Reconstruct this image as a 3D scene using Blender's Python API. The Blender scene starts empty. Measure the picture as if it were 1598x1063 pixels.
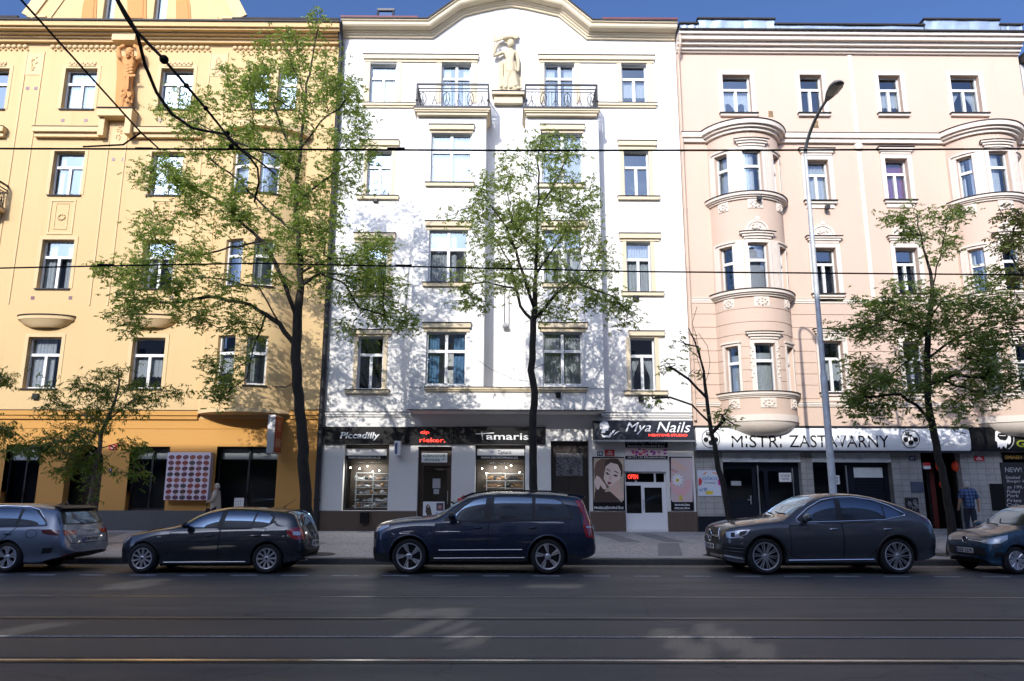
import bpy, bmesh, math, random
from mathutils import Vector, Matrix, noise
from math import sin, cos, pi, radians, sqrt, atan, atan2, tan, asin, acos
R = random.Random(11)
scene = bpy.context.scene
COL = scene.collection
V = Vector
# ---------------------------------------------------------------- camera
FPX, CX, CY = 1160.0, 799.0, 531.5
CAMH = 1.7
PITCH = atan((770 - CY) / FPX)
ROLL, YAW = radians(0.16), radians(0.4)
_f = V((sin(YAW) * cos(PITCH), cos(YAW) * cos(PITCH), sin(PITCH)))
_r = V((cos(YAW), -sin(YAW), 0))
_u = _r.cross(_f)
CR = _r * cos(ROLL) + _u * sin(ROLL)
CU = _u * cos(ROLL) - _r * sin(ROLL)
CP = V((0, 0, CAMH))

def ray(px, py):
    return _f * FPX + CR * (px - CX) - CU * (py - CY)

def P(px, py, Y):                       # photo point -> point on the vertical plane y = Y
    d = ray(px, py)
    return CP + d * (Y / d.y)

def G(px, py, z=0.0):                   # photo point -> point on the level plane at height z
    d = ray(px, py)
    return CP + d * ((z - CAMH) / d.z)

def rect(l, t, r, b, Y):                # photo rectangle -> (x0, x1, z0, z1) on plane Y
    my, mx = (t + b) / 2, (l + r) / 2
    return P(l, my, Y).x, P(r, my, Y).x, P(mx, b, Y).z, P(mx, t, Y).z

cam = bpy.data.objects.new('camera', bpy.data.cameras.new('camera'))
COL.objects.link(cam)
cam.data.sensor_width = 36
cam.data.lens = 36 * FPX / 1598
cam.data.clip_start, cam.data.clip_end = 0.05, 3000
m3 = Matrix((CR, CU, -_f)).transposed()
cam.matrix_world = Matrix.Translation(CP) @ m3.to_4x4()
scene.camera = cam

# ---------------------------------------------------------------- light
SUN_EL, SUN_AZ = radians(26.5), radians(18)      # azimuth: to the left of straight behind the camera
world = bpy.data.worlds.new('World')
scene.world = world
world.use_nodes = True
nt = world.node_tree
for n in list(nt.nodes):
    nt.nodes.remove(n)
sky = nt.nodes.new('ShaderNodeTexSky')
sky.sky_type = 'NISHITA'
sky.sun_disc = False
sky.sun_elevation = SUN_EL
sun_dir = V((-sin(SUN_AZ) * cos(SUN_EL), -cos(SUN_AZ) * cos(SUN_EL), sin(SUN_EL)))
sky.sun_rotation = atan2(sun_dir.x, sun_dir.y)
sky.altitude = 1500
sky.air_density = 0.5
sky.dust_density = 10.0
sky.ozone_density = 7.0
bg = nt.nodes.new('ShaderNodeBackground')
bg.inputs['Strength'].default_value = 0.15
wo = nt.nodes.new('ShaderNodeOutputWorld')
nt.links.new(sky.outputs[0], bg.inputs[0])
nt.links.new(bg.outputs[0], wo.inputs[0])
sl = bpy.data.lights.new('sun', 'SUN')
sl.energy = 2.05
sl.angle = radians(0.42)
sl.color = (1.0, 0.955, 0.89)
so = bpy.data.objects.new('sun', sl)
COL.objects.link(so)
so.rotation_euler = sun_dir.to_track_quat('Z', 'Y').to_euler()
so.location = (0, -30, 60)
scene.view_settings.view_transform = 'Standard'
scene.view_settings.look = 'None'
scene.view_settings.exposure = 1.12
scene.view_settings.gamma = 1
cy = scene.cycles
cy.max_bounces = 8
cy.diffuse_bounces = 4
cy.glossy_bounces = 4
cy.transparent_max_bounces = 12
cy.caustics_reflective = False
cy.caustics_refractive = False
cy.sample_clamp_indirect = 6
cy.use_denoising = True

# ---------------------------------------------------------------- materials
MATS = {}

def _new(name):
    m = bpy.data.materials.new(name)
    m.use_nodes = True
    t = m.node_tree
    b = t.nodes['Principled BSDF']
    MATS[name] = m
    return m, t, b

def _noise(t, scale, detail=4, rough=0.6, vec=None):
    n = t.nodes.new('ShaderNodeTexNoise')
    n.inputs['Scale'].default_value = scale
    n.inputs['Detail'].default_value = detail
    n.inputs['Roughness'].default_value = rough
    if vec is not None:
        t.links.new(vec, n.inputs['Vector'])
    return n.outputs['Fac']

def _ramp(t, fac, stops):
    r = t.nodes.new('ShaderNodeValToRGB')
    e = r.color_ramp.elements
    while len(e) < len(stops):
        e.new(0.5)
    for q, (p, c) in zip(e, stops):
        q.position = p
        q.color = (c, c, c, 1) if not isinstance(c, tuple) else (*c[:3], 1)
    t.links.new(fac, r.inputs[0])
    return r.outputs[0]

def _mix(t, a, b, fac, mode='MIX'):
    m = t.nodes.new('ShaderNodeMix')
    m.data_type = 'RGBA'
    m.blend_type = mode
    for s, v in ((6, a), (7, b), (0, fac)):
        if hasattr(v, 'links') or hasattr(v, 'is_linked'):
            t.links.new(v, m.inputs[s])
        elif s == 0:
            m.inputs[0].default_value = v
        else:
            m.inputs[s].default_value = (*v[:3], 1)
    return m.outputs[2]

def _bump(t, b, fac, strength, dist=0.01):
    n = t.nodes.new('ShaderNodeBump')
    n.inputs['Strength'].default_value = strength
    n.inputs['Distance'].default_value = dist
    t.links.new(fac, n.inputs['Height'])
    t.links.new(n.outputs[0], b.inputs['Normal'])

def _pos(t, scale=(1, 1, 1)):
    g = t.nodes.new('ShaderNodeNewGeometry')
    m = t.nodes.new('ShaderNodeMapping')
    m.inputs['Scale'].default_value = scale
    t.links.new(g.outputs['Position'], m.inputs[0])
    return m.outputs[0]

def mat(name, col, rough=0.6, metal=0.0, var=0.0, vscale=3.0, bump=0.0, bscale=60.0, coat=0.0, spec=0.5, emit=0.0):
    if name in MATS:
        return MATS[name]
    m, t, b = _new(name)
    b.inputs['Roughness'].default_value = rough
    b.inputs['Metallic'].default_value = metal
    b.inputs['Coat Weight'].default_value = coat
    b.inputs['Coat Roughness'].default_value = 0.03
    b.inputs['Specular IOR Level'].default_value = spec
    b.inputs['Base Color'].default_value = (*col, 1)
    if emit:
        b.inputs['Emission Color'].default_value = (*col, 1)
        b.inputs['Emission Strength'].default_value = emit
    if var:
        f = _noise(t, vscale, 6, 0.65, _pos(t))
        lo = tuple(c * (1 - var) for c in col)
        hi = tuple(min(1, c * (1 + var)) for c in col)
        t.links.new(_ramp(t, f, [(0.3, lo), (0.7, hi)]), b.inputs['Base Color'])
    if bump:
        _bump(t, b, _noise(t, bscale, 3, 0.6, _pos(t)), bump, 0.01)
    return m

def stucco(name, col, dirt=0.12, low=(0.55, 0.45, 0.36), streak=1.0):
    """painted render: slight patchiness, rain streaks, fine grain"""
    m, t, b = _new(name)
    b.inputs['Roughness'].default_value = 0.9
    b.inputs['Specular IOR Level'].default_value = 0.2
    big = _noise(t, 0.35, 4, 0.6, _pos(t))
    c1 = _ramp(t, big, [(0.3, tuple(c * 0.955 for c in col)), (0.7, col)])
    st = _noise(t, 1.0, 5, 0.7, _pos(t, (2.6, 2.6, 0.16)))
    msk = _ramp(t, st, [(0.54, 0.0), (0.8, dirt * streak)])
    c2 = _mix(t, c1, tuple(c * l for c, l in zip(col, low)), msk)
    sp = _noise(t, 7.0, 3, 0.5, _pos(t))
    c3 = _mix(t, c2, tuple(c * 0.9 for c in col), _ramp(t, sp, [(0.55, 0.0), (0.75, 0.4)]))
    t.links.new(c3, b.inputs['Base Color'])
    _bump(t, b, _noise(t, 90, 4, 0.7, _pos(t)), 0.25, 0.004)
    return m

def glass(name, refl=2.2, base=0.06, tint=(0.86, 0.9, 0.92)):
    m, t, b = _new(name)
    t.nodes.remove(b)
    tr = t.nodes.new('ShaderNodeBsdfTransparent')
    tr.inputs[0].default_value = (*tint, 1)
    gl = t.nodes.new('ShaderNodeBsdfGlossy')
    gl.inputs['Roughness'].default_value = 0.015
    gl.inputs[0].default_value = (.72, .86, 1, 1)  # sky blue put into the colour of the pane reflections
    fr = t.nodes.new('ShaderNodeFresnel')
    fr.inputs[0].default_value = 1.5
    mu = t.nodes.new('ShaderNodeMath')
    mu.operation = 'MULTIPLY_ADD'
    mu.use_clamp = True
    mu.inputs[1].default_value = refl
    mu.inputs[2].default_value = base
    t.links.new(fr.outputs[0], mu.inputs[0])
    # old panes are never quite flat
    bp = t.nodes.new('ShaderNodeBump')
    bp.inputs['Strength'].default_value = 0.05
    bp.inputs['Distance'].default_value = 0.02
    t.links.new(_noise(t, 1.7, 1, 0.4, _pos(t)), bp.inputs['Height'])
    t.links.new(bp.outputs[0], gl.inputs['Normal'])
    mx = t.nodes.new('ShaderNodeMixShader')
    t.links.new(mu.outputs[0], mx.inputs[0])
    t.links.new(tr.outputs[0], mx.inputs[1])
    t.links.new(gl.outputs[0], mx.inputs[2])
    t.links.new(mx.outputs[0], t.nodes['Material Output'].inputs[0])
    return m

# ---------------------------------------------------------------- mesh builder
class MB:
    def __init__(s):
        s.v, s.f, s.m = [], [], []

    def vert(s, p):
        s.v.append(tuple(p))
        return len(s.v) - 1

    def poly(s, pts, mi=0):
        k = len(s.v)
        s.v.extend(tuple(p) for p in pts)
        s.f.append(tuple(range(k, k + len(pts))))
        s.m.append(mi)

    def grid(s, rows, mi=0, closed=False):
        """rows: list of equal-length point lists"""
        k = len(s.v)
        n = len(rows[0])
        for r in rows:
            s.v.extend(tuple(p) for p in r)
        for i in range(len(rows) - 1):
            for j in range(n if closed else n - 1):
                a, b = k + i * n + j, k + i * n + (j + 1) % n
                s.f.append((a, b, b + n, a + n))
                s.m.append(mi)

    def box(s, x0, x1, y0, y1, z0, z1, mi=0):
        p = [V((x, y, z)) for x in (x0, x1) for y in (y0, y1) for z in (z0, z1)]
        k = len(s.v)
        s.v.extend(tuple(q) for q in p)
        for q in ((0, 1, 3, 2), (4, 6, 7, 5), (0, 4, 5, 1), (2, 3, 7, 6), (0, 2, 6, 4), (1, 5, 7, 3)):
            s.f.append(tuple(k + i for i in q))
            s.m.append(mi)

    def bar(s, a, b, w, h=None, mi=0, up=V((0, 0, 1))):
        """square bar from a to b"""
        a, b = V(a), V(b)
        h = w if h is None else h
        d = (b - a).normalized()
        if abs(d.dot(up)) > 0.99:
            up = V((0, 1, 0))
        e1 = d.cross(up).normalized() * w / 2
        e2 = d.cross(e1).normalized() * h / 2
        r = [[c + e1 + e2, c - e1 + e2, c - e1 - e2, c + e1 - e2] for c in (a, b)]
        s.grid(r, mi, True)
        s.poly(r[0], mi)
        s.poly(r[1][::-1], mi)

    def tube(s, pts, rad, n=8, mi=0, caps=True):
        pts = [V(p) for p in pts]
        if not hasattr(rad, '__len__'):
            rad = [rad] * len(pts)
        rows = []
        ref = None
        for i, p in enumerate(pts):
            d = (pts[min(i + 1, len(pts) - 1)] - pts[max(i - 1, 0)])
            if d.length < 1e-9:
                d = V((0, 0, 1))
            d.normalize()
            if ref is None:
                ref = d.orthogonal().normalized()
            ref = (ref - d * ref.dot(d))
            ref = ref.normalized() if ref.length > 1e-6 else d.orthogonal().normalized()
            e = d.cross(ref)
            rows.append([p + (ref * cos(2 * pi * j / n) + e * sin(2 * pi * j / n)) * rad[i] for j in range(n)])
        s.grid(rows, mi, True)
        if caps:
            s.poly(rows[0][::-1], mi)
            s.poly(rows[-1], mi)

    def lathe(s, prof, c, axis='Z', n=24, mi=0):
        """prof: (radius, height) pairs, turned about an axis through c"""
        c = V(c)
        rows = []
        for r, h in prof:
            row = []
            for j in range(n):
                a = 2 * pi * j / n
                q = {'Z': V((r * cos(a), r * sin(a), h)), 'Y': V((r * cos(a), h, r * sin(a))), 'X': V((h, r * cos(a), r * sin(a)))}[axis]
                row.append(c + q)
            rows.append(row)
        s.grid(rows, mi, True)

    def ball(s, c, r, n=8, mi=0, sc=(1, 1, 1)):
        rows = []
        for i in range(n + 1):
            a = -pi / 2 + pi * i / n
            rows.append([V(c) + V((r * sc[0] * cos(a) * cos(b), r * sc[1] * cos(a) * sin(b), r * sc[2] * sin(a)))
                         for b in (2 * pi * j / (2 * n) for j in range(2 * n))])
        s.grid(rows, mi, True)

    def extrude(s, poly, y0, y1, mi=0):
        """polygon in x,z pulled from y0 to y1 (any outline)"""
        a = [V((x, y0, z)) for x, z in poly]
        b = [V((x, y1, z)) for x, z in poly]
        s.poly(a, mi)
        s.poly(b[::-1], mi)
        s.grid([a, b], mi, True)

    def build(s, name, mats, parent=None, smooth=None, local=False):
        me = bpy.data.meshes.new(name)
        off = V((0, 0, 0))
        if parent is not None and not local:
            q = parent
            while q is not None:
                off += q.location
                q = q.parent
        me.from_pydata([tuple(V(p) - off) for p in s.v], [], s.f)
        if not isinstance(mats, (list, tuple)):
            mats = [mats]
        for m in mats:
            me.materials.append(m)
        if any(s.m):
            me.polygons.foreach_set('material_index', s.m)
        bm = bmesh.new()
        bm.from_mesh(me)
        bmesh.ops.remove_doubles(bm, verts=bm.verts, dist=1e-5)
        bmesh.ops.recalc_face_normals(bm, faces=bm.faces)
        bm.to_mesh(me)
        bm.free()
        if smooth is not None:
            me.polygons.foreach_set('use_smooth', [True] * len(me.polygons))
            me.set_sharp_from_angle(angle=radians(smooth))
        me.update()
        o = bpy.data.objects.new(name, me)
        COL.objects.link(o)
        if parent is not None:
            o.parent = parent
        return o

def tag(o, label=None, cat=None, group=None, kind=None):
    for k, v in (('label', label), ('category', cat), ('group', group), ('kind', kind)):
        if v:
            o[k] = v
    return o

def thing(name, label, cat, loc=(0, 0, 0), group=None):
    o = bpy.data.objects.new(name, None)
    COL.objects.link(o)
    o.location = loc
    o.empty_display_size = 0.2
    return tag(o, label, cat, group)

def struct(name, mb, m, **k):
    return tag(mb.build(name, m, None, **k), kind='structure')

# lettering -> mesh, fitted into x0..x1, z0..z1 on the plane y (front towards the camera)
def letters(name, body, box, y, m, parent=None, bold=0.0, shear=0.0, thick=0.008, fx=None, spacing=1.0):
    cu = bpy.data.curves.new('t', 'FONT')
    cu.body = body
    cu.size = 1.0
    cu.offset = bold
    cu.shear = shear
    cu.space_character = spacing
    cu.align_x = 'CENTER' if '\n' in body else 'LEFT'
    cu.resolution_u = 3
    o = bpy.data.objects.new('t', cu)
    COL.objects.link(o)
    dg = bpy.context.evaluated_depsgraph_get()
    me = bpy.data.meshes.new_from_object(o.evaluated_get(dg))
    bpy.data.objects.remove(o)
    vs = [v.co.copy() for v in me.vertices]
    fs = [tuple(p.vertices) for p in me.polygons]
    bpy.data.meshes.remove(me)
    if not vs:
        return None
    ax, bx = min(v.x for v in vs), max(v.x for v in vs)
    az, bz = min(v.y for v in vs), max(v.y for v in vs)
    x0, x1, z0, z1 = box
    q = MB()
    f = fx or (lambda x, z, d: V((x, y - d, z)))
    k = 0
    for v in vs:
        q.vert(f(x0 + (v.x - ax) / (bx - ax + 1e-9) * (x1 - x0), z0 + (v.y - az) / (bz - az + 1e-9) * (z1 - z0), thick))
    for p in fs:
        q.f.append(p)
        q.m.append(0)
    # rim so that the letters have depth
    cnt = {}
    for p in fs:
        for i in range(len(p)):
            a, b = p[i], p[(i + 1) % len(p)]
            cnt.setdefault((min(a, b), max(a, b)), []).append((a, b))
    for e, l in cnt.items():
        if len(l) == 1:
            a, b = l[0]
            pa, pb = V(q.v[a]), V(q.v[b])
            q.poly([pa, pb, pb + (f(x0, z0, 0) - f(x0, z0, thick)), pa + (f(x0, z0, 0) - f(x0, z0, thick))])
    return q.build(name, m, parent)

# facade coordinates: u along the wall, z up, d into the wall
def flat(Y):
    return lambda u, z, d=0.0: V((u, Y + d, z))

def bowf(xc, a, b, Yw):
    rr = (a * a + b * b) / (2 * b)
    yc = Yw - b + rr
    g = lambda u, z, d=0.0: V((xc + (rr - d) * sin(u / rr), yc - (rr - d) * cos(u / rr), z))
    g.R = rr
    g.um = rr * (asin(a / rr) if b <= a else pi - asin(a / rr))
    return g

def useg(u0, u1, f):
    n = max(1, int(abs(u1 - u0) / 0.12)) if hasattr(f, 'R') else 1
    return [u0 + (u1 - u0) * i / n for i in range(n + 1)]

def fbox(mb, f, u0, u1, z0, z1, d0, d1, mi=0):
    us = useg(u0, u1, f)
    ring = [[f(u, z0, d0), f(u, z1, d0), f(u, z1, d1), f(u, z0, d1)] for u in us]
    mb.grid(ring, mi, True)
    mb.poly(ring[0], mi)
    mb.poly(ring[-1][::-1], mi)

def wall(mb, f, u0, u1, z0, z1, holes, depth, mi=0, mr=None):
    us = set([u0, u1])
    zs = set([z0, z1])
    for h in holes:
        us.update((h[0], h[1]))
        zs.update((h[2], h[3]))
    us = sorted(u for u in us if u0 - 1e-6 <= u <= u1 + 1e-6)
    zs = sorted(z for z in zs if z0 - 1e-6 <= z <= z1 + 1e-6)
    full = []
    for a, b in zip(us, us[1:]):
        full += useg(a, b, f)[:-1]
    full.append(us[-1])
    for a, b in zip(full, full[1:]):
        for c, d in zip(zs, zs[1:]):
            mu, mz = (a + b) / 2, (c + d) / 2
            if any(h[0] < mu < h[1] and h[2] < mz < h[3] for h in holes):
                continue
            mb.poly([f(a, c), f(b, c), f(b, d), f(a, d)], mi)
    for h in holes:
        dd = h[4] if len(h) > 4 else depth
        r = mi if mr is None else mr
        for u in h[:2]:
            mb.poly([f(u, h[2]), f(u, h[3]), f(u, h[3], dd), f(u, h[2], dd)], r)
        for z in h[2:4]:
            q = useg(h[0], h[1], f)
            mb.grid([[f(u, z) for u in q], [f(u, z, dd) for u in q]], r)

def sweep(mb, path, prof, Y, mi=0):
    """prof: closed loop of (out, up) offsets swept along an x,z path on the wall plane Y"""
    n = len(path)
    rows = []
    for i, (x, z) in enumerate(path):
        d0 = V((path[i][0] - path[i - 1][0], path[i][1] - path[i - 1][1])).normalized() if i else None
        d1 = V((path[i + 1][0] - x, path[i + 1][1] - z)).normalized() if i < n - 1 else None
        d = ((d0 or d1) + (d1 or d0)).normalized()
        nn = V((-d.y, d.x))
        k = 1.0 / max(0.3, nn.dot(V((-(d0 or d1).y, (d0 or d1).x))))
        rows.append([V((x + nn.x * up * k, Y - out, z + nn.y * up * k)) for out, up in prof])
    mb.grid(rows, mi, True)
    mb.poly(rows[0], mi)
    mb.poly(rows[-1][::-1], mi)

def inter(pts):
    """smooth monotone curve through points"""
    xs = [p[0] for p in pts]
    ys = [p[1] for p in pts]
    n = len(xs)
    d = [(ys[i + 1] - ys[i]) / (xs[i + 1] - xs[i]) for i in range(n - 1)]
    m = [d[0]] + [0 if d[i - 1] * d[i] <= 0 else 2 * d[i - 1] * d[i] / (d[i - 1] + d[i]) for i in range(1, n - 1)] + [d[-1]]
    def g(x):
        if x <= xs[0]:
            return ys[0]
        if x >= xs[-1]:
            return ys[-1]
        i = 0
        while x > xs[i + 1]:
            i += 1
        h = xs[i + 1] - xs[i]
        t = (x - xs[i]) / h
        return ((2 * t**3 - 3 * t**2 + 1) * ys[i] + (t**3 - 2 * t**2 + t) * h * m[i] + (-2 * t**3 + 3 * t**2) * ys[i + 1] + (t**3 - t**2) * h * m[i + 1])
    return g

def skin(name, nodes, edges, m, parent, sub=2, local=False, sep=False):
    """one continuous body grown over a joint skeleton; nodes: name -> (xyz, radius)"""
    me = bpy.data.meshes.new(name)
    ks = list(nodes)
    off = V((0, 0, 0))
    if parent is not None and not local:
        off = parent.location
    me.from_pydata([tuple(V(nodes[k][0]) - off) for k in ks], [(ks.index(a), ks.index(b)) for a, b in edges], [])
    o = bpy.data.objects.new(name, me)
    COL.objects.link(o)
    md = o.modifiers.new('s', 'SKIN')
    md.use_smooth_shade = True
    for i, k in enumerate(ks):
        r = nodes[k][1]
        r = (r, r) if not hasattr(r, '__len__') else r
        me.skin_vertices[0].data[i].radius = r
        me.skin_vertices[0].data[i].use_root = (i == 0)
    if sub:
        o.modifiers.new('u', 'SUBSURF').levels = sub
        o.modifiers['u'].render_levels = sub
    dg = bpy.context.evaluated_depsgraph_get()
    nm = bpy.data.meshes.new_from_object(o.evaluated_get(dg))
    bpy.data.objects.remove(o)
    nm.name = name
    nm.materials.clear()
    nm.materials.append(m)
    nm.polygons.foreach_set('use_smooth', [True] * len(nm.polygons))
    q = bpy.data.objects.new(name, nm)
    COL.objects.link(q)
    q.parent = parent
    return q
# ================================================================ materials in use
M_white = stucco('white_render', (0.745, 0.73, 0.705), 0.10, (0.8, 0.77, 0.72))
M_cream = stucco('cream_trim', (0.66, 0.555, 0.39), 0.2, (0.6, 0.52, 0.45))
M_yel = stucco('yellow_render', (0.61, 0.435, 0.222), 0.28, (0.82, 0.68, 0.5))
M_yel2 = stucco('yellow_trim', (0.64, 0.475, 0.265), 0.25, (0.8, 0.66, 0.5))
M_ora = stucco('orange_render', (0.55, 0.29, 0.085), 0.2, (0.8, 0.7, 0.6))
M_figo = stucco('orange_relief', (0.54, 0.27, 0.10), 0.3, (0.75, 0.62, 0.5))
M_pink = stucco('pink_render', (0.59, 0.445, 0.35), 0.2, (0.86, 0.8, 0.74))
M_ptrim = stucco('pink_trim', (0.69, 0.605, 0.52), 0.3, (0.72, 0.66, 0.6))
M_stone = stucco('relief_stone', (0.58, 0.49, 0.33), 0.4, (0.6, 0.5, 0.42))
M_plinth_b = stucco('brown_plinth', (0.13, 0.095, 0.075), 0.4)
M_plinth_g = stucco('grey_plinth', (0.115, 0.115, 0.12), 0.4)
M_frame = mat('white_frame', (0.68, 0.68, 0.67), 0.45)
M_dark = mat('dark_metal', (0.03, 0.03, 0.034), 0.45, 0.3)
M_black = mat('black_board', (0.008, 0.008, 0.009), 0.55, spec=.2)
M_iron = mat('wrought_iron', (0.02, 0.02, 0.024), 0.5, 0.4)
M_sheet = mat('sheet_metal', (0.030, 0.024, 0.022), 0.6, 0.0, var=0.3, spec=.25)
M_redroof = mat('red_roof_metal', (0.13, 0.02, 0.03), 0.6, 0.0, var=0.2)
M_zinc = mat('zinc_sheet', (0.42, 0.5, 0.6), 0.35, 0.6, var=0.25, vscale=0.8)
M_int = mat('dark_room', (0.035, 0.033, 0.032), 0.95)
M_intw = mat('warm_room', (0.085, 0.07, 0.06), 0.95, var=0.6, vscale=1.5)
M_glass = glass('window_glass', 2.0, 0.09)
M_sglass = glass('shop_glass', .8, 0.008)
M_curt = mat('white_net', (0.44, 0.46, 0.48), 0.9, var=0.15, vscale=14)
M_curtb = mat('blue_drape', (0.12, 0.25, 0.42), 0.9, var=0.2, vscale=9)
M_curtp = mat('purple_drape', (0.22, 0.09, 0.2), 0.9, var=0.3, vscale=6)
M_blind = mat('grey_blind', (0.36, 0.37, 0.40), 0.9)
M_tile_p = mat('purple_tile', (0.13, 0.05, 0.07), 0.4)
M_brown = mat('brown_joinery', (0.05, 0.028, 0.018), 0.5, var=0.3, vscale=5)
M_navy = mat('navy_joinery', (0.010, 0.013, 0.022), 0.5, spec=.2)
M_silver = mat('silver_metal', (0.55, 0.56, 0.58), 0.35, 0.8)
M_whitep = mat('white_paint', (0.78, 0.78, 0.79), 0.5)
M_red = mat('red_paint', (0.55, 0.03, 0.03), 0.5)
M_redlit = mat('red_neon', (1.0, 0.05, 0.03), 0.5, emit=0.9)
M_lamp = mat('spot_lamp', (1.0, 0.85, 0.6), 0.5, emit=30)

def strip(name, col, **k):
    return mat(name, col, **k)

# ================================================================ window kit
def wavy(mb, f, u0, u1, zt, zb, d, amp=0.02, per=0.11, scal=0.0, mi=0):
    n = max(6, int(abs(u1 - u0) / 0.025))
    top, bot = [], []
    for i in range(n + 1):
        u = u0 + (u1 - u0) * i / n
        dd = d + amp * sin(2 * pi * u / per + 2 * sin(u * 5))
        top.append(f(u, zt, dd))
        zz = zb(u) if callable(zb) else zb
        bot.append(f(u, zz + scal * abs(sin(pi * (u - u0) / 0.13)), dd))
    mb.grid([bot, top], mi)

def window(f, u0, u1, z0, z1, dep, style, curt, parent, fm=None, gm=None, ft=0.055, sash=0.035, name='window', cm=None):
    fm, gm = fm or M_frame, gm or M_glass
    d0, d1 = dep - 0.07, dep + 0.005
    mb = MB()
    fbox(mb, f, u0 - .01, u0 + ft, z0 - .01, z1 + .01, d0, d1)
    fbox(mb, f, u1 - ft, u1 + .01, z0 - .01, z1 + .01, d0, d1)
    fbox(mb, f, u0 + ft, u1 - ft, z0 - .01, z0 + ft * 1.2, d0 + .002, d1)
    fbox(mb, f, u0 + ft, u1 - ft, z1 - ft, z1 + .01, d0 + .002, d1)
    h = z1 - z0
    uc = (u0 + u1) / 2
    zt = z0 + h * {'T': 0.66, 'X': 0.64, 'I': 0.64, 'D': 0.70, 'P': 0.82}.get(style, 0.66)
    if style in 'TXID':
        fbox(mb, f, u0 + ft, u1 - ft, zt - .05, zt + .05, d0 - .015, d1)
    mt = zt - .05 if style == 'T' else z1 - ft
    if style in 'TXD':
        fbox(mb, f, uc - .05, uc + .05, z0 + ft, mt, d0 - .008, d1)
        if style in 'XD':
            pass
    w = mb.build(name, fm, parent)
    q = MB()
    dm = (d0 + d1) / 2 + .01
    for a, b in zip(useg(u0, u1, f), useg(u0, u1, f)[1:]):
        q.poly([f(a, z0, dm), f(b, z0, dm), f(b, z1, dm), f(a, z1, dm)])
    q.build('pane', gm, w)
    if curt:
        c = MB()
        dd = dep + 0.09
        a, b = u0 + .02, u1 - .02
        m = cm or M_curt
        if curt == 'full':
            wavy(c, f, a, b, z1, z0, dd)
        elif curt == 'sides':
            k = (b - a) * R.uniform(.22, .36)
            wavy(c, f, a, a + k, z1, z0, dd)
            wavy(c, f, b - k * R.uniform(.8, 1.1), b, z1, z0, dd)
        elif curt == 'left':
            wavy(c, f, a, a + (b - a) * .7, z1, z0, dd)
        elif curt == 'lace':
            wavy(c, f, a, b, zt - .03, lambda u: z0 + (zt - z0) * (.25 + .3 * abs(sin(pi * (u - u0) / (b - a) * 2))), dd, .012, .07)
            wavy(c, f, a, a + .16, zt, z0, dd + .03, .012, .07)
            wavy(c, f, b - .16, b, zt, z0, dd + .03, .012, .07)
        elif curt == 'low':
            wavy(c, f, a, b, zt - .12, z0, dd, .015, .08)
            wavy(c, f, a, b, z0 + (z1 - z0) * .82, zt, dd, .015, .08)
        elif curt == 'tie':
            k = (b - a) * .5
            for s, e in ((a, a + k), (b, b - k)):
                rows = []
                for i in range(9):
                    t = i / 8
                    wd = 1 - .72 * min(1, t * 1.5) + .1 * max(0, t - .66)
                    rows.append([f(s + (e - s) * wd * j / 10, zt + .1 - (zt - z0) * t, dd + .02 * sin(j * 2.2)) for j in range(11)])
                c.grid(rows)
        elif curt == 'blind':
            for a2, b2 in zip(useg(a, b, f), useg(a, b, f)[1:]):
                c.poly([f(a2, z0, dd), f(b2, z0, dd), f(b2, z1, dd), f(a2, z1, dd)])
            m = cm or M_blind
        elif curt == 'half':
            wavy(c, f, a, b, zt + .05, z0 + (zt - z0) * .35, dd, .012, .07, .05)
        c.build('curtain' if curt != 'blind' else 'blind', m, w, smooth=60)
    return w

def surround(mb, f, u0, u1, z0, z1, w, d=-.035, top=True, bottom=False, mi=0):
    fbox(mb, f, u0 - w, u0 - .001, z0, z1, d, .02, mi)
    fbox(mb, f, u1 + .001, u1 + w, z0, z1, d, .02, mi)
    if top:
        fbox(mb, f, u0 - w, u1 + w, z1 + .001, z1 + w, d - .002, .02, mi)
    if bottom:
        fbox(mb, f, u0 - w, u1 + w, z0 - w, z0 - .001, d - .002, .02, mi)

def ledge(parent, name, f, u0, u1, z, h, out, m, capm=None):
    """moulded ledge with a thin sheet-metal cap"""
    mb = MB()
    fbox(mb, f, u0, u1, z - h * .55, z, -out, .02)
    fbox(mb, f, u0 + .03, u1 - .03, z - h, z - h * .55 - .001, -out * .6, .02)
    o = mb.build(name, m, parent)
    c = MB()
    fbox(c, f, u0 - .015, u1 + .015, z + .002, z + .022, -out - .02, .02)
    c.build('sheet_cap', capm or M_sheet, o)
    return o

YW = 26.3

def zpx(y, Y=YW, x=800):
    return P(x, y, Y).z

# ================================================================ white building
XWL, XWR = -6.49, 6.58
Bd = thing('apartment_building', 'white apartment building with cream trim, twin iron balconies and a curved gable', 'building', (0, YW, 0.4))
f0, fb = flat(YW), flat(25.3)
H = []
def op(l, t, r, b, Y=YW, dep=None):
    u0, u1, z0, z1 = rect(l, t, r, b, Y)
    return (u0, u1, z0, z1) if dep is None else (u0, u1, z0, z1, dep)
wn_flat = [  # opening, style, curtain
    ((577, 99, 618, 160), 'T', 'full'), ((970.5, 100, 1009.5, 162), 'T', 'half'),
    ((689, 98.7, 735, 171), 'D', 'sides'), ((850, 98.7, 896.5, 171), 'D', 'sides'),
    ((573, 235, 610.5, 306), 'T', 'sides'), ((974, 235, 1013, 307), 'T', None),
    ((567.5, 379, 604, 456), 'T', 'half'), ((978, 377, 1016, 456), 'T', 'full'),
    ((558, 525, 597.5, 608), 'T', None), ((984, 527, 1022.5, 610), 'T', 'tie')]
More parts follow.
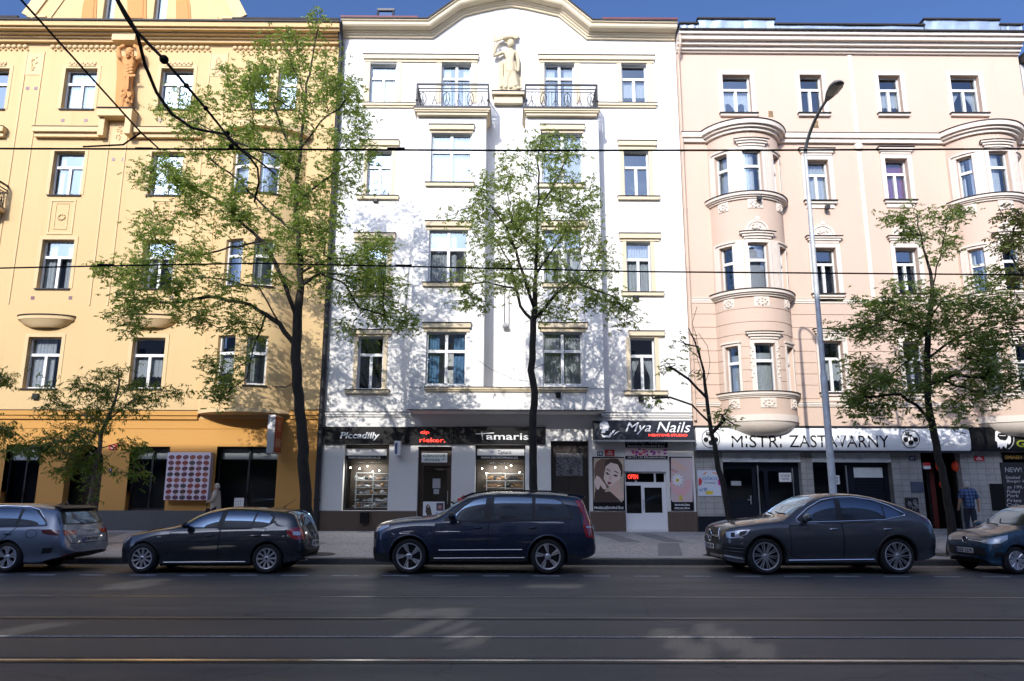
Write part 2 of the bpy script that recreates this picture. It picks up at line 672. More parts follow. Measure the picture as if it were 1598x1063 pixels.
wn_bay = [((672.5, 208, 736, 285.5), 'X', 'full'), ((846, 208, 909.5, 287), 'X', 'full'),
          ((669, 359, 730, 441), 'X', 'left'), ((849, 359, 909, 442), 'X', 'sides'),
          ((664.5, 518, 727.5, 601), 'X', 'left'), ((847, 518, 909, 601), 'X', 'full')]
shops = dict(wa=(535, 693, 606, 797), da=(651, 697, 704, 824), wb=(741.5, 694, 820, 797), db=(860, 688, 920, 826),
             nail=(976, 736, 1041, 826))
holes = [op(*w[0]) for w in wn_flat] + [op(*v) + (0.35,) for v in shops.values()]
ze = zpx(62)
mb = MB()
wall(mb, f0, XWL, XWR, 0.30, ze, holes, 0.24)
gx = [P(x, y, YW) for x, y in ((676, 62), (724, 27), (797, 12), (871, 27), (915, 62))]
gp = [(XWL, ze + .25), (gx[0].x - .1, ze + .25), (gx[1].x, gx[1].z + .25), (gx[2].x - .3, gx[2].z + .1), (gx[2].x + .3, gx[2].z + .1), (gx[3].x, gx[3].z + .25), (gx[4].x + .1, ze + .25), (XWR, ze + .25)]
mb.poly([V((XWL, YW, ze)), V((XWR, YW, ze)), V((XWR, YW, ze + .25)), V((gp[6][0], YW, ze + .25)), V((gp[1][0], YW, ze + .25)), V((XWL, YW, ze + .25))])
mb.poly([V((x, YW, z)) for x, z in gp[1:7]])
# side returns so the block is solid
for x in (XWL, XWR):
    mb.poly([V((x, YW, .3)), V((x, YW + 12, .3)), V((x, YW + 12, ze + .2)), V((x, YW, ze + .2))])
mb.build('wall', M_white, Bd)
q = MB()
q.poly([V((XWL, YW + 1.3, .3)), V((XWR, YW + 1.3, .3)), V((XWR, YW + 1.3, ze)), V((XWL, YW + 1.3, ze))])
for k in range(1, 6):
    zz = [4.7, 8.1, 11.8, 15.5, 19.2][k - 1]
    q.box(XWL + .05, XWR - .05, YW + .3, YW + 1.29, zz - .1, zz)
q.build('room_partition', M_int, Bd)
# bays on one podium
pz0, pz1 = zpx(641, 25.3), zpx(605.5, 25.3)
bx = [P(650.5, 190, 25.3).x, P(757.5, 300, 25.3).x, P(820.5, 300, 25.3).x, P(933.5, 190, 25.3).x]
btop = zpx(178, 25.3)
bh = [op(*w[0], Y=25.3) for w in wn_bay]
for i in (0, 1):
    mb = MB()
    a, b = bx[2 * i], bx[2 * i + 1]
    wall(mb, fb, a, b, pz1, btop, [h for h in bh if a < h[0] < b], 0.2)
    for x in (a, b):
        mb.poly([V((x, 25.3, pz1)), V((x, YW, pz1)), V((x, YW, btop)), V((x, 25.3, btop))])
    mb.poly([V((a, 25.3, btop)), V((b, 25.3, btop)), V((b, YW, btop)), V((a, YW, btop))])
    bay = mb.build('bay', M_white, Bd)
mb = MB()
mb.box(bx[0], bx[3], 25.3, YW - .003, pz0, pz1 - .02)
mb.build('bay_podium', M_white, Bd)
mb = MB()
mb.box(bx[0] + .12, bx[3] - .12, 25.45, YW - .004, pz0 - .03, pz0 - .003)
mb.build('soffit', mat('soffit_lightened', (.86, .83, .78), .8), Bd)  # lighter than the wall to lift the shaded underside by colour
mb = MB()
ua, ub = P(663, 605, 25.3).x, P(917, 605, 25.3).x
ledge(Bd, 'sill_band', fb, ua, ub, pz1 + .0, .13, .12, M_cream)
mb = MB()
fbox(mb, fb, bx[0] - .03, bx[3] + .03, pz0 + .01, pz0 + .035, -.05, .12)
mb.build('podium_moulding', M_sheet, Bd)
# windows with their lintels and sills
lint = {0: None, 1: None, 4: (562, 221, 623, 231), 5: (964, 222, 1024, 231), 6: (553, 365.5, 617, 376), 7: (966, 366, 1030, 375.5), 8: (546, 516, 611, 524), 9: (981, 518, 1036, 527)}
sill = {4: (557, 622, 307), 5: (964, 1029, 308.5), 6: (547, 611, 457), 7: (970, 1035, 457), 8: (539, 607, 613), 9: (974, 1041, 613)}
for i, (b, st, cu) in enumerate(wn_flat):
    h = op(*b)
    w = window(f0, *h, 0.24, st, cu, Bd)
    if lint.get(i):
        s = MB()
        ll = op(*lint[i])
        surround(s, f0, h[0], h[1], h[2] - .02, h[3], .15 if i != 4 else .13, -.03, top=False)
        fbox(s, f0, ll[0] + .03, ll[1] - .03, h[3] + .001, ll[2] + (ll[3] - ll[2]) * .25, -.05, .02)
        fbox(s, f0, ll[0], ll[1], ll[2] + (ll[3] - ll[2]) * .25, ll[3], -.13, .02)
        s.build('surround', M_cream, w)
        c = MB()
        fbox(c, f0, ll[0] - .02, ll[1] + .02, ll[3] + .002, ll[3] + .025, -.16, .02)
        c.build('sheet_cap', M_sheet, w)
    if i in sill:
        l, r_, y = sill[i]
        u0, u1 = P(l, y + 2, YW).x, P(r_, y + 2, YW).x
        s = MB()
        fbox(s, f0, u0, u1, h[2] - .15, h[2] - .03, -.12, .02)
        s.build('sill', M_cream, w)
        c = MB()
        fbox(c, f0, u0 - .02, u1 + .02, h[2] - .028, h[2] - .004, -.15, .2)
        c.build('sheet_cap', M_sheet, w)
bl = [(670, 197, 740, 207), (843, 197, 912, 207), (664, 347, 736, 357), (843, 347, 916, 357), (660, 505, 735, 515), (840, 505, 916, 515)]
bs = [(664, 740, 287), (840, 912, 288), (660, 736, 442), (846, 918, 443), None, None]
cms = [None, None, None, None, M_curtb, None]
for i, (b, st, cu) in enumerate(wn_bay):
    h = op(*b, Y=25.3)
    w = window(fb, *h, 0.2, st, cu if i != 4 else 'sides', Bd, cm=cms[i])
    ll = op(*bl[i], Y=25.3)
    s = MB()
    fbox(s, fb, ll[0] + .04, ll[1] - .04, h[3] + .002, ll[2] + (ll[3] - ll[2]) * .3, -.04, .02)
    fbox(s, fb, ll[0], ll[1], ll[2] + (ll[3] - ll[2]) * .3, ll[3], -.13, .02)
    s.build('lintel', M_cream, w)
    c = MB()
    fbox(c, fb, ll[0] - .02, ll[1] + .02, ll[3] + .002, ll[3] + .025, -.16, .02)
    if bs[i]:
        u0, u1 = P(bs[i][0], bs[i][2], 25.3).x, P(bs[i][1], bs[i][2], 25.3).x
        fbox(c, fb, u0 - .02, u1 + .02, h[2] - .028, h[2] - .004, -.14, .15)
        s = MB()
        fbox(s, fb, u0, u1, h[2] - .15, h[2] - .03, -.11, .02)
        s.build('sill', M_cream, w)
    c.build('sheet_cap', M_sheet, w)
# top-floor trim: beams, pilaster strips, sill bands
for l, t, r_, b in ((568, 88, 747, 97), (840, 89, 1021, 98)):
    u0, u1, z0, z1 = op(l, t, r_, b)
    s = MB()
    fbox(s, f0, u0 + .04, u1 - .04, z0 - .02, z0 + .08, -.06, .02)
    fbox(s, f0, u0, u1, z0 + .08, z1, -.13, .02)
    k = s.build('window_beam', M_cream, Bd)
    c = MB()
    fbox(c, f0, u0 - .02, u1 + .02, z1 + .002, z1 + .025, -.16, .02)
    c.build('sheet_cap', M_sheet, k)
for l, r_ in ((568, 577), (619, 626), (681, 688.5), (735.5, 744), (842, 849.5), (897, 905), (963, 970), (1010, 1019)):
    u0, u1, z0, z1 = op(l, 98, r_, 161)
    s = MB()
    fbox(s, f0, u0, u1, z0, z1 + .02, -.035, .02)
    s.build('pilaster_strip', M_cream, Bd)
for l, r_ in ((565, 652), (930, 1025)):
    u0, u1, z0, z1 = op(l, 162.5, r_, 169)
    ledge(Bd, 'sill_band', f0, u0, u1, z1, z1 - z0, .12, M_cream)
# string courses over the shops
for a, b in ((XWL + .01, bx[0] - .004), (bx[3] + .004, XWR - .01)):
    ledge(Bd, 'string_course', f0, a, b, zpx(644.5), .15, .09, M_white)
# crowning cornice, swept over the gable
xc = gx[2].x
path = [(XWL + .02, zpx(62)), (gx[0].x, zpx(62)), (gx[1].x, gx[1].z)]
for k in range(1, 6):
    t = k / 6
    path.append((gx[1].x + (gx[3].x - gx[1].x) * t, gx[1].z + (gx[2].z - gx[1].z) * (1 - abs(2 * t - 1) ** 1.3)))
path += [(gx[3].x, gx[3].z), (gx[4].x, zpx(62)), (XWR - .02, zpx(63))]
prof = [(-.02, 0), (.10, 0), (.10, .09), (.16, .13), (.16, .2), (.24, .24), (.24, .30), (.50, .34), (.55, .42), (.55, .56), (.62, .62), (.62, .68), (-.02, .68)]
prof = [(a, b * .66) for a, b in prof]
s = MB()
sweep(s, path, prof, YW)
s.build('cornice', M_cream, Bd, smooth=20)
s = MB()
sweep(s, path, [(-.02, .452), (.66, .452), (.66, .50), (-.02, .54)], YW)
s.build('gutter', M_sheet, Bd)
s = MB()
for a, b in ((XWL, gx[0].x - .55), (gx[4].x + .55, XWR)):
    s.grid([[V((a, YW - .6, ze + .52)), V((b, YW - .6, ze + .52))], [V((a, YW + 1.5, ze + 1.6)), V((b, YW + 1.5, ze + 1.6))], [V((a, YW + 6, ze + 4.5)), V((b, YW + 6, ze + 4.5))]])
    s.box(a, b, YW - .64, YW - .60, ze + .505, ze + .575)
s.grid([[V((x, YW - .1, z + .2)) for x, z in gp], [V((x, YW + 4, z + .4)) for x, z in gp]])
rf = s.build('roof', M_redroof, Bd)
# open roof hatch
l0, l1, zb_, zt_ = rect(588, 13, 615, 30, YW - .3)
s = MB()
for a, b in ((l0, l0 + .07), (l1 - .07, l1)):
    s.bar(((a + b) / 2, YW - .42, zb_ - .2), ((a + b) / 2, YW - .2, zt_), .07)
s.bar((l0, YW - .2, zt_), (l1, YW - .2, zt_), .09)
s.bar((l0, YW - .42, zb_ - .15), (l1, YW - .42, zb_ - .15), .09)
k = s.build('roof_window', M_dark, Bd)
s = MB()
s.poly([V((l0, YW - .40, zb_ - .2)), V((l1, YW - .40, zb_ - .2)), V((l1, YW - .18, zt_)), V((l0, YW - .18, zt_))])
s.build('pane', M_glass, k)
# balconies
def railing(x0, x1, y0, y1, z0, z1, kind):
    mb = MB()
    h = z1 - z0
    pts = [((x0, y1), (x0, y0)), ((x0, y0), (x1, y0)), ((x1, y0), (x1, y1))]
    for (a, b), (c, d) in pts:
        for z, w in ((z1 - .02, .06), (z1 - h * .2, .035), (z1 - h * .32, .025), (z0 + .05, .03)):
            mb.bar((a, b, z), (c, d, z), w)
        L = V((c - a, d - b)).length
        n = max(2, int(L / .115))
        for i in range(n + 1):
            t = i / n
            mb.bar((a + (c - a) * t, b + (d - b) * t, z0), (a + (c - a) * t, b + (d - b) * t, z1 - h * .32), .014)
        m = max(1, int(L / .42))
        for i in range(m):                           # diagonal lattice and oval hoops
            for k_ in range(4):
                for s in (-1, 1):
                    t0 = (i + .5 + s * .5 * k_ / 4) / m
                    t1 = (i + .5) / m
                    za, zb = z0 + .05, z0 + .05 + h * .6 * (1 - .7 * k_ / 4)
                    mb.bar((a + (c - a) * t0, b + (d - b) * t0, za), (a + (c - a) * t1, b + (d - b) * t1, zb), .010)
            if i % 2 == kind:
                ring = []
                for j in range(17):
                    an = 2 * pi * j / 16
                    t = (i + .5) / m + .10 / L * 1.2 * cos(an)
                    ring.append(V((a + (c - a) * t, b + (d - b) * t, z0 + h * .36 + .26 * sin(an))))
                mb.tube(ring, .014, 5)
    for x in (x0, x1):
        mb.bar((x, y0, z0 - .02), (x, y0, z1), .05)
        mb.ball((x, y0, z0 + h * .3), .055, 5)
    return mb
for i, (l, r_, kind) in enumerate(((645, 766, 0), (816, 937, 1))):
    Yf = 25.02
    u0, u1 = P(l + 1, 172, Yf).x, P(r_ - 1, 172, Yf).x
    zt_ = zpx(169, Yf)
    s = MB()
    s.box(u0 + .1, u1 - .1, Yf + .1, YW - .005, zt_ - .22, zt_ - .121)
    s.box(u0 + .04, u1 - .04, Yf + .04, YW - .004, zt_ - .12, zt_ - .061)
    s.box(u0, u1, Yf, YW - .003, zt_ - .06, zt_)
    bal = s.build('balcony', M_cream, Bd)
    c = MB()
    c.box(u0 - .02, u1 + .02, Yf - .02, YW - .006, zt_ + .003, zt_ + .05)
    c.build('sheet_cap', M_iron, bal)
    zr0, zr1 = zt_ + .05, zpx(131.5, Yf + .05)
    railing(u0 + .08, u1 - .08, Yf + .06, YW - .01, zr0, zr1, kind).build('railing', M_iron, bal)
# relief figure on its console
k0, k1, kz0, kz1 = rect(768, 147, 818.5, 163, YW - .1)
s = MB()
fbox(s, f0, k0 + .08, k1 - .08, kz0 - .0, kz1 - .13, -.22, .02)
fbox(s, f0, k0, k1, kz1 - .13, kz1 - .02, -.36, .02)
s.build('console', M_cream, Bd)
c = MB()
fbox(c, f0, k0 - .02, k1 + .02, kz1 - .018, kz1 + .01, -.39, .02)
c.build('sheet_cap', M_sheet, Bd)
def rp(x, y, d=0.16):
    return P(x, y, YW - d)
nd = dict(pel=(rp(797, 103), .17), wst=(rp(796, 95), .145), chs=(rp(796, 84), .165), nck=(rp(797, 76.5), .075), hd=(rp(797, 70, .22), .125), top=(rp(796.5, 62, .22), .11),
          sl=(rp(787, 81), .085), el=(rp(770, 88, .25), .07), ha=(rp(773, 76, .28), .055), hb=(rp(779, 66, .24), .06), sr=(rp(806, 82), .085), er=(rp(809, 97), .07), hr=(rp(808, 113, .22), .06),
          kl=(rp(790, 125), .17), fl=(rp(788, 145), .16), kr=(rp(802, 124), .16), fr=(rp(806, 145), .15))
ed = [('pel', 'wst'), ('wst', 'chs'), ('chs', 'nck'), ('nck', 'hd'), ('hd', 'top'), ('chs', 'sl'), ('sl', 'el'), ('el', 'ha'), ('ha', 'hb'), ('chs', 'sr'), ('sr', 'er'), ('er', 'hr'), ('pel', 'kl'), ('kl', 'fl'), ('pel', 'kr'), ('kr', 'fr')]
fig = skin('relief_figure', nd, ed, M_stone, Bd)
s = MB()
s.ball(rp(797, 68, .25), .15, 8, sc=(.95, 1, 1.25))
s.ball(rp(793.5, 60.5, .25), .19, 8, sc=(1.25, 1, .55))
s.bar(rp(798, 58, .2), rp(808, 56, .2), .08, .2)
rows = []
for y, w_, d in ((95, 8, .2), (104, 10.5, .24), (120, 13, .26), (146, 15, .24)):
    rows.append([rp(797 + w_ * cos(pi * j / 12) + .8 * sin(j * 2.6), y, d * sin(pi * j / 12) + .03) for j in range(13)])
s.grid(rows)
s.tube([rp(771.5, 51, .3), rp(770.5, 85, .3)], .035, 8)
s.bar(rp(772, 63, .28), rp(784, 60, .25), .06, .1)
s.bar(rp(776, 62, .2), rp(786, 58, .2), .12)
s.ball(rp(778, 61, .2), .11, 6, sc=(1.3, .8, .7))
s.bar(rp(802, 55, .1), rp(810, 56.5, .1), .09)
for x0, x1 in ((779, 785), (784, 790)):
    s.grid([[rp(x0, 96, .1), rp(x1, 96, .24)], [rp(x0 - 1, 120, .12), rp(x1, 120, .26)], [rp(x0 - 3, 146, .1), rp(x1 - 1, 146, .2)]])
for i in range(22):
    s.ball(rp(R.uniform(782, 814), R.uniform(132, 145), R.uniform(.18, .3)), R.uniform(.04, .075), 4, sc=(1, .6, 1))
s.grid([[rp(x, y, .03) for x in (778, 790, 802, 813)] for y in (96, 120, 146)])
s.build('drapery', M_stone, fig, smooth=50)
# downpipes
def pipe(parent, pts, rad=.06, m=None):
    s = MB()
    s.tube(pts, rad, 10)
    z = pts[-1][2] + 1.0
    while z < pts[0][2] - .5:
        s.tube([(pts[-1][0], pts[-1][1], z), (pts[-1][0], pts[-1][1], z + .06)], rad * 1.25, 10)
        z += 2.3
    return s.build('downpipe', m or M_dark, parent, smooth=40)
pipe(Bd, [(XWL - .02, YW - .55, ze + .35), (XWL - .02, YW - .5, ze + .1), (XWL - .02, YW - .12, ze - .5), (XWL - .02, YW - .12, .42)], .10)
# plinth
pz = zpx(798)
xs = [XWL] + [v for k in ('wa', 'da', 'wb', 'db', 'nail') for v in op(*shops[k])[:2]] + [XWR]
for a, b in [(xs[0], xs[3]), (xs[4], xs[7]), (xs[8], xs[9]), (xs[10], xs[11])]:
    s = MB()
    fbox(s, f0, a + .003, b - .003, .3, pz, -.035, .02)
    s.build('plinth', M_plinth_b, Bd)
# shop joinery
for k, m, sty in (('wa', M_dark, 'I'), ('wb', M_dark, 'I')):
    h = op(*shops[k])
    w = window(f0, h[0], h[1], h[2], h[3], .33, 'P', None, Bd, m, M_sglass, .05, name='shop_window')
    zt_, zb_ = P(0, 704, YW + .3).z, P(0, 712, YW + .3).z
    for (t, b, mm, nm) in ((700.5, 711, M_whitep, 'white_fascia'), (711.5, 717.5, M_black, 'black_fascia')):
        u0, u1, z0, z1 = op(shops[k][0] + 3, t, shops[k][2] - 2, b, YW + .3)
        s = MB()
        fbox(s, f0, u0, u1, z0, z1, .22, .25)
        s.build(nm, mm, w)
    u0, u1, z0, z1 = op(shops[k][0] + 9, 712.8, shops[k][2] - 12, 716, YW + .25)
    letters('web_lettering', 'WWW.OBCHODPRAHA.CZ', (u0, u1, z0, z1), YW + .22, M_whitep, w, bold=.01)
    if k == 'wb':
        u0, u1, z0, z1 = op(777, 703, 798, 709, YW + .25)
        letters('small_lettering', 'Tamaris', (u0, u1, z0, z1), YW + .22, M_black, w, shear=.2)
    # lit display behind the glass
    q = MB()
    q.box(h[0] + .02, h[1] - .02, YW + 1.2, YW + 1.25, h[2], h[3])
    q.box(h[0] + .02, h[1] - .02, YW + .36, YW + 1.2, h[2] - .05, h[2] - .002)
    q.build('display_back', M_intw, w)
    q = MB()
    for i in range(6):
        u = h[0] + (h[1] - h[0]) * (i + R.uniform(.2, .8)) / 6
        q.ball((u, YW + R.uniform(.55, .95), h[3] - R.uniform(.68, .98)), .020, 5)
    q.build('spot_lamp', M_lamp, w)
    la = bpy.data.lights.new('shop_spot', 'AREA')      # the lit spots of the display
    la.energy = 22
    la.color = (1, .95, .88)
    la.size = .9
    lo = bpy.data.objects.new('shop_spot', la)
    COL.objects.link(lo)
    lo.location = ((h[0] + h[1]) / 2, YW + .6, h[3] - .62)
sh = op(*shops['da'])
d = window(f0, sh[0], sh[1], sh[2], sh[3], .33, 'P', None, Bd, M_brown, M_sglass, .17, name='shop_door')
s = MB()
zz = P(680, 722, YW + .3).z
fbox(s, f0, sh[0] + .1, sh[1] - .1, zz - .12, zz, .2, .32)
s.build('door_rail', M_brown, d)
u0, u1, z0, z1 = op(658, 707, 698, 722, YW + .25)
s = MB()
fbox(s, f0, u0, u1, z0, z1, .20, .23)
tr = s.build('white_panel', M_whitep, d)
M_green = mat('green_letter', (0.02, 0.16, 0.06), .5)
zm = (z0 + z1) / 2
letters('panel_lettering', 'CENOVÉ', (u0 + .06, u1 - .06, zm + .02, z1 - .04), YW + .2, M_green, tr, bold=.01)
letters('panel_lettering', 'skvosty >', (u0 + .1, u1 - .08, z0 + .03, zm - .01), YW + .2, M_green, tr, bold=.01)
u0, u1, z0, z1 = op(675, 747, 687, 762, YW + .2)
s = MB()
fbox(s, f0, u0, u1, z0, z1, .24, .25)
fbox(s, f0, u0 + .04, u1 - .04, z0 - .2, z0 - .03, .24, .25)
s.build('paper_notice', M_blind, d)
s = MB()
s.tube([(sh[1] - .13, YW + .2, .42 + .9), (sh[1] - .13, YW + .2, .42 + 1.35)], .015, 6)
s.build('handle', M_silver, d)
# passage door with fanlight ornament
sh = op(*shops['db'])
s = MB()
fbox(s, f0, sh[0], sh[1], sh[2] - .02, sh[3] + .01, .30, .34)
for a, b in ((.06, .47), (.53, .94)):
    wdt = sh[1] - sh[0]
    for z0, z1 in ((.06, .3), (.34, .6)):
        fbox(s, f0, sh[0] + wdt * a, sh[0] + wdt * b, sh[2] + (sh[3] - sh[2]) * z0, sh[2] + (sh[3] - sh[2]) * z1, .27, .31)
M_dwood = mat('dark_wood', (0.022, 0.014, 0.010), .45, var=.3)
d = s.build('entrance_door', M_dwood, Bd)
s = MB()
zc = sh[2] + (sh[3] - sh[2]) * .73
s.poly([f0(sh[0] + .2, zc - .4, .295), f0(sh[1] - .2, zc - .4, .295), f0(sh[1] - .2, zc + .4, .295), f0(sh[0] + .2, zc + .4, .295)])
s.build('pane', mat('milky_glass', (.16, .16, .17), .15, var=.5, vscale=5), d)
s = MB()
for i in range(14):
    a = R.uniform(sh[0] + .25, sh[1] - .25)
    z = zc + R.uniform(-.33, .33)
    pts = [f0(a + .1 * cos(t) * (1 - t / 9), z + .1 * sin(t) * (1 - t / 9), .285) for t in [j * .7 for j in range(9)]]
    s.tube(pts, .011, 4)
s.build('grille', M_iron, d)
s = MB()
s.ball((sh[0] + .62, YW + .25, .42 + .98), .04, 5)
s.build('door_knob', M_silver, d)
# nail-studio door
sh = op(*shops['nail'])
wd_, hh = sh[1] - sh[0], sh[3] - sh[2]
s = MB()
zt0 = sh[2] + hh * .80
for a, b, z0, z1 in ((0, .035, 0, 1), (.965, 1, 0, 1), (.035, .965, .97, 1), (.035, .965, .755, .815), (.26, .30, .815, .97), (.72, .76, .815, .97), (.40, .475, 0, .755), (.90, .965, 0, .755),
                     (.475, .90, 0, .28), (.475, .90, .72, .755), (.035, .40, .0, .27)):
    fbox(s, f0, sh[0] + wd_ * a, sh[0] + wd_ * b, sh[2] + hh * z0, sh[2] + hh * z1, .10, .16)
d = s.build('shop_door', M_whitep, Bd)
s = MB()
s.poly([f0(sh[0], sh[2], .13), f0(sh[1], sh[2], .13), f0(sh[1], sh[3], .13), f0(sh[0], sh[3], .13)])
s.build('pane', M_sglass, d)
s = MB()
s.tube([f0(sh[0] + wd_ * .44, sh[2] + hh * .34, .04), f0(sh[0] + wd_ * .44, sh[2] + hh * .52, .04)], .018, 6)
s.build('handle', M_silver, d)
s = MB()
s.box(sh[0] - .3, sh[1] + .3, YW + .95, YW + 1.0, .3, sh[3] + .2)
s.build('room_back', M_int, Bd)
# ================================================================ yellow building
XYL, XYR = -24.0, XWL - .03
By = thing('apartment_building', 'yellow apartment building with orange ground floor and a muscular stone figure under the eaves', 'building', (-12, YW, 0.4))
SHY = dict(sa=(4, 694, 59, 797), arch=(98, 712, 156, 826), sb=(199, 697, 261, 797), sc=(335, 697, 431, 800))
wy = [((-42, 107, 11, 170), 'T', None), ((99, 107, 149, 170), 'T', 'full'), ((249, 107, 300, 170), 'T', 'sides'),
      ((392, 107, 420, 170), 'I', None), ((433, 107, 463, 170), 'I', 'full'),
      ((81, 236, 129, 304), 'T', 'sides'), ((234, 237, 284, 304), 'T', 'sides'),
      ((62, 374, 112, 450), 'T', 'sides'), ((221, 375, 271, 450), 'T', 'tie'),
      ((40, 526, 92, 606), 'T', 'left'), ((204, 527, 255, 606), 'T', 'half')]
zo = zpx(655)
zcy = zpx(75)
hy = [op(*w[0]) for w in wy]
hb = [op(*v) + (.35,) for v in SHY.values()]
mb = MB()
wall(mb, f0, XYL, XYR, zo, zcy + .5, hy, .26)
mb.build('wall', M_yel, By)
mb = MB()
pzy = zpx(797, x=300)
ah = op(*SHY['arch'])
arad = (ah[1] - ah[0]) / 2
ac = ((ah[0] + ah[1]) / 2, zpx(693, x=128) - arad)
hb[1] = (ah[0], ah[1], .2, ac[1], .9)
wall(mb, f0, XYL, XYR, .3, ac[1], [h if h[3] < ac[1] else (h[0], h[1], h[2], ac[1] + 1, .35) for h in hb], .35)
# strip of wall holding the arch head
hh2 = [(h[0], h[1], ac[1] - 1, h[3], .35) for h in hb if h[3] > ac[1] + .01]
hh2.append((ah[0], ah[1], ac[1] - 1, ac[1] + arad + .02, .0))
wall(mb, f0, XYL, XYR, ac[1], zo, hh2, .35)
n = 20
arc = [(ac[0] + arad * cos(pi * i / n), ac[1] + arad * sin(pi * i / n)) for i in range(n + 1)]
for i in range(n):
    (xa, za), (xb, zb) = arc[i], arc[i + 1]
    zt_ = ac[1] + arad + .02
    mb.poly([V((xa, YW, za)), V((xb, YW, zb)), V((xb, YW, zt_)), V((xa, YW, zt_))])
    mb.poly([V((xa, YW, za)), V((xb, YW, zb)), V((xb, YW + .9, zb)), V((xa, YW + .9, za))])
mb.build('ground_floor_wall', M_ora, By)
for x in (XYL, XYR):
    s = MB()
    s.poly([V((x, YW + .01, .3)), V((x, YW + 12, .3)), V((x, YW + 12, zcy)), V((x, YW + .01, zcy))])
    s.build('side_wall', M_yel, By)
q = MB()
q.poly([V((XYL, YW + 1.6, .3)), V((XYR, YW + 1.6, .3)), V((XYR, YW + 1.6, zcy + .5)), V((XYL, YW + 1.6, zcy + .5))])
q.poly([V((P(120, 20, YW).x, YW + 1.4, zcy + .5)), V((P(300, 20, YW).x, YW + 1.4, zcy + .5)), V((P(300, 20, YW).x, YW + 1.4, zcy + 4)), V((P(120, 20, YW).x, YW + 1.4, zcy + 4))])
for zz in (4.6, 8.2, 11.9, 15.5, 19.3):
    q.box(XYL + .05, XYR - .05, YW + .3, YW + 1.59, zz - .1, zz)
q.build('room_partition', M_int, By)
for (b, st, cu), h in zip(wy, hy):
    w = window(f0, *h, .26, st, cu, By, ft=.05)
    s = MB()
    fbox(s, f0, h[0] - .05, h[1] + .05, h[2] - .06, h[2] - .01, -.06, .2)
    s.build('sill', M_sheet, w)
    s = MB()
    surround(s, f0, h[0], h[1], h[2], h[3], .13, -.02)
    s.build('surround', M_yel2, w)
# shallow relief panels above and between windows
for (l, t, r_, b) in ((108, 97, 150, 104), (258, 97, 300, 104), (-20, 97, 10, 104)):
    u0, u1, z0, z1 = op(l, t, r_, b)
    s = MB()
    fbox(s, f0, u0, u1, z0, z1, -.05, .02)
    k = 12
    for i in range(k):
        u = u0 + (u1 - u0) * (i + .5) / k
        s.ball((u, YW - .05, (z0 + z1) / 2 + .03 * (-1) ** i), .045, 4)
    s.build('relief_panel', M_yel2, By)
for (l, t, r_, b) in ((76, 312, 116, 366), (236, 312, 272, 366)):
    u0, u1, z0, z1 = op(l, t, r_, b)
    s = MB()
    surround(s, f0, u0 + .07, u1 - .07, z0 + .07, z1 - .07, .07, -.025, True, True)
    surround(s, f0, u0 + .25, u1 - .25, z0 + .22, z1 - .16, .02, -.02, True, True)
    for i in range(9):
        a = i * 2 * pi / 9
        s.ball(((u0 + u1) / 2 + .12 * cos(a), YW - .01, (z0 + z1) / 2 + .1 * sin(a)), .045, 4)
    s.build('relief_panel', M_yel2, By)
M_yst = stucco('yellow_stain', (0.80, 0.56, 0.30), .7, (0.72, 0.5, 0.4), 1.3)
for l, r_, t, b in ((40, 72, 86, 478), (172, 203, 192, 480), (327, 358, 86, 470)):
    pc = [P((l + r_) / 2, t, YW).x - 0.33, P((l + r_) / 2, t, YW).x + .33]
    z0, z1 = zpx(b), zpx(t)
    s = MB()
    for u in pc:
        fbox(s, f0, u - .025, u + .025, z0, z1, -.03, .02)
    fbox(s, f0, pc[0] + .03, pc[1] - .03, z1 - 1.0, z1 - .05, -.018, .02)
    for i in range(16):
        t_ = R.uniform(0, 2 * pi)
        s.ball((sum(pc) / 2 + .12 * cos(t_) * R.random() ** .5, YW - .02, z1 - .5 + .33 * sin(t_) * R.random() ** .5), .04, 4)
    s.build('pilaster_strip', M_yel2, By)
for x, y in ((43, 138), (56, 138), (98, 188), (134, 188), (250, 188), (285, 188), (177, 249), (193, 249), (51, 465), (110, 465), (212, 465), (268, 465), (331, 249), (345, 249)):
    p = P(x, y, YW)
    s = MB()
    fbox(s, f0, p.x - .062, p.x + .062, p.z - .062, p.z + .062, -.012, .02)
    s.build('square_tile', M_tile_p, By)
# frieze of eggs
s = MB()
zf = zpx(80)
u = XYL + .2
i = 0
while u < XYR - .15:
    px = 58 + 0
    if not any(abs(u - P(c, 80, YW).x) < w_ for c, w_ in ((58, .45), (202, .55), (345, .45))):
        s.ball((u, YW - .02, zf + .03), .105, 5, sc=(1, .9, .85))
        s.ball((u + .1, YW - .02, zf - .10), .05, 4)
    u += .215
fbox(s, f0, XYL, XYR, zf + .14, zf + .17, -.05, .02)
s.build('frieze', M_yel2, By, smooth=60)
# main cornice
z0 = zpx(74)
s = MB()
for d, a, b in ((.18, 0, .12), (.26, .121, .20), (.60, .28, .36), (.70, .361, .55), (.40, .201, .279)):
    fbox(s, f0, XYL, XYR + (.02 if d > .5 else 0), z0 + a, z0 + b, -d, .02)
s.build('cornice', stucco('yellow_cornice', (0.60, 0.42, 0.21), .25), By)
s = MB()
fbox(s, f0, XYL, XYR + .03, z0 + .552, z0 + .62, -.76, .1)
s.build('gutter', M_sheet, By)
s = MB()
for a, b in ((XYL, P(43, 45, YW).x), (P(371, 45, YW).x, XYR)):
    s.grid([[V((a, YW - .4, z0 + .64)), V((b, YW - .4, z0 + .64))], [V((a, YW + 5, z0 + 3.2)), V((b, YW + 5, z0 + 3.2))]])
    s.tube([(a, YW - .55, z0 + .76), (b - .02, YW - .55, z0 + .76)], .085, 10)
s.build('roof', M_sheet, By)
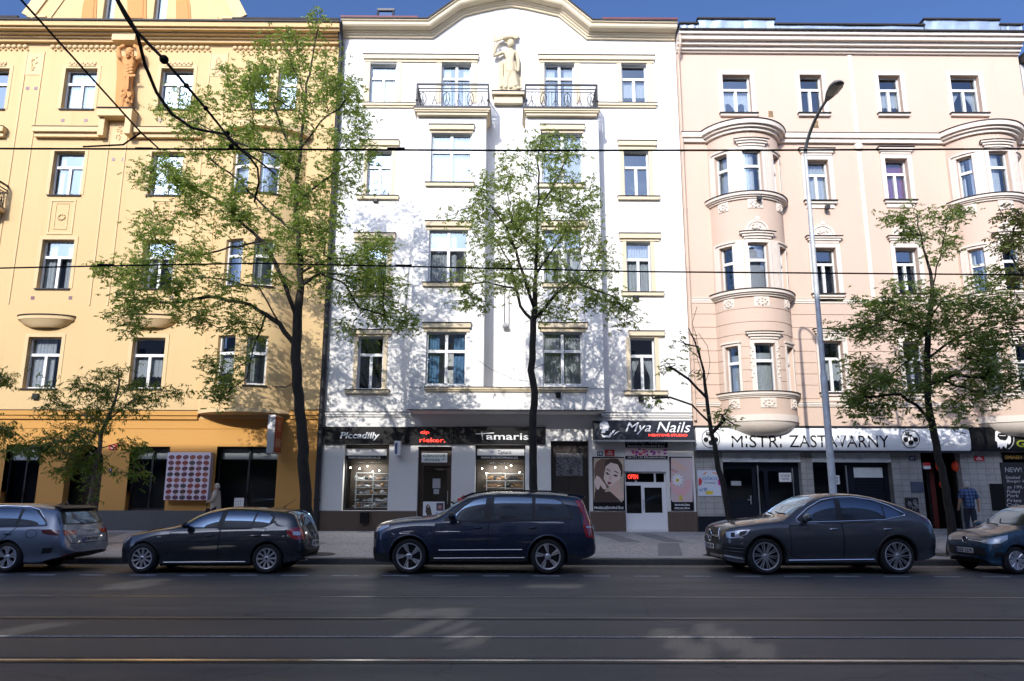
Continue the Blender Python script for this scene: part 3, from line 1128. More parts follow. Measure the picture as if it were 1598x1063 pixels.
# gable over the cornice
g0, g1 = P(46, 40, YW).x, P(371, 40, YW).x
gz = z0 + .55
hg = [op(163.5, -45, 181, 41), op(242, -45, 262, 41)]
s = MB()
gtop = zpx(-75)
i0, i1 = g0 + 1.4, g1 - 1.4
wall(s, f0, i0, i1, gz, gtop, hg, .26)
for a, sg in ((g0, 1), (g1, -1)):
    zz = zpx(26, x=46)
    s.poly([V((a, YW, gz)), V((a, YW, zz)), V((a + sg * 1.4, YW, zz + 2.6)), V((a + sg * 1.4, YW, gz))])
    s.poly([V((a, YW, gz)), V((a, YW, zz)), V((a, YW + 3, zz)), V((a, YW + 3, gz))])
gab = s.build('gable_wall', M_yel, By)
for a, sg in ((g0, 1), (g1, -1)):
    s = MB()
    zz = zpx(26, x=46)
    fbox(s, f0, min(a - sg * .1, a + sg * .62), max(a - sg * .1, a + sg * .62), zz - .06, zz + .03, -.07, .5)
    s.bar((a - sg * .12, YW - .02, zz), (a + sg * 1.3, YW - .02, zz + 2.65), .09, .5)
    s.bar((a + sg * .78, YW - .02, gz), (a + sg * .82, YW - .02, zz + .02), .05, .05)
    s.bar((a + sg * .82, YW - .02, zz), (a + sg * 1.8, YW - .02, zz + 1.9), .05, .05)
    s.build('gable_coping', M_yel2, gab)
for h in hg:
    w = window(f0, *h, .26, 'I', 'full', By)
    s = MB()
    fbox(s, f0, h[0] - .05, h[1] + .05, h[2] - .06, h[2] - .01, -.06, .2)
    s.build('sill', M_sheet, w)
for pts in (((126, 40), (150, 40), (153, -30), (140, -30), (130, 8)), ((200, 36), (229, 36), (229, -30), (198, -30)), ((275, 40), (299, 40), (297, 10), (290, -30), (275, -30))):
    s = MB()
    pl = [(P(x, y, YW).x, P(x, y, YW).z) for x, y in pts]
    s.extrude(pl, YW - .03, YW + .01)
    cx_, cz_ = sum(p[0] for p in pl) / len(pl), sum(p[1] for p in pl) / len(pl)
    s.extrude([(cx_ + (x - cx_) * .68, cz_ + (z - cz_) * .8) for x, z in pl], YW - .05, YW - .032)
    s.build('orange_panel', M_figo, By)
# ledges below the top floor with the step that carries the figure
zl = zpx(207)
ledge(By, 'ledge', f0, P(57, 207, YW).x, P(160, 207, YW).x, zl, .36, .28, M_yel2)
ledge(By, 'ledge', f0, P(214, 207, YW).x, P(318, 207, YW).x, zl, .36, .28, M_yel2)
ledge(By, 'ledge', f0, XYL, P(11, 210, YW).x, zl, .36, .28, M_yel2)
zs_ = zpx(178, x=190)
s = MB()
ua, ub = P(161, 190, YW).x, P(214, 190, YW).x
fbox(s, f0, ua, ub, zs_ - .30, zs_, -.45, .02)
fbox(s, f0, ua - .001, ua + .22, zl - .35, zs_ - .302, -.30, .02)
fbox(s, f0, ub - .22, ub + .001, zl - .35, zs_ - .302, -.45, .02)
s.build('figure_ledge', M_yel2, By)
c = MB()
fbox(c, f0, ua - .03, ub + .03, zs_ + .003, zs_ + .03, -.5, .02)
c.build('sheet_cap', M_sheet, By)
# atlas figure
s = MB()
u0, u1, z0_, z1_ = op(183, 64, 219, 72)
fbox(s, f0, u0, u1, z0_, z1_ + .1, -.42, .02)
s.build('impost', M_yel2, By)
def ry(x, y, d=0.2):
    return P(x, y, YW - d)
nd = dict(pel=(ry(200, 119), .22), wst=(ry(201, 110), .20), chs=(ry(203, 98), .26), nck=(ry(203, 90, .26), .12), hd=(ry(202, 84, .34), .15), top=(ry(201, 77, .34), .13),
          sl=(ry(193, 92), .13), el=(ry(186, 90, .36), .11), ul=(ry(185, 76, .34), .09), hl=(ry(196, 71, .34), .08), sr=(ry(213, 92), .13), er=(ry(219, 92, .36), .11), ur=(ry(217, 76, .34), .09), hr=(ry(208, 71, .34), .08),
          kl=(ry(194, 146), .17), al=(ry(189, 176), .14), kr=(ry(203, 147), .17), ar=(ry(197, 176), .13))
ed = [('pel', 'wst'), ('wst', 'chs'), ('chs', 'nck'), ('nck', 'hd'), ('hd', 'top'), ('chs', 'sl'), ('sl', 'el'), ('el', 'ul'), ('ul', 'hl'), ('chs', 'sr'), ('sr', 'er'), ('er', 'ur'), ('ur', 'hr'), ('pel', 'kl'), ('kl', 'al'), ('pel', 'kr'), ('kr', 'ar')]
fig = skin('relief_figure', nd, ed, M_figo, By)
s = MB()
s.ball(ry(202.5, 82, .36), .17, 8, sc=(.9, .9, 1.2))
for i in range(60):      # beard and curls
    s.ball(ry(R.uniform(197, 208), R.uniform(76, 90), R.uniform(.40, .47)), R.uniform(.02, .04), 4)
for i in range(40):
    s.ball(ry(R.uniform(189, 206), R.uniform(138, 160), R.uniform(.28, .40)), R.uniform(.02, .06), 4, sc=(1, .6, 1.3))
for i in range(7):       # belly and ribs
    s.ball(ry(198.5 + 6 * (i % 2), 101 + 2.4 * i, .36), .085, 5, sc=(1, .45, .8))
s.grid([[ry(x, 116, .43) for x in (193, 199, 205, 211)], [ry(x, 119, .45) for x in (193, 199, 205, 211)]])
s.grid([[ry(x, 117, .46) for x in (196.5, 201.5)], [ry(x, 139, .45) for x in (195.5, 200)]])
s.grid([[ry(x, y, .06) for x in (182 - (y > 120) * 2, 190, 200, 212 - (y - 90) * .08)] for y in (92, 120, 150, 177)])
s.build('drapery', M_figo, fig, smooth=60)
# half-round ledges over the first-floor windows
for cx_ in (73.5, 236):
    c = P(cx_, 495, YW)
    rows = []
    for k, zz in ((1, 0), (1, -.12), (.93, -.15), (.8, -.28), (.55, -.40)):
        rows.append([V((c.x + 1.02 * k * cos(pi * i / 16), YW + .01 - .42 * k * sin(pi * i / 16), c.z + zz)) for i in range(17)])
    s = MB()
    s.poly(rows[0])
    s.grid(rows)
    s.poly(rows[-1])
    o = s.build('half_round_ledge', M_yel2, By, smooth=30)
    k = MB()
    r0 = [V((c.x + 1.05 * cos(pi * i / 16), YW + .0 - .45 * sin(pi * i / 16), c.z + .004)) for i in range(17)]
    k.poly(r0)
    k.poly([p + V((0, 0, .03)) for p in r0])
    k.grid([r0, [p + V((0, 0, .03)) for p in r0]], 0, True)
    k.build('sheet_cap', M_sheet, o)
# bow
cb = P(399, 420, YW).x
bz0, bz1 = zpx(645, YW - .9), zpx(207)
fby = bowf(cb, 1.62, .9, YW)
s = MB()
wbow = []
for (yt, yb, st) in ((236, 303, 'I'), (375, 447, 'I'), (525, 602, 'I')):
    z0, z1 = zpx(yb, YW - .8), zpx(yt, YW - .8)
    wbow += [(-.92, -.2, z0, z1), (.2, .92, z0, z1)]
wall(s, fby, -fby.um, fby.um, bz0, bz1, wbow, .2)
us = useg(-fby.um, fby.um, fby)
s.poly([fby(u, bz0) for u in us])
s.poly([fby(u, bz1) for u in us])
s.build('bow', M_yel, By, smooth=30)
for i, h in enumerate(wbow):
    w = window(fby, *h, .2, 'I', ('half', 'full', None, 'full', 'half', 'full')[i], By)
    k = MB()
    fbox(k, fby, h[0] - .05, h[1] + .05, h[2] - .06, h[2] - .01, -.06, .15)
    k.build('sill', M_sheet, w)
q = MB()
for (yt, yb, st) in ((236, 303, 'I'), (375, 447, 'I'), (525, 602, 'I')):
    q.poly([V((cb - 1.3, YW - .02, zpx(yb) - .2)), V((cb + 1.3, YW - .02, zpx(yb) - .2)), V((cb + 1.3, YW - .02, zpx(yt) + .3)), V((cb - 1.3, YW - .02, zpx(yt) + .3))])
q.build('room_back', M_int, By)
k = MB()
fbox(k, fby, -fby.um, fby.um, bz1 - .34, bz1 - .05, -.22, .05)
k.build('bow_cornice', M_yel2, By)
k = MB()
fbox(k, fby, -fby.um, fby.um, bz0 + .02, bz0 + .16, -.06, .05)
k.build('bow_moulding', M_yel2, By)
# string course over the ground floor
ledge(By, 'string_course', f0, XYL, cb - 1.6, zpx(641, x=150), .30, .13, M_ora)
ledge(By, 'string_course', f0, cb + 1.6, XYR, zpx(641, x=480), .30, .13, M_ora)
s = MB()
fbox(s, f0, XYL, XYR, zpx(671), zpx(670), -.02, .02)
s.build('moulding', M_ora, By)
xs = [XYL] + [v for k_ in ('sa', 'arch', 'sb', 'sc') for v in (op(*SHY[k_])[:2])] + [XYR]
for a, b in ((xs[0], xs[3]), (xs[4], XYR)):
    s = MB()
    fbox(s, f0, a + .003, b - .003, .3, pzy, -.04, .02)
    s.build('plinth', M_plinth_g, By)
for k_, sty, cu in (('sa', 'P', None), ('sb', 'P', None), ('sc', 'P', None)):
    h = op(*SHY[k_])
    w = window(f0, h[0], h[1], h[2], h[3], .33, 'P', None, By, M_dark, M_sglass, .06, name='shop_window')
    s = MB()
    um = (h[0] + h[1]) / 2
    fbox(s, f0, um - .03, um + .03, h[2] + .08, h[3] - .06, .27, .33)
    zr = h[3] - (h[3] - h[2]) * .19
    s.build('mullion', M_dark, w)
    b_ = MB()
    b_.poly([f0(h[0] + .05, zr, .40), f0(h[1] - .05, zr, .40), f0(h[1] - .05, h[3], .40), f0(h[0] + .05, h[3], .40)])
    b_.build('blind', mat('pale_blind', (.4, .41, .42), .8), w)
    q = MB()
    q.box(h[0] - .3, h[1] + .3, YW + 1.4, YW + 1.45, .3, h[3] + .2)
    q.build('room_back', M_int, w)
    if k_ == 'sa':
        u0, u1, z0, z1 = op(21, 701, 60, 708.5, YW + .3)
        letters('window_lettering', 'asian food    shop', (u0, u1, z0, z1), YW + .25, M_whitep, w, bold=.02)
        s = MB()
        u0, u1, z0, z1 = op(12, 712, 62, 718, YW + .3)
        fbox(s, f0, u0, u1, z0, z1, .34, .36)
        s.build('white_band', M_whitep, w)
    if k_ == 'sc':
        s = MB()
        for l, t, r_, b in ((366, 777, 381, 799),):
            u0, u1, z0, z1 = op(l, t, r_, b, YW + .3)
            fbox(s, f0, u0, u1, z0, z1, .24, .26)
        pn = s.build('paper_notice', M_whitep, w)
        s = MB()
        for i in range(4):
            for j in range(3):
                fbox(s, f0, u0 + .05 + (u1 - u0 - .1) * j / 3, u0 + .02 + (u1 - u0 - .1) * (j + .8) / 3, z0 + .05 + (z1 - z0 - .1) * i / 4, z0 + .03 + (z1 - z0 - .1) * (i + .75) / 4, .236, .239)
        s.build('printed_picture', M_blind, pn)
# arched entrance: inner door
s = MB()
s.box(ah[0] - .02, ah[1] + .02, YW + .86, YW + .92, .3, ac[1] - .15)
s.box(ah[0] + .12, ac[0] - .03, YW + .83, YW + .859, .6, ac[1] - .3)
s.box(ac[0] + .03, ah[1] - .12, YW + .83, YW + .859, .6, ac[1] - .3)
d = s.build('entrance_door', M_dwood, By)
s = MB()
s.box(ah[0] - .02, ah[1] + .02, YW + .80, YW + .90, ac[1] - .148, ac[1] - .06)
s.build('door_head', M_dark, d)
s = MB()
s.poly([V((x, YW + .88, z)) for x, z in arc])
s.build('pane', M_sglass, d)
# little balcony cut by the left edge
bx0, bx1 = P(-52, 335, YW).x, P(9, 335, YW).x
zb0 = zpx(333)
s = MB()
s.box(bx0, bx1 - .02, YW - .55, YW - .003, zb0 - .12, zb0)
s.box(bx0 + .1, bx1 - .15, YW - .4, YW - .004, zb0 - .32, zb0 - .121)
b_ = s.build('balcony', M_yel2, By)
railing(bx0 + .05, bx1 - .06, YW - .5, YW - .02, zb0 + .01, zpx(295), 0).build('railing', M_iron, b_)
s = MB()
s.tube([(P(404, 604, YW).x, YW - .05, zpx(604)), (P(437, 606, YW - .9).x + .15, YW - .75, zpx(606, YW - .7)), (P(456, 600, YW - .05).x, YW - .06, zpx(600))], .02, 6)
s.build('cable', M_iron, By)

# ================================================================ pink building
XPL, XPR = XWR + .03, 20.1
Bp = thing('apartment_building', 'pale pink apartment building with round bow windows and a white shop sign board', 'building', (13, YW, 0.4))
SHP = dict(sa=(1130, 706, 1253, 822), sb=(1271, 706, 1395, 822), dr=(1442, 706, 1504, 826), ng=(1570, 706, 1632, 822))
wp = [((1128.5, 117, 1172, 177), 'T', 'lace'), ((1249.5, 117, 1284, 177), 'T', None), ((1373, 118, 1407, 177), 'T', 'half'), ((1485.5, 118, 1530, 177), 'T', 'tie'),
      ((1259, 250, 1294, 313), 'T', 'full'), ((1383, 248, 1418, 312), 'T', 'full'),
      ((1271, 387, 1306, 458), 'T', None), ((1399, 387, 1434, 458), 'T', None),
      ((1283, 532, 1317, 612), 'T', 'half'), ((1411, 533, 1444, 611), 'T', None)]
hp = [op(*w[0]) for w in wp]
zsh = zpx(666, x=1300)
zp1 = zpx(82)
pa = 1.36
bows = []
for cx_ in (1157, 1525.5):
    c = P(cx_, 208, YW).x
    bows.append((c, bowf(c, pa, 1.0, YW)))
bows.append((bows[1][0] + bows[1][0] - bows[0][0], None))
brow = [(232, 299, 0), (377, 450, 1), (534, 609, 2)]
zrow = [(zpx(b, YW - .95), zpx(t, YW - .95)) for t, b, _ in brow]
mb = MB()
holesb = [(c - 1.15, c + 1.15, z0 - .2, z1 + .3, .05) for c, f in bows[:2] for z0, z1 in zrow]
wall(mb, f0, XPL, XPR, zsh, zp1 + .5, hp + holesb, .26)
mb.build('wall', M_pink, Bp)
for x in (XPL, XPR):
    s = MB()
    s.poly([V((x, YW, .3)), V((x, YW + 12, .3)), V((x, YW + 12, zp1 + 1)), V((x, YW, zp1 + 1))])
    s.build('side_wall', M_pink, Bp)
M_ptile = None
m, t, b = _new('grey_tile')
br = t.nodes.new('ShaderNodeTexBrick')
br.inputs['Color1'].default_value = (.40, .39, .37, 1)
br.inputs['Color2'].default_value = (.36, .355, .34, 1)
br.inputs['Mortar'].default_value = (.2, .19, .18, 1)
br.inputs['Scale'].default_value = 1
br.inputs['Mortar Size'].default_value = .008
br.inputs['Brick Width'].default_value = .3
br.inputs['Row Height'].default_value = .2
br.offset = 0
g = t.nodes.new('ShaderNodeNewGeometry')
sx = t.nodes.new('ShaderNodeSeparateXYZ')
cx2 = t.nodes.new('ShaderNodeCombineXYZ')
t.links.new(g.outputs['Position'], sx.inputs[0])
t.links.new(sx.outputs[0], cx2.inputs[0])
t.links.new(sx.outputs[2], cx2.inputs[1])
t.links.new(cx2.outputs[0], br.inputs[0])
dn = _ramp(t, _noise(t, 2.5, 5, .7, _pos(t)), [(.45, 1.0), (.75, .7)])
t.links.new(_mix(t, br.outputs[0], dn, 1.0, 'MULTIPLY'), b.inputs['Base Color'])
b.inputs['Roughness'].default_value = .35
M_ptile = m
mb = MB()
hs = [op(*v) + (.4,) for v in SHP.values()]
wall(mb, f0, XPL, XPR, .3, zsh, hs, .4)
mb.build('tiled_wall', M_ptile, Bp)
q = MB()
q.poly([V((XPL + .02, YW + 1.5, .3)), V((XPR - .02, YW + 1.5, .3)), V((XPR - .02, YW + 1.5, zp1)), V((XPL + .02, YW + 1.5, zp1))])
for zz in (4.4, 8.0, 11.7, 15.35):
    q.box(XPL + .05, XPR - .05, YW + .3, YW + 1.49, zz - .1, zz)
q.build('room_partition', M_int, Bp)
def tympanum(s, f, u, z, w):
    rows = []
    for k, d in ((1, .02), (1, -.07), (.82, -.07), (.78, -.03), (0, -.03)):
        rows.append([f(u + w * k * cos(pi * i / 14), z + w * 1.0 * k * sin(pi * i / 14), d) for i in range(15)])
    s.grid(rows)
    for i in range(11):
        a = R.uniform(.3, pi - .3)
        r_ = R.uniform(.1, .6) * w
        s.ball(f(u + r_ * cos(a), z + .05 + r_ * sin(a), -.04), .045, 4)
    fbox(s, f, u - .08, u + .08, z + w * .95, z + w * 1.25, -.09, .02)
for i, ((bb, st, cu), h) in enumerate(zip(wp, hp)):
    w = window(f0, *h, .26, st, cu, Bp, ft=.05, cm=M_curtp if i == 5 else None)
    s = MB()
    surround(s, f0, h[0], h[1], h[2] - .02, h[3], .17, -.03 if i < 4 else -.06)
    if i >= 4:
        for k in range(3):
            fbox(s, f0, h[0] - .14 - .05 * k, h[1] + .14 + .05 * k, h[3] + .17 + .085 * k, h[3] + .17 + .085 * k + .06, -.09 - .045 * k, .02)
        fbox(s, f0, h[0] - .1, h[1] + .1, h[2] - .32, h[2] - .15, -.05, .02)
    if i in (6, 7):
        tympanum(s, f0, (h[0] + h[1]) / 2, h[3] + .45, .46)
    s.build('surround', M_ptrim, w)
    c = MB()
    fbox(c, f0, h[0] - .2, h[1] + .2, h[2] - .06, h[2] - .02, -.17, .2)
    if i >= 4:
        fbox(c, f0, h[0] - .27, h[1] + .27, h[3] + .17 + .236, h[3] + .17 + .26, -.22, .02)
    c.build('sheet_cap', M_sheet, w)
    s = MB()
    fbox(s, f0, h[0] - .17, h[1] + .17, h[2] - .15, h[2] - .065, -.12, .02)
    s.build('sill', M_ptrim, w)
zg = [zpx(y) for y in (473, 489.5, 510, 528, 547, 565, 582.5, 600, 621)]
def courses(s, f, u0, u1, cuts, d=-.025):
    for za, zb in zip(zg, zg[1:]):
        iv = [(u0, u1)]
        for c0, c1, k0, k1 in cuts:
            if k0 < za - .02 and k1 > zb + .02:
                nv = []
                for a, b in iv:
                    if c1 <= a or c0 >= b:
                        nv.append((a, b))
                    else:
                        if c0 > a + .03:
                            nv.append((a, c0))
                        if c1 < b - .03:
                            nv.append((c1, b))
                iv = nv
        for a, b in iv:
            fbox(s, f, a, b, zb + .018, za - .018, d, .02)
s = MB()
cuts = [(h[0] - .19, h[1] + .19, h[2] - .2, h[3] + .5) for h in hp[8:]] + [(c - pa - .02, c + pa + .02, 0, 40) for c, f in bows[:2]]
courses(s, f0, XPL + .02, XPR - .02, cuts)
s.build('rusticated_courses', M_pink, Bp)
bands = [(XPL + .02, bows[0][0] - pa), (bows[0][0] + pa, bows[1][0] - pa), (bows[1][0] + pa, XPR - .02)]
for nm, y, hgt, out in (('string_course', 208, .36, .2), ('sill_band', 465, .16, .05), ('sill_band', 627, .14, .08)):
    for a, b in bands:
        ledge(Bp, nm, f0, a, b, zpx(y), hgt, out, M_ptrim, M_sheet if nm == 'string_course' else M_ptrim)
s = MB()
u = P(1343, 270, YW).x
fbox(s, f0, u - .08, u + .08, zpx(462), zpx(83), -.03, .02)
s.ball((u, YW - .04, zpx(226)), .17, 6, sc=(1, .5, 1.2))
s.build('pilaster_strip', M_ptrim, Bp)
z0 = zpx(82)
s = MB()
for d, a, b in ((.10, 0, .07), (.2, .071, .2), (.34, .201, .33), (.5, .331, .5), (.6, .501, .62)):
    fbox(s, f0, XPL, XPR, z0 + a, z0 + b, -d, .02)
s.build('cornice', M_ptrim, Bp)
s = MB()
fbox(s, f0, XPL, XPR + .03, z0 + .622, z0 + .68, -.68, .1)
s.build('gutter', M_sheet, Bp)
for l, r_, t in ((1060, 1088, 41), (1088.5, 1207, 34), (1208, 1439, 43), (1440, 1557, 35), (1558, 1592, 43)):
    u0, u1, _, z1 = op(l, t, r_, 52)
    s = MB()
    n_ = 10
    rows = [[V((u0 + (u1 - u0) * j / n_, YW - .12 + R.uniform(-.015, .015), z)) for j in range(n_ + 1)] for z in (z0 + .6, z0 + .85, z1)]
    s.grid(rows)
    s.poly([rows[0][0], rows[-1][0], V((u0, YW + 3, z1)), V((u0, YW + 3, z0 + .6))])
    s.poly([rows[0][-1], rows[-1][-1], V((u1, YW + 3, z1)), V((u1, YW + 3, z0 + .6))])
    k = s.build('attic_parapet', M_zinc, Bp)
    s = MB()
    fbox(s, f0, u0 - .04, u1 + .04, z1 + .003, z1 + .06, -.2, 3)
    s.build('sheet_cap', M_sheet, k)
pipe(Bp, [(XPL + .05, YW - .5, z0 + .6), (XPL + .05, YW - .5, z0 + .1), (XPL + .05, YW - .1, z0 - .3), (XPL + .05, YW - .1, zsh + .2)], .055, M_pink)
for bi, (c, f) in enumerate(bows[:2]):
    z_top, z_bot = zpx(212), zpx(655, YW - .95)
    s = MB()
    wid = .40
    hb_ = []
    for z0_, z1_ in zrow:
        hb_ += [(-.36, .36, z0_, z1_)] + [(sg * 1.16 - .26, sg * 1.16 + .26, z0_ - .02, z1_ - .05) for sg in (-1, 1)]
    wall(s, f, -f.um, f.um, z_bot, z_top, hb_, .2)
    us = useg(-f.um, f.um, f)
    s.poly([f(u, z_top) for u in us])
    s.build('bow', M_pink, Bp, smooth=30)
    s = MB()   # bellied underside
    rows = [[f(u, z_bot, 0) for u in us]]
    cen = V((c, YW, 0))
    for k, dz in ((.97, -.10), (.86, -.26), (.62, -.42), (.3, -.5), (.02, -.52)):
        rows.append([V((c + (f(u, 0).x - c) * k, YW + (f(u, 0).y - YW) * k, z_bot + dz)) for u in us])
    s.grid(rows)
    s.build('bow_underside', M_ptrim, Bp, smooth=50)
    s = MB()
    courses(s, f, -f.um, f.um, [(h[0] - .1, h[1] + .1, h[2] - .1, h[3] + (.5 if abs(h[0] + h[1]) < .1 else .1)) for h in hb_[6:]], -.02)
    s.build('rusticated_courses', M_pink, Bp)
    cu = [('left', 'full', None), (None, 'blind', None), ('low', 'low', None)] if bi == 0 else [('sides', 'left', None), ('sides', None, None), ('low', 'half', None)]
    for i, h in enumerate(hb_):
        row, col = i // 3, i % 3
        kind = {0: cu[row][1] if row != 0 or bi else 'left', 1: cu[row][0] if not (row == 0 and bi == 0) else 'full', 2: None}[col]
        w = window(f, *h, .2, 'I', kind, Bp, ft=.045)
        s = MB()
        surround(s, f, h[0], h[1], h[2], h[3], .09 if col else .13, -.035, top=True)
        if col == 0:
            for k in range(3):
                fbox(s, f, h[0] - .12 - .05 * k, h[1] + .12 + .05 * k, h[3] + .14 + .09 * k, h[3] + .2 + .09 * k, -.08 - .05 * k, .02)
            if row == 1:
                tympanum(s, f, 0, h[3] + .42, .42)
            if row == 2:
                for sg in (-1, 1):
                    for k in range(9):
                        s.ball(f(sg * (.45 + .03 * (-1) ** k), h[2] + .5 + k * .13, -.03), .045, 4)
        else:
            fbox(s, f, h[0] - .12, h[1] + .12, h[3] + .092, h[3] + .15, -.09, .02)
        s.build('surround', M_ptrim, w)
        if col == 0:
            s = MB()
            fbox(s, f, h[0] - .25, h[1] + .25, h[3] + .382, h[3] + .405, -.21, .02)
            s.build('sheet_cap', M_sheet, w)
    for z0_, z1_ in zrow[:2]:      # fluted piers between the windows of the two upper storeys
        for sg in (-1, 1):
            s = MB()
            fbox(s, f, min(sg * .51, sg * .85), max(sg * .51, sg * .85), z0_ + .03, z1_ + .12, -.015, .02)
            for k in range(4):
                u = sg * (.54 + k * .085)
                fbox(s, f, u - .03, u + .03, z0_ + .05, z1_ + .1, -.035, .0)
            s.build('fluted_pier', M_ptrim, Bp)
            s = MB()
            fbox(s, f, sg * 1.6 - .09, sg * 1.6 + .09, z0_, z1_ + .1, -.03, .02)
            s.build('corner_pier', M_ptrim, Bp)
    # ledges round the bow
    for k, (zz, hgt, out) in enumerate(((zpx(208), .38, .30), (zrow[0][0] - .02, .22, .19), (zrow[1][0] - .02, .23, .20), (zrow[2][0] - .02, .19, .13))):
        s = MB()
        e = f.um + .02
        fbox(s, f, -e, e, zz - hgt * .45, zz, -out, .04)
        fbox(s, f, -e, e, zz - hgt * .7, zz - hgt * .45 - .001, -out * .68, .04)
        fbox(s, f, -e, e, zz - hgt, zz - hgt * .7 - .001, -out * .35, .04)
        o = s.build('bow_ledge', M_ptrim, Bp, smooth=30)
        s = MB()
        fbox(s, f, -e, e, zz + .002, zz + .03, -out - .03, .05)
        s.build('sheet_cap', M_sheet, o)
        if k:
            for u in (-1.15, 0, 1.15):
                s = MB()
                wd = .27 if u == 0 else .2
                fbox(s, f, u - wd, u + wd, zz - hgt - .36, zz - hgt - .02, -.03, .02)
                for j in range(9):
                    a = j * 2 * pi / 8
                    s.ball(f(u + wd * .6 * cos(a) * (j < 8), zz - hgt - .19 + .11 * sin(a) * (j < 8), -.035), .05, 4)
                s.build('cartouche', M_ptrim, Bp)
    s = MB()
    fbox(s, f, -f.um, f.um, z_bot - .002, z_bot + .22, -.03, .03)
    s.build('bow_moulding', M_ptrim, Bp)
# shop fronts of the pink house
M_awn = mat('grey_awning', (.66, .70, .71), .7, var=.15)
def shopbase(k, out=.4):
    return op(*SHP[k])
for k in ('sa', 'sb'):
    h = shopbase(k)
    zaw = zpx(721, x=1250)
    s = MB()
    fbox(s, f0, h[0], h[1], zaw, h[3] + .005, .02, .39)
    aw = s.build('awning_box', M_awn, Bp)
    s = MB()
    for i in range(4 if k == 'sa' else 3):
        u = h[0] + (h[1] - h[0]) * (.2 + .2 * i)
        z = (zaw + h[3]) / 2 - .02
        s.tube([V((u + .09 * cos(a), YW + .015, z + .09 * sin(a))) for a in [j * pi / 6 for j in range(13)]], .007, 4)
        s.bar((u - .05, YW + .013, z + .03), (u + .04, YW + .013, z - .05), .012)
        s.bar((u - .03, YW + .013, z - .04), (u + .05, YW + .013, z + .04), .012)
    s.build('round_icon', M_blind, aw)
    s = MB()
    w_ = h[1] - h[0]
    zd = zaw
    hh_ = zd - h[2]
    if k == 'sa':
        bars = [(0, .04, 0, 1), (.40, .445, 0, 1), (.55, .60, 0, 1), (.93, 1, 0, 1), (.04, .40, .9, 1), (.45, .93, .86, 1), (.04, .40, 0, .42), (.45, .93, 0, .3)]
    else:
        bars = [(0, .05, 0, 1), (.44, .50, 0, 1), (.94, 1, 0, 1), (.05, .94, .93, 1), (.05, .94, 0, .28), (.50, .56, 0, .93)]
    for a, b, c0, c1 in bars:
        fbox(s, f0, h[0] + w_ * a, h[0] + w_ * b, h[2] + hh_ * c0, h[2] + hh_ * c1, .28 + .004 * a, .36)
    d = s.build('shop_front', M_navy, Bp)
    s = MB()
    s.poly([f0(h[0], h[2], .33), f0(h[1], h[2], .33), f0(h[1], zd, .33), f0(h[0], zd, .33)])
    s.build('pane', M_sglass, d)
    s = MB()
    u = h[0] + w_ * (.47 if k == 'sa' else .46)
    s.bar((u, YW + .26, h[2]), (u, YW + .26, zd - .1), .035)
    s.build('metal_profile', M_silver, d)
    s = MB()
    if k == 'sa':
        u = h[0] + w_ * .92
        s.bar((u, YW + .27, h[2]), (u, YW + .27, zd - .2), .03)
        s.build('metal_profile', M_silver, d)
    s = MB()
    for l, t, r_, b in (((1215, 738, 1234, 752),) if k == 'sa' else ((1299.5, 742, 1309.5, 756),)):
        u0, u1, z0, z1 = op(l, t, r_, b, YW + .3)
        fbox(s, f0, u0, u1, z0, z1, .25, .262)
    pn = s.build('paper_notice', M_whitep, d)
    letters('notice_lettering', 'VCHOD\nVLEVO' if k == 'sa' else 'WC\n20', (u0 + .05, u1 - .05, z0 + .06, z1 - .06), YW + .248, M_black, pn, thick=.002)
    s = MB()
    s.box(h[0] - .2, h[1] + .2, YW + 1.3, YW + 1.35, .3, h[3] + .3)
    s.build('room_back', M_int, d)
    if k == 'sa':
        s = MB()
        u = h[0] + w_ * .36
        s.tube([(u, YW + .24, 1.35), (u, YW + .24, 1.65)], .02, 6)
        s.bar((u - .12, YW + .22, 1.5), (u, YW + .22, 1.5), .03)
        s.build('handle', M_silver, d)
        s = MB()
        fbox(s, f0, h[0] + w_ * .12, h[0] + w_ * .25, h[2] + hh_ * .63, h[2] + hh_ * .7, .25, .262)
        s.build('sticker', M_blind, d)
    else:
        s = MB()
        ua, ub = h[0] + w_ * .565, h[0] + w_ * .93
        zt_ = h[2] + hh_ * .92
        zm_ = zpx(745, x=1350)
        fbox(s, f0, ua, ub, zm_, zt_, .30, .325)
        s.build('grey_panel', M_awn, d)
        s = MB()
        z = zm_ - .03
        while z > h[2] + .5:
            fbox(s, f0, ua, ub, z - .085, z - .012, .29, .32)
            fbox(s, f0, ua, ub, z - .012, z, .305, .321)
            z -= .097
        s.build('roller_shutter', M_navy, d)
xs = [XPL] + [v for k in ('sa', 'sb', 'dr') for v in op(*SHP[k])[:2]]
for a, b in ((xs[0], xs[1]), (xs[2], xs[3]), (xs[4], xs[5])):
    s = MB()
    fbox(s, f0, a + .003, b - .003, .3, zpx(806, x=1200), -.03, .02)
    s.build('plinth', M_navy, Bp)
h = op(*SHP['dr'])
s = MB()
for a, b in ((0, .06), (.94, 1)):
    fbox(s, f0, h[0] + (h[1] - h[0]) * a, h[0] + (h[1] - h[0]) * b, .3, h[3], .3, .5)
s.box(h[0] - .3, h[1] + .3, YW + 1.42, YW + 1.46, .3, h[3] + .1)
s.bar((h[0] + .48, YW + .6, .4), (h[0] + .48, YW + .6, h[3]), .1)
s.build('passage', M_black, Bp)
s = MB()
s.bar((h[0] + .75, YW + .8, .4), (h[0] + .75, YW + .8, h[3] - .5), .18, .1)
s.build('passage_post', mat('dark_red', (.12, .015, .01), .6), Bp)
h = op(*SHP['ng'])
s = MB()
fbox(s, f0, h[0], XPR, .35, h[3], .30, .36)
s.build('shop_front', M_black, Bp)
u0, u1, z0, z1 = op(1545, 755, 1567, 797)
s = MB()
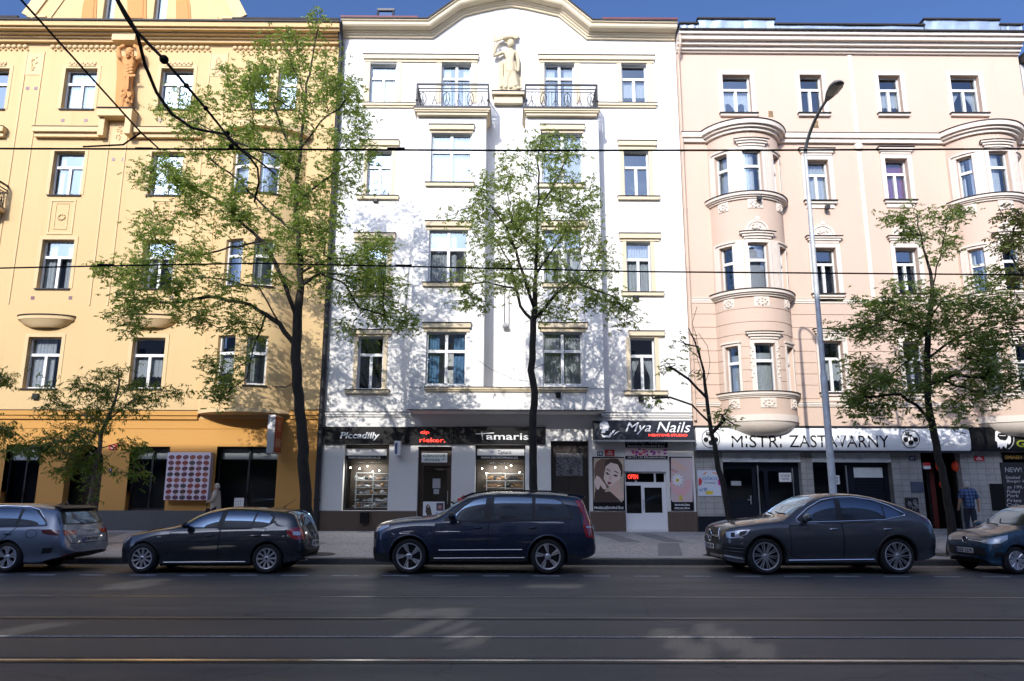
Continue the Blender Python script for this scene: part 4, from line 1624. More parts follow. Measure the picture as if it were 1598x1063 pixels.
fbox(s, f0, u0 + .02, u1, z0, z1, -.02, .01)
s.build('dark_panel', M_black, Bp)
# ================================================================ next house on the right
Bn = thing('apartment_building', 'grey house whose edge shows beyond the pink house at the right', 'building', (22, YW, .4))
s = MB()
s.box(XPR + .05, XPR + 9, YW + .02, YW + 10, .3, zpx(95))
s.build('wall', stucco('grey_render', (.5, .5, .5)), Bn)
s = MB()
s.box(XPR + .06, XPR + 9, YW - .5, YW + 3, zpx(95) + .01, zpx(82))
s.build('cornice', M_dark, Bn)
# ================================================================ ground
def zs(Y):
    return .14 + (Y - 19.0) * .285 / 7.3
YK = 18.75
m, t, b = _new('asphalt')
big = _noise(t, .25, 4, .6, _pos(t, (.35, 1.2, 1)))
c1 = _ramp(t, big, [(.3, (.052, .053, .0535)), (.7, (.075, .076, .077))])
lane = _noise(t, 1.0, 3, .5, _pos(t, (.03, 1.1, 1)))
c2 = _mix(t, c1, (.092, .091, .090), _ramp(t, lane, [(.48, 0.0), (.66, .6)]))
gr = _noise(t, 70, 3, .8, _pos(t))
c3 = _mix(t, c2, (.30, .29, .28), _ramp(t, gr, [(.58, 0.0), (.72, .5)]))
c4 = _mix(t, c3, (.03, .03, .03), _ramp(t, _noise(t, 60, 2, .6, _pos(t)), [(.60, 0.0), (.75, .6)]))
stn = _noise(t, 1.0, 3, .55, _pos(t, (.55, 1.3, 1)))
c5 = _mix(t, c4, (.030, .029, .028), _ramp(t, stn, [(.58, 0.0), (.72, .55)]))
vr = t.nodes.new('ShaderNodeTexVoronoi')
vr.feature = 'DISTANCE_TO_EDGE'
vr.inputs['Scale'].default_value = .32
wn = t.nodes.new('ShaderNodeTexNoise')
wn.inputs['Scale'].default_value = 1.4
wn.inputs['Detail'].default_value = 6
ad = t.nodes.new('ShaderNodeVectorMath')
ad.operation = 'MULTIPLY_ADD'
ad.inputs[1].default_value = (.9, .9, 0)
t.links.new(_pos(t), wn.inputs['Vector'])
t.links.new(wn.outputs['Color'], ad.inputs[0])
t.links.new(_pos(t), ad.inputs[2])
t.links.new(ad.outputs[0], vr.inputs['Vector'])
c6 = _mix(t, c5, (.018, .018, .018), _ramp(t, vr.outputs['Distance'], [(0.0, .75), (.006, 0.0)]))
t.links.new(c6, b.inputs['Base Color'])
rr_ = _ramp(t, _noise(t, .8, 4, .6, _pos(t, (.3, 1.5, 1))), [(.3, .5), (.7, .72)])
t.links.new(rr_, b.inputs['Roughness'])
_bump(t, b, _noise(t, 120, 3, .7, _pos(t)), .5, .008)
M_asph = m
m, t, b = _new('dark_asphalt')
c1 = _ramp(t, _noise(t, .5, 4, .6, _pos(t, (.3, 1.5, 1))), [(.3, (.045, .045, .0455)), (.7, (.060, .060, .061))])
c2 = _mix(t, c1, (.27, .265, .26), _ramp(t, _noise(t, 80, 2, .7, _pos(t)), [(.58, 0.0), (.72, .5)]))
t.links.new(c2, b.inputs['Base Color'])
b.inputs['Roughness'].default_value = .6
_bump(t, b, _noise(t, 100, 3, .7, _pos(t)), .5, .008)
M_asph2 = m
m, t, b = _new('paving')
vo = t.nodes.new('ShaderNodeTexVoronoi')
vo.inputs['Scale'].default_value = 11
vo.feature = 'DISTANCE_TO_EDGE'
t.links.new(_pos(t), vo.inputs['Vector'])
vc = t.nodes.new('ShaderNodeTexVoronoi')
vc.inputs['Scale'].default_value = 11
t.links.new(_pos(t), vc.inputs['Vector'])
c0 = _ramp(t, vc.outputs['Color'], [(0.1, (.35, .33, .31)), (.9, (.51, .485, .455))])
ck = t.nodes.new('ShaderNodeTexChecker')
ck.inputs['Scale'].default_value = .45
mp = t.nodes.new('ShaderNodeMapping')
mp.inputs['Rotation'].default_value = (0, 0, radians(45))
g = t.nodes.new('ShaderNodeNewGeometry')
t.links.new(g.outputs['Position'], mp.inputs[0])
t.links.new(mp.outputs[0], ck.inputs[0])
st_ = _noise(t, .8, 4, .6, _pos(t, (.5, 1.4, 1)))
c1 = _mix(t, c0, (.2, .2, .205), _ramp(t, st_, [(.52, 0.0), (.72, .55)]))
c2 = _mix(t, c1, (.10, .095, .09), _ramp(t, vo.outputs[0], [(0.0, .8), (.08, 0.0)]))
t.links.new(c2, b.inputs['Base Color'])
b.inputs['Roughness'].default_value = .75
_bump(t, b, vo.outputs[0], .4, .01)
M_pave = m
M_pave2 = mat('dark_paving', (.21, .205, .20), .8, var=.3, vscale=9, bump=.4, bscale=30)
M_gran = mat('granite_kerb', (.085, .083, .08), .7, var=.25, vscale=12, bump=.2)
M_soil = mat('soil', (.06, .055, .05), .95, var=.5, vscale=8, bump=.8, bscale=25)

s = MB()
s.poly([V((-400, -400, -.06)), V((400, -400, -.06)), V((400, 400, -.06)), V((-400, 400, -.06))])
struct('ground', s, M_asph2)
s = MB()
n_ = 60
s.grid([[V((-120 + 240 * i / n_, y, 0)) for i in range(n_ + 1)] for y in (1.2, 5, 10, 14, YK + .02)])
struct('road', s, M_asph)
s = MB()
for y0, y1 in ((G(800, 994).y, G(800, 967).y - .09), (G(800, 1029).y + .05, G(800, 996).y - .03)):
    s.poly([V((-120, y0, .004)), V((120, y0, .004)), V((120, y1, .004)), V((-120, y1, .004))])
struct('tram_bed', s, M_asph2)
s = MB()
s.grid([[V((-120 + 4 * i, y, zs(y))) for i in range(61)] for y in (YK + .28, 21, 23, YW + .5)])
struct('pavement', s, M_pave)
s = MB()
for y0, y1 in ((YK + .285, YK + .6), (22.6, 22.75), (25.6, 25.75)):
    s.poly([V((-60, y0, zs(y0) + .004)), V((60, y0, zs(y0) + .004)), V((60, y1, zs(y1) + .004)), V((-60, y1, zs(y1) + .004))])
struct('pavement_border', s, mat('pale_paving', (.36, .35, .34), .75, var=.2, vscale=10))
s = MB()
for cx_ in (-14.0, -8.2, -2.4, 3.4, 9.2, 15.0):
    for k in (0, 1):
        x0 = cx_ + k * 1.35
        for y0, y1, dx in ((22.85, 25.5, -.5), (19.5, 22.5, .6)):
            a, bq = x0 + (.45 if y0 < 22 else 0), .62
            s.poly([V((a + dx * .0, y0, zs(y0) + .005)), V((a + bq, y0, zs(y0) + .005)), V((a + bq + dx, y1, zs(y1) + .005)), V((a + dx, y1, zs(y1) + .005))])
struct('paving_pattern', s, M_pave2)
x = -40.0
s = MB()
while x < 40:
    L = R.uniform(.9, 1.3)
    s.box(x + .004, x + L - .004, YK, YK + .278, -.05, .138 + R.uniform(-.003, .003))
    x += L
struct('kerb', s, M_gran)
s = MB()
s.poly([V((-60, YK - .55, .004)), V((60, YK - .55, .004)), V((60, YK - .02, .004)), V((-60, YK - .02, .004))])
struct('gutter_strip', s, mat('gutter_stone', (.20, .18, .15), .8, var=.35, vscale=6))
# parking-lane dashes
M_mark = mat('worn_white', (.40, .40, .41), .8, var=.5, vscale=5)
yd = G(800, 899).y
first = None
xd = G(33, 899).x
for i in range(32):
    if first is None:
        s = MB()
        s.poly([V((0, -.06, .004)), V((.56, -.06, .004)), V((.56, .06, .004)), V((0, .06, .004))])
        first = o = s.build('parking_dash', M_mark, None)
    else:
        o = first.copy()
        COL.objects.link(o)
    o.location = (xd - 4.2 + i * 1.056, yd + R.uniform(-.01, .01), 0)
    o['kind'] = 'structure'
# rails and joints
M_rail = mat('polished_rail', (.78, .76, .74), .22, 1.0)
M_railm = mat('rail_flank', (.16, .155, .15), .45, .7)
def railine(nm, y, lit):
    s = MB()
    s.poly([V((-120, y + .005, .008)), V((120, y + .005, .008)), V((120, y + .075, .008)), V((-120, y + .075, .008))], 0)
    s.poly([V((-120, y - .06, .0075)), V((120, y - .06, .0075)), V((120, y + .005, .0075)), V((-120, y + .005, .0075))], 1)
    s.poly([V((-120, y - .075, .008)), V((120, y - .075, .008)), V((120, y - .06, .008)), V((-120, y - .06, .008))], 2)
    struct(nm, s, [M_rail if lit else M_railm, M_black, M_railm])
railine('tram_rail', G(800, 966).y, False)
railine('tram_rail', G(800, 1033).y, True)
s = MB()
y = G(800, 932).y
s.poly([V((-120, y - .03, .006)), V((120, y - .03, .006)), V((120, y + .03, .006)), V((-120, y + .03, .006))])
struct('lane_joint', s, M_rail if False else mat('joint_steel', (.52, .50, .47), .32, .8, var=.5, vscale=.35))
s = MB()
y = G(800, 995).y
rows = [[], []]
for i in range(400):
    x = -30 + 60 * i / 399
    w_ = .035 + .02 * noise.noise(V((x * 2.5, 0, 0)))
    rows[0].append(V((x, y - w_, .0085)))
    rows[1].append(V((x, y + w_, .0085)))
s.grid(rows)
struct('joint_seal', s, mat('pale_joint', (.34, .33, .32), .8, var=.6, vscale=25))
# opposite street front: stands behind the camera, shades the street and shows in the panes
YO = -9.0
HO = 2.99 + (YW - YO) / (cos(SUN_AZ) / tan(SUN_EL))
Bo = thing('street_front', 'long brown street front on the camera side, unseen, with openings cut to light the road', 'wall', (0, YO, 0))
def onwall(px, py):
    g = G(px, py, 0)
    k = (g.y - YO) / -sun_dir.y
    q = g + sun_dir * k
    return q.x, q.z
sun_gaps = []  # openings cut only to throw sun patches on the road
for l, t, r_, b_ in ((196, 905, 240, 913), (186, 911, 232, 918), (822, 913.5, 860, 916), (868, 913, 905, 916.5),
                     (617, 952, 640, 960), (630, 955, 662, 965), (668, 951, 718, 959), (690, 958, 708, 972), (648, 972, 672, 990), (703, 972, 716, 986), (712, 984, 728, 998), (724, 996, 748, 1008),
                     (-20, 975, 30, 1003), (1020, 985, 1048, 993), (1090, 976, 1112, 988), (1105, 986, 1138, 998), (1130, 996, 1165, 1010), (1160, 1008, 1205, 1024), (1045, 993, 1070, 1010), (1066, 1008, 1105, 1026)):
    xa, za = onwall((l + r_) / 2 - (r_ - l) / 2, (t + b_) / 2)
    xb, zb = onwall((l + r_) / 2 + (r_ - l) / 2, (t + b_) / 2)
    z0 = onwall((l + r_) / 2, b_)[1]
    z1 = onwall((l + r_) / 2, t)[1]
    sun_gaps.append((min(xa, xb) - .04, max(xa, xb) + .04, min(z0, z1) - .07, max(z0, z1) + .07, .0))
s = MB()
f_ = lambda u, z, d=0.0: V((u, YO - d, z))
wall(s, f_, -90, 90, 0, HO, sun_gaps, .0)
s.build('wall', stucco('brown_render', (.62, .54, .45)), Bo)
for k in range(5):
    for i in range(-14, 15):
        u0, u1, z0, z1 = i * 2.6 - .55, i * 2.6 + .55, 4.6 + 3.5 * k, 6.6 + 3.5 * k
        if k < 4 and not any(g[0] < u1 + .1 and g[1] > u0 - .1 and g[2] < z1 + .1 and g[3] > z0 - .1 for g in sun_gaps):
            if (i + k) % 1 == 0:
                s = MB()
                s.box(u0, u1, YO + .002, YO + .03, z0, z1)
                s.build('window', mat('far_pane', (.03, .035, .04), .08), Bo)
s = MB()
s.box(-90, 90, YO - .3, YO + .5, HO - .5, HO - .02)
s.build('eaves', mat('brown_eaves', (.16, .12, .09), .8), Bo)
s = MB()
s.box(-90, 90, YO + .005, YO + .12, 0, 4.2)
s.build('dark_reflection_band', mat('dark_reflection_tone', (.035, .034, .034), .35), Bo)  # unseen dark band added so the car sides reflect darker
# ================================================================ trees
def leafmat(name, c, c2, tr=.45):
    m, t, b = _new(name)
    t.nodes.remove(b)
    g = t.nodes.new('ShaderNodeNewGeometry')
    col = _ramp(t, g.outputs['Random Per Island'], [(0.0, c), (.75, c2), (1.0, tuple(min(1, x * 1.25) for x in c2))])
    d = t.nodes.new('ShaderNodeBsdfDiffuse')
    tl = t.nodes.new('ShaderNodeBsdfTranslucent')
    gl = t.nodes.new('ShaderNodeBsdfGlossy')
    gl.inputs['Roughness'].default_value = .45
    gl.inputs[0].default_value = (.5, .55, .5, 1)
    t.links.new(col, d.inputs[0])
    t.links.new(_mix(t, col, (1.15, 1.25, .5), 1.0, 'MULTIPLY'), tl.inputs[0])
    a = t.nodes.new('ShaderNodeMixShader')
    a.inputs[0].default_value = tr
    t.links.new(d.outputs[0], a.inputs[1])
    t.links.new(tl.outputs[0], a.inputs[2])
    f = t.nodes.new('ShaderNodeMixShader')
    f.inputs[0].default_value = .06
    t.links.new(a.outputs[0], f.inputs[1])
    t.links.new(gl.outputs[0], f.inputs[2])
    t.links.new(f.outputs[0], t.nodes['Material Output'].inputs[0])
    return m
m, t, b = _new('bark')
v_ = _noise(t, 1.0, 6, .7, _pos(t, (22, 22, 5)))
t.links.new(_ramp(t, v_, [(.3, (.008, .0065, .005)), (.7, (.030, .025, .020))]), b.inputs['Base Color'])
b.inputs['Roughness'].default_value = .9
_bump(t, b, v_, .8, .03)
M_bark = m
M_bark2 = mat('pale_bark', (.16, .12, .09), .9, var=.4, vscale=15)

def tree(name, label, Y, trunk, limbs, clumps, lm, bm_, leaf=(.12, .05), per=26, rad=.27, droop=.5, seed=1, group='street trees along the pavement', dy=1.0):
    rg = random.Random(seed)
    base = P(trunk[0][0], trunk[0][1], Y)
    gz = zs(Y)
    root = thing(name, label, 'tree', (base.x, Y, gz), group)
    nodes, par = [], []                      # skeleton
    def chain(pts, p0=None):
        last = p0
        for q in pts:
            if last is not None:
                a = nodes[last]
                n = max(1, int((q - a).length / .28))
                for i in range(1, n + 1):
                    w_ = a + (q - a) * i / n
                    if i < n:
                        w_ = w_ + V((rg.gauss(0, .02), rg.gauss(0, .02), rg.gauss(0, .02)))
                    nodes.append(w_)
                    par.append(last)
                    last = len(nodes) - 1
            else:
                nodes.append(q)
                par.append(-1)
                last = len(nodes) - 1
        return last
    tp = [P(x, y, Y) for x, y, w in trunk]
    tp[0].z = gz - .1
    chain(tp)
    ntr = len(nodes)
    def near(q, up=0.0):
        best, bi = 1e9, 0
        for i, p in enumerate(nodes):
            d = (p - q).length + up * max(0, p.z - q.z)
            if d < best:
                best, bi = d, i
        return bi, best
    for lb in limbs:
        pts = [P(x, y, Y + o) for x, y, o in lb]
        bi, _ = near(pts[0])
        chain(pts[1:], bi)
    att = []
    for cx_, cy_, rx, ry_, n in clumps:
        for i in range(n):
            a, r_ = rg.uniform(0, 2 * pi), sqrt(rg.random())
            o = rg.uniform(-1, 1) * dy * min(1.6, (rx + ry_) / 70) + rg.gauss(0, .15)
            # keep the crown the photographed size although its clumps differ in distance
            att.append(P(cx_ + rx * r_ * cos(a), cy_ + ry_ * r_ * sin(a), Y + o))
    pool = [(near(q)[1], k) for k, q in enumerate(att)]
    pool.sort()
    tips = []
    for d, k in pool:
        q = att[k]
        bi, dd = near(q, .9)
        a = nodes[bi]
        mid = a + (q - a) * .5 + V((rg.gauss(0, .06), rg.gauss(0, .06), .10 * (q - a).length))
        last = chain([mid, q], bi)
        tips.append((last, q, (q - a).normalized() if dd > 1e-4 else V((0, 0, 1))))
    # pipe-model radii
    cnt = [0.0] * len(nodes)
    for l, q, d in tips:
        cnt[l] += 1.0
    for i in range(len(nodes) - 1, 0, -1):
        cnt[par[i]] += cnt[i] if cnt[i] > 0 else .2
    tot = max(cnt)
    pxm = FPX / Y
    r0 = trunk[0][2] / 2 / pxm
    rads = [max(.0055, r0 * .95 * (max(c, .5) / tot) ** .60) for c in cnt]
    tl_ = 0
    for i in range(ntr):                     # the trunk follows its photographed width
        y_ = nodes[i].z
        for (p, w0), (q, w1) in zip(zip(tp, trunk), zip(tp[1:], trunk[1:])):
            if p.z <= y_ <= q.z:
                t_ = (y_ - p.z) / max(1e-6, q.z - p.z)
                rads[i] = (w0[2] + (w1[2] - w0[2]) * t_) / 2 / pxm
        if i == 0:
            rads[i] = r0 * 1.5
        elif i == 1:
            rads[i] = r0 * 1.12
    kids = {}
    for i in range(1, len(nodes)):
        kids.setdefault(par[i], []).append(i)
    mb = MB()
    stack = [0]
    starts = [(0, None)]
    while starts:
        i, p = starts.pop()
        ch = [] if p is None else [p]
        while True:
            ch.append(i)
            ks = kids.get(i, [])
            if not ks:
                break
            ks = sorted(ks, key=lambda k: -rads[k])
            for k in ks[1:]:
                starts.append((k, i))
            i = ks[0]
        if len(ch) > 1:
            rr = [rads[k] for k in ch]
            if p is not None:
                rr[0] = min(rads[p], rr[1] * 1.25)
            mb.tube([nodes[k] for k in ch], rr, 9 if rr[0] > .06 else (6 if rr[0] > .025 else 4), caps=False)
    mb.build('trunk', bm_, root, smooth=70)
    # leaves
    lv = MB()
    L, W_ = leaf
    for l, q, d in tips:
        n = int(per * 2.1 * rg.uniform(.6, 1.35))
        sprays = max(3, n // 6)
        for s_ in range(sprays):
            c = q - d * rg.uniform(-.05, .55) + V((rg.gauss(0, rad * .55), rg.gauss(0, rad * .55), rg.gauss(0, rad * .42)))
            ax = V((rg.gauss(0, 1), rg.gauss(0, 1), rg.gauss(-droop * .5, .5))).normalized()
            for j in range(6):
                o = c + ax * (j // 2) * L * .45
                sd = 1 if j % 2 else -1
                side = ax.cross(V((0, 0, 1)))
                side = side.normalized() if side.length > .1 else V((1, 0, 0))
                dr = (ax * .6 + side * sd * rg.uniform(.5, 1.1) + V((rg.gauss(0, .25), rg.gauss(0, .25), -droop * rg.uniform(.2, 1.1)))).normalized()
                nn = V((rg.gauss(0, .6), rg.gauss(0, .6), 1)).normalized()
                w_ = dr.cross(nn)
                if w_.length < .05:
                    continue
                w_.normalize()
                ll = L * rg.uniform(.65, 1.2)
                ww = W_ * rg.uniform(.7, 1.2) * .5
                lv.poly([o, o + dr * ll * .45 + w_ * ww, o + dr * ll, o + dr * ll * .45 - w_ * ww])
    me = bpy.data.meshes.new('crown')
    me.from_pydata([tuple(V(p) - root.location) for p in lv.v], [], lv.f)
    me.materials.append(lm)
    o = bpy.data.objects.new('crown', me)
    COL.objects.link(o)
    o.parent = root
    return root

LM1 = leafmat('ash_leaf', (.135, .20, .05), (.30, .36, .13), .55)
LM2 = leafmat('young_leaf', (.14, .20, .05), (.31, .36, .135), .55)
LM3 = leafmat('locust_leaf', (.065, .125, .02), (.14, .20, .04), .52)
LM4 = leafmat('maple_leaf', (.10, .155, .045), (.23, .29, .10), .54)
LM5 = leafmat('purple_leaf', (.11, .06, .06), (.15, .19, .06), .5)
tree('street_tree', 'largest tree, tall wide crown on a forked dark trunk, between the yellow and white houses', 19.6,
     [(480, 866, 22), (477, 790, 18), (474, 700, 17), (467, 620, 16), (461, 560, 16), (464, 500, 15), (470, 445, 11), (470, 406, 9), (466, 366, 8), (462, 316, 7), (465, 266, 7), (470, 215, 5), (478, 150, 4), (486, 100, 3), (496, 45, 2)],
     [[(462, 505, 0), (445, 445, -.2), (430, 411, -.3), (410, 378, -.4), (380, 351, -.5), (350, 320, -.6), (300, 290, -.6)],
      [(462, 540, 0), (437, 506, .2), (415, 491, .3), (390, 475, .4), (325, 463, .5), (270, 473, .5), (220, 470, .4)],
      [(437, 506, .2), (405, 450, -.3), (350, 436, -.5), (295, 428, -.5), (230, 400, -.6)],
      [(410, 378, -.4), (360, 385, .5), (308, 401, .6), (250, 380, .5)],
      [(472, 440, 0), (500, 426, .2), (527, 428, .3), (570, 440, .5), (610, 470, .5)],
      [(472, 425, 0), (495, 410, -.4), (517, 404, -.6), (570, 400, -.7)],
      [(500, 426, .2), (540, 445, -.5), (560, 480, -.7), (620, 500, -.7)],
      [(465, 266, 0), (440, 200, .3), (425, 160, .4), (405, 120, .5)],
      [(465, 266, 0), (420, 240, -.6), (360, 220, -.9), (290, 180, -1)],
      [(468, 225, 0), (500, 190, -.3), (530, 170, -.4), (550, 140, -.5)],
      [(463, 320, 0), (500, 285, .4), (540, 260, .6), (570, 220, .6)],
      [(466, 370, 0), (420, 330, .6), (370, 280, .9), (320, 240, 1)],
      [(415, 491, .3), (400, 530, -.2), (392, 560, -.4), (350, 585, -.4)],
      [(392, 560, -.4), (385, 590, -.4), (350, 615, -.4)],
      [(478, 150, 0), (455, 100, .2), (440, 60, .3)]],
     [(440, 65, 42, 32, 12), (415, 125, 75, 42, 36), (500, 110, 55, 55, 28), (545, 165, 38, 50, 22), (365, 150, 52, 42, 22), (499, 32, 12, 12, 3), (285, 170, 48, 30, 16), (335, 215, 72, 40, 30),
      (440, 215, 75, 50, 36), (545, 255, 42, 50, 22), (572, 205, 22, 25, 7), (250, 280, 48, 45, 28), (325, 310, 75, 50, 40), (420, 320, 65, 50, 26), (520, 330, 55, 45, 24), (240, 365, 45, 35, 18),
      (200, 415, 45, 20, 16), (285, 415, 58, 45, 30), (225, 455, 55, 35, 26), (195, 500, 38, 20, 12), (290, 485, 52, 25, 14), (370, 465, 55, 40, 14), (580, 395, 48, 40, 32), (605, 465, 40, 35, 22), (540, 440, 55, 42, 18),
      (640, 505, 20, 18, 7), (352, 560, 38, 20, 11), (347, 610, 20, 25, 9), (372, 520, 45, 25, 10), (430, 410, 55, 40, 18), (460, 380, 45, 45, 14), (500, 395, 40, 30, 10), (470, 300, 40, 40, 12), (555, 500, 35, 25, 8), (150, 420, 14, 14, 4)],
     LM1, M_bark, (.098, .044), 58, .28, .5, 3)
tree('street_tree', 'medium tree with a straight trunk before the middle of the white house', 19.6,
     [(834, 866, 15), (833, 770, 13), (832, 700, 12), (831, 560, 11), (832, 500, 10), (836, 430, 6), (838, 380, 5), (838, 330, 4), (840, 290, 3), (838, 250, 3), (845, 205, 2)],
     [[(832, 505, 0), (812, 478, .2), (805, 450, .3), (797, 410, .4), (770, 370, .5)], [(832, 490, 0), (822, 445, -.4), (805, 390, -.6), (780, 340, -.7), (750, 300, -.7)],
      [(832, 500, 0), (850, 480, -.2), (870, 455, -.3), (895, 440, -.4), (950, 460, -.4)], [(832, 505, 0), (860, 470, .4), (900, 420, .6), (930, 370, .6)],
      [(836, 430, 0), (870, 380, .3), (900, 320, .4)], [(837, 400, 0), (800, 350, .5), (790, 290, .6)], [(838, 330, 0), (870, 280, -.4), (885, 245, -.5)], [(805, 450, .3), (760, 440, -.3), (725, 445, -.4)],
      [(831, 600, 0), (800, 592, -.4), (765, 576, -.7), (748, 563, -.8)], [(831, 585, 0), (865, 562, -.5), (885, 545, -.7), (892, 520, -.8)]],
     [(842, 225, 40, 32, 14), (800, 255, 28, 28, 8), (882, 245, 35, 35, 12), (762, 285, 36, 26, 10), (742, 335, 26, 26, 8), (830, 310, 65, 40, 32), (900, 310, 42, 36, 20), (782, 365, 55, 32, 19), (850, 375, 58, 40, 24),
      (918, 365, 36, 32, 13), (742, 418, 45, 26, 13), (800, 438, 38, 28, 11), (900, 435, 48, 32, 20), (950, 400, 16, 22, 5), (957, 470, 38, 22, 15), (985, 497, 16, 10, 4), (732, 458, 42, 22, 11), (880, 478, 38, 18, 11), (840, 340, 35, 40, 12), (830, 420, 35, 30, 9), (700, 330, 12, 12, 3)],
     LM2, M_bark, (.098, .040), 52, .26, .9, 5)
tree('street_tree', 'thin half-bare young tree with a bent trunk, between the nail studio and the pawnshop sign', 19.6,
     [(1139, 866, 10), (1136, 800, 9), (1128, 752, 9), (1118, 712, 8), (1108, 660, 6.5), (1100, 600, 5), (1093, 560, 3.2), (1084, 532, 2.4), (1074, 512, 1.5)],
     [[(1106, 655, 0), (1080, 632, .1), (1045, 620, .2), (1018, 622, .2)], [(1101, 612, 0), (1075, 592, -.2), (1050, 575, -.3), (1035, 560, -.3)], [(1098, 595, 0), (1108, 565, .2), (1104, 540, .3), (1090, 520, .3)],
      [(1094, 565, 0), (1075, 545, .2), (1062, 530, .2)], [(1090, 550, 0), (1080, 505, -.1), (1088, 478, -.1)], [(1112, 680, 0), (1130, 655, -.2), (1145, 650, -.3)], [(1099, 600, 0), (1088, 560, .4), (1086, 530, .5), (1072, 518, .5)]],
     [(1042, 577, 22, 12, 5), (1030, 620, 18, 10, 4), (1132, 640, 15, 10, 3), (1118, 655, 22, 8, 4), (1060, 532, 18, 12, 4), (1082, 570, 10, 12, 2), (1143, 662, 10, 5, 2), (1105, 640, 20, 10, 2)],
     LM2, M_bark, (.12, .045), 13, .2, .7, 7)
tree('street_tree', 'spreading tree with open tiers of leaves in front of the pink house', 19.8,
     [(1488, 866, 15), (1482, 800, 12), (1470, 730, 11), (1458, 680, 11), (1450, 640, 10), (1446, 560, 10), (1449, 505, 8), (1455, 450, 6), (1452, 425, 5), (1440, 385, 3), (1432, 335, 2)],
     [[(1452, 660, 0), (1430, 632, -.3), (1405, 615, -.5), (1355, 620, -.7)], [(1446, 585, 0), (1420, 560, .4), (1385, 590, .6), (1345, 580, .7)], [(1447, 530, 0), (1415, 505, -.4), (1380, 490, -.6), (1345, 505, -.7)],
      [(1447, 560, 0), (1480, 535, .3), (1530, 510, .5), (1555, 480, .5)], [(1449, 600, 0), (1490, 585, -.5), (1540, 590, -.7)], [(1455, 445, 0), (1468, 400, .2), (1478, 345, .3)], [(1450, 500, 0), (1470, 470, -.5), (1530, 440, -.7)], [(1449, 520, 0), (1425, 470, .6), (1400, 450, .8)]],
     [(1425, 332, 28, 16, 7), (1395, 345, 24, 9, 5), (1482, 328, 28, 14, 7), (1472, 380, 36, 20, 9), (1430, 365, 25, 15, 5), (1440, 458, 65, 25, 26), (1372, 480, 48, 20, 17), (1342, 510, 30, 14, 8), (1400, 520, 58, 28, 28), (1482, 500, 56, 34, 28),
      (1540, 500, 38, 34, 18), (1350, 588, 48, 34, 25), (1420, 580, 58, 34, 30), (1500, 570, 58, 34, 28), (1550, 590, 36, 34, 14), (1362, 640, 48, 18, 13), (1332, 620, 22, 22, 8), (1480, 640, 46, 14, 8), (1540, 430, 36, 22, 12), (1560, 540, 34, 26, 14), (1570, 470, 24, 24, 9), (1525, 620, 40, 18, 10), (1300, 520, 14, 12, 4), (1580, 600, 18, 20, 6)],
     LM4, M_bark, (.104, .046), 54, .27, .5, 9)
tree('street_tree', 'purple-leaved tree in front of the right-hand bow of the pink house', 19.8,
     [(1640, 866, 14), (1636, 700, 11), (1628, 560, 9), (1620, 450, 6), (1612, 380, 4), (1600, 320, 2)],
     [[(1622, 470, 0), (1590, 420, -.3), (1560, 370, -.5)], [(1626, 540, 0), (1600, 500, .3), (1585, 470, .3)], [(1615, 400, 0), (1590, 350, .3), (1570, 330, .3)]],
     [(1572, 330, 26, 18, 10), (1560, 372, 30, 18, 10), (1592, 420, 20, 20, 8), (1590, 360, 22, 25, 8), (1585, 500, 18, 36, 10), (1620, 400, 40, 60, 20), (1590, 600, 15, 20, 5)],
     LM5, M_bark, (.135, .06), 24, .26, .4, 13)
tree('street_tree', 'small feathery young tree leaning beside the arched door of the yellow house', 20.6,
     [(134, 858, 8), (140, 790, 7.5), (147, 745, 7), (156, 700, 6.5), (166, 660, 6), (178, 630, 5), (186, 600, 3), (185, 575, 2)],
     [[(160, 685, 0), (130, 670, -.2), (95, 690, -.4), (50, 698, -.5)], [(166, 662, 0), (120, 640, .3), (85, 625, .4), (70, 605, .4)], [(170, 650, 0), (205, 625, -.3), (250, 610, -.5), (285, 612, -.5)], [(180, 625, 0), (150, 600, -.3), (110, 595, -.4)],
      [(158, 695, 0), (190, 690, .3), (215, 700, .4), (228, 735, .4)], [(155, 705, 0), (130, 715, .2), (105, 735, .3)], [(180, 628, 0), (200, 600, .3), (225, 600, .4)]],
     [(160, 598, 46, 20, 16), (100, 608, 32, 16, 11), (230, 608, 42, 16, 14), (270, 613, 24, 10, 6), (80, 638, 28, 12, 7), (170, 638, 58, 18, 20), (130, 668, 52, 20, 20), (70, 690, 36, 16, 12), (40, 702, 28, 8, 6), (112, 700, 42, 24, 16),
      (142, 738, 28, 22, 12), (100, 735, 18, 12, 6), (200, 690, 22, 16, 7), (215, 735, 22, 8, 5), (183, 575, 18, 12, 5)],
     LM3, M_bark2, (.13, .032), 36, .24, .9, 17)
tree('street_tree', 'feathery young tree behind the silver estate car, beyond the asian food window', 20.6,
     [(-62, 858, 10), (-60, 760, 9), (-56, 690, 8), (-50, 620, 6), (-48, 560, 3)],
     [[(-55, 680, 0), (-30, 670, .2), (0, 670, .3)], [(-51, 630, 0), (-20, 600, 0), (2, 588, 0)]],
     [(2, 590, 14, 18, 7), (5, 672, 22, 22, 11), (-40, 600, 45, 40, 22), (-50, 660, 50, 25, 18)],
     LM3, M_bark2, (.13, .032), 36, .24, .9, 19)
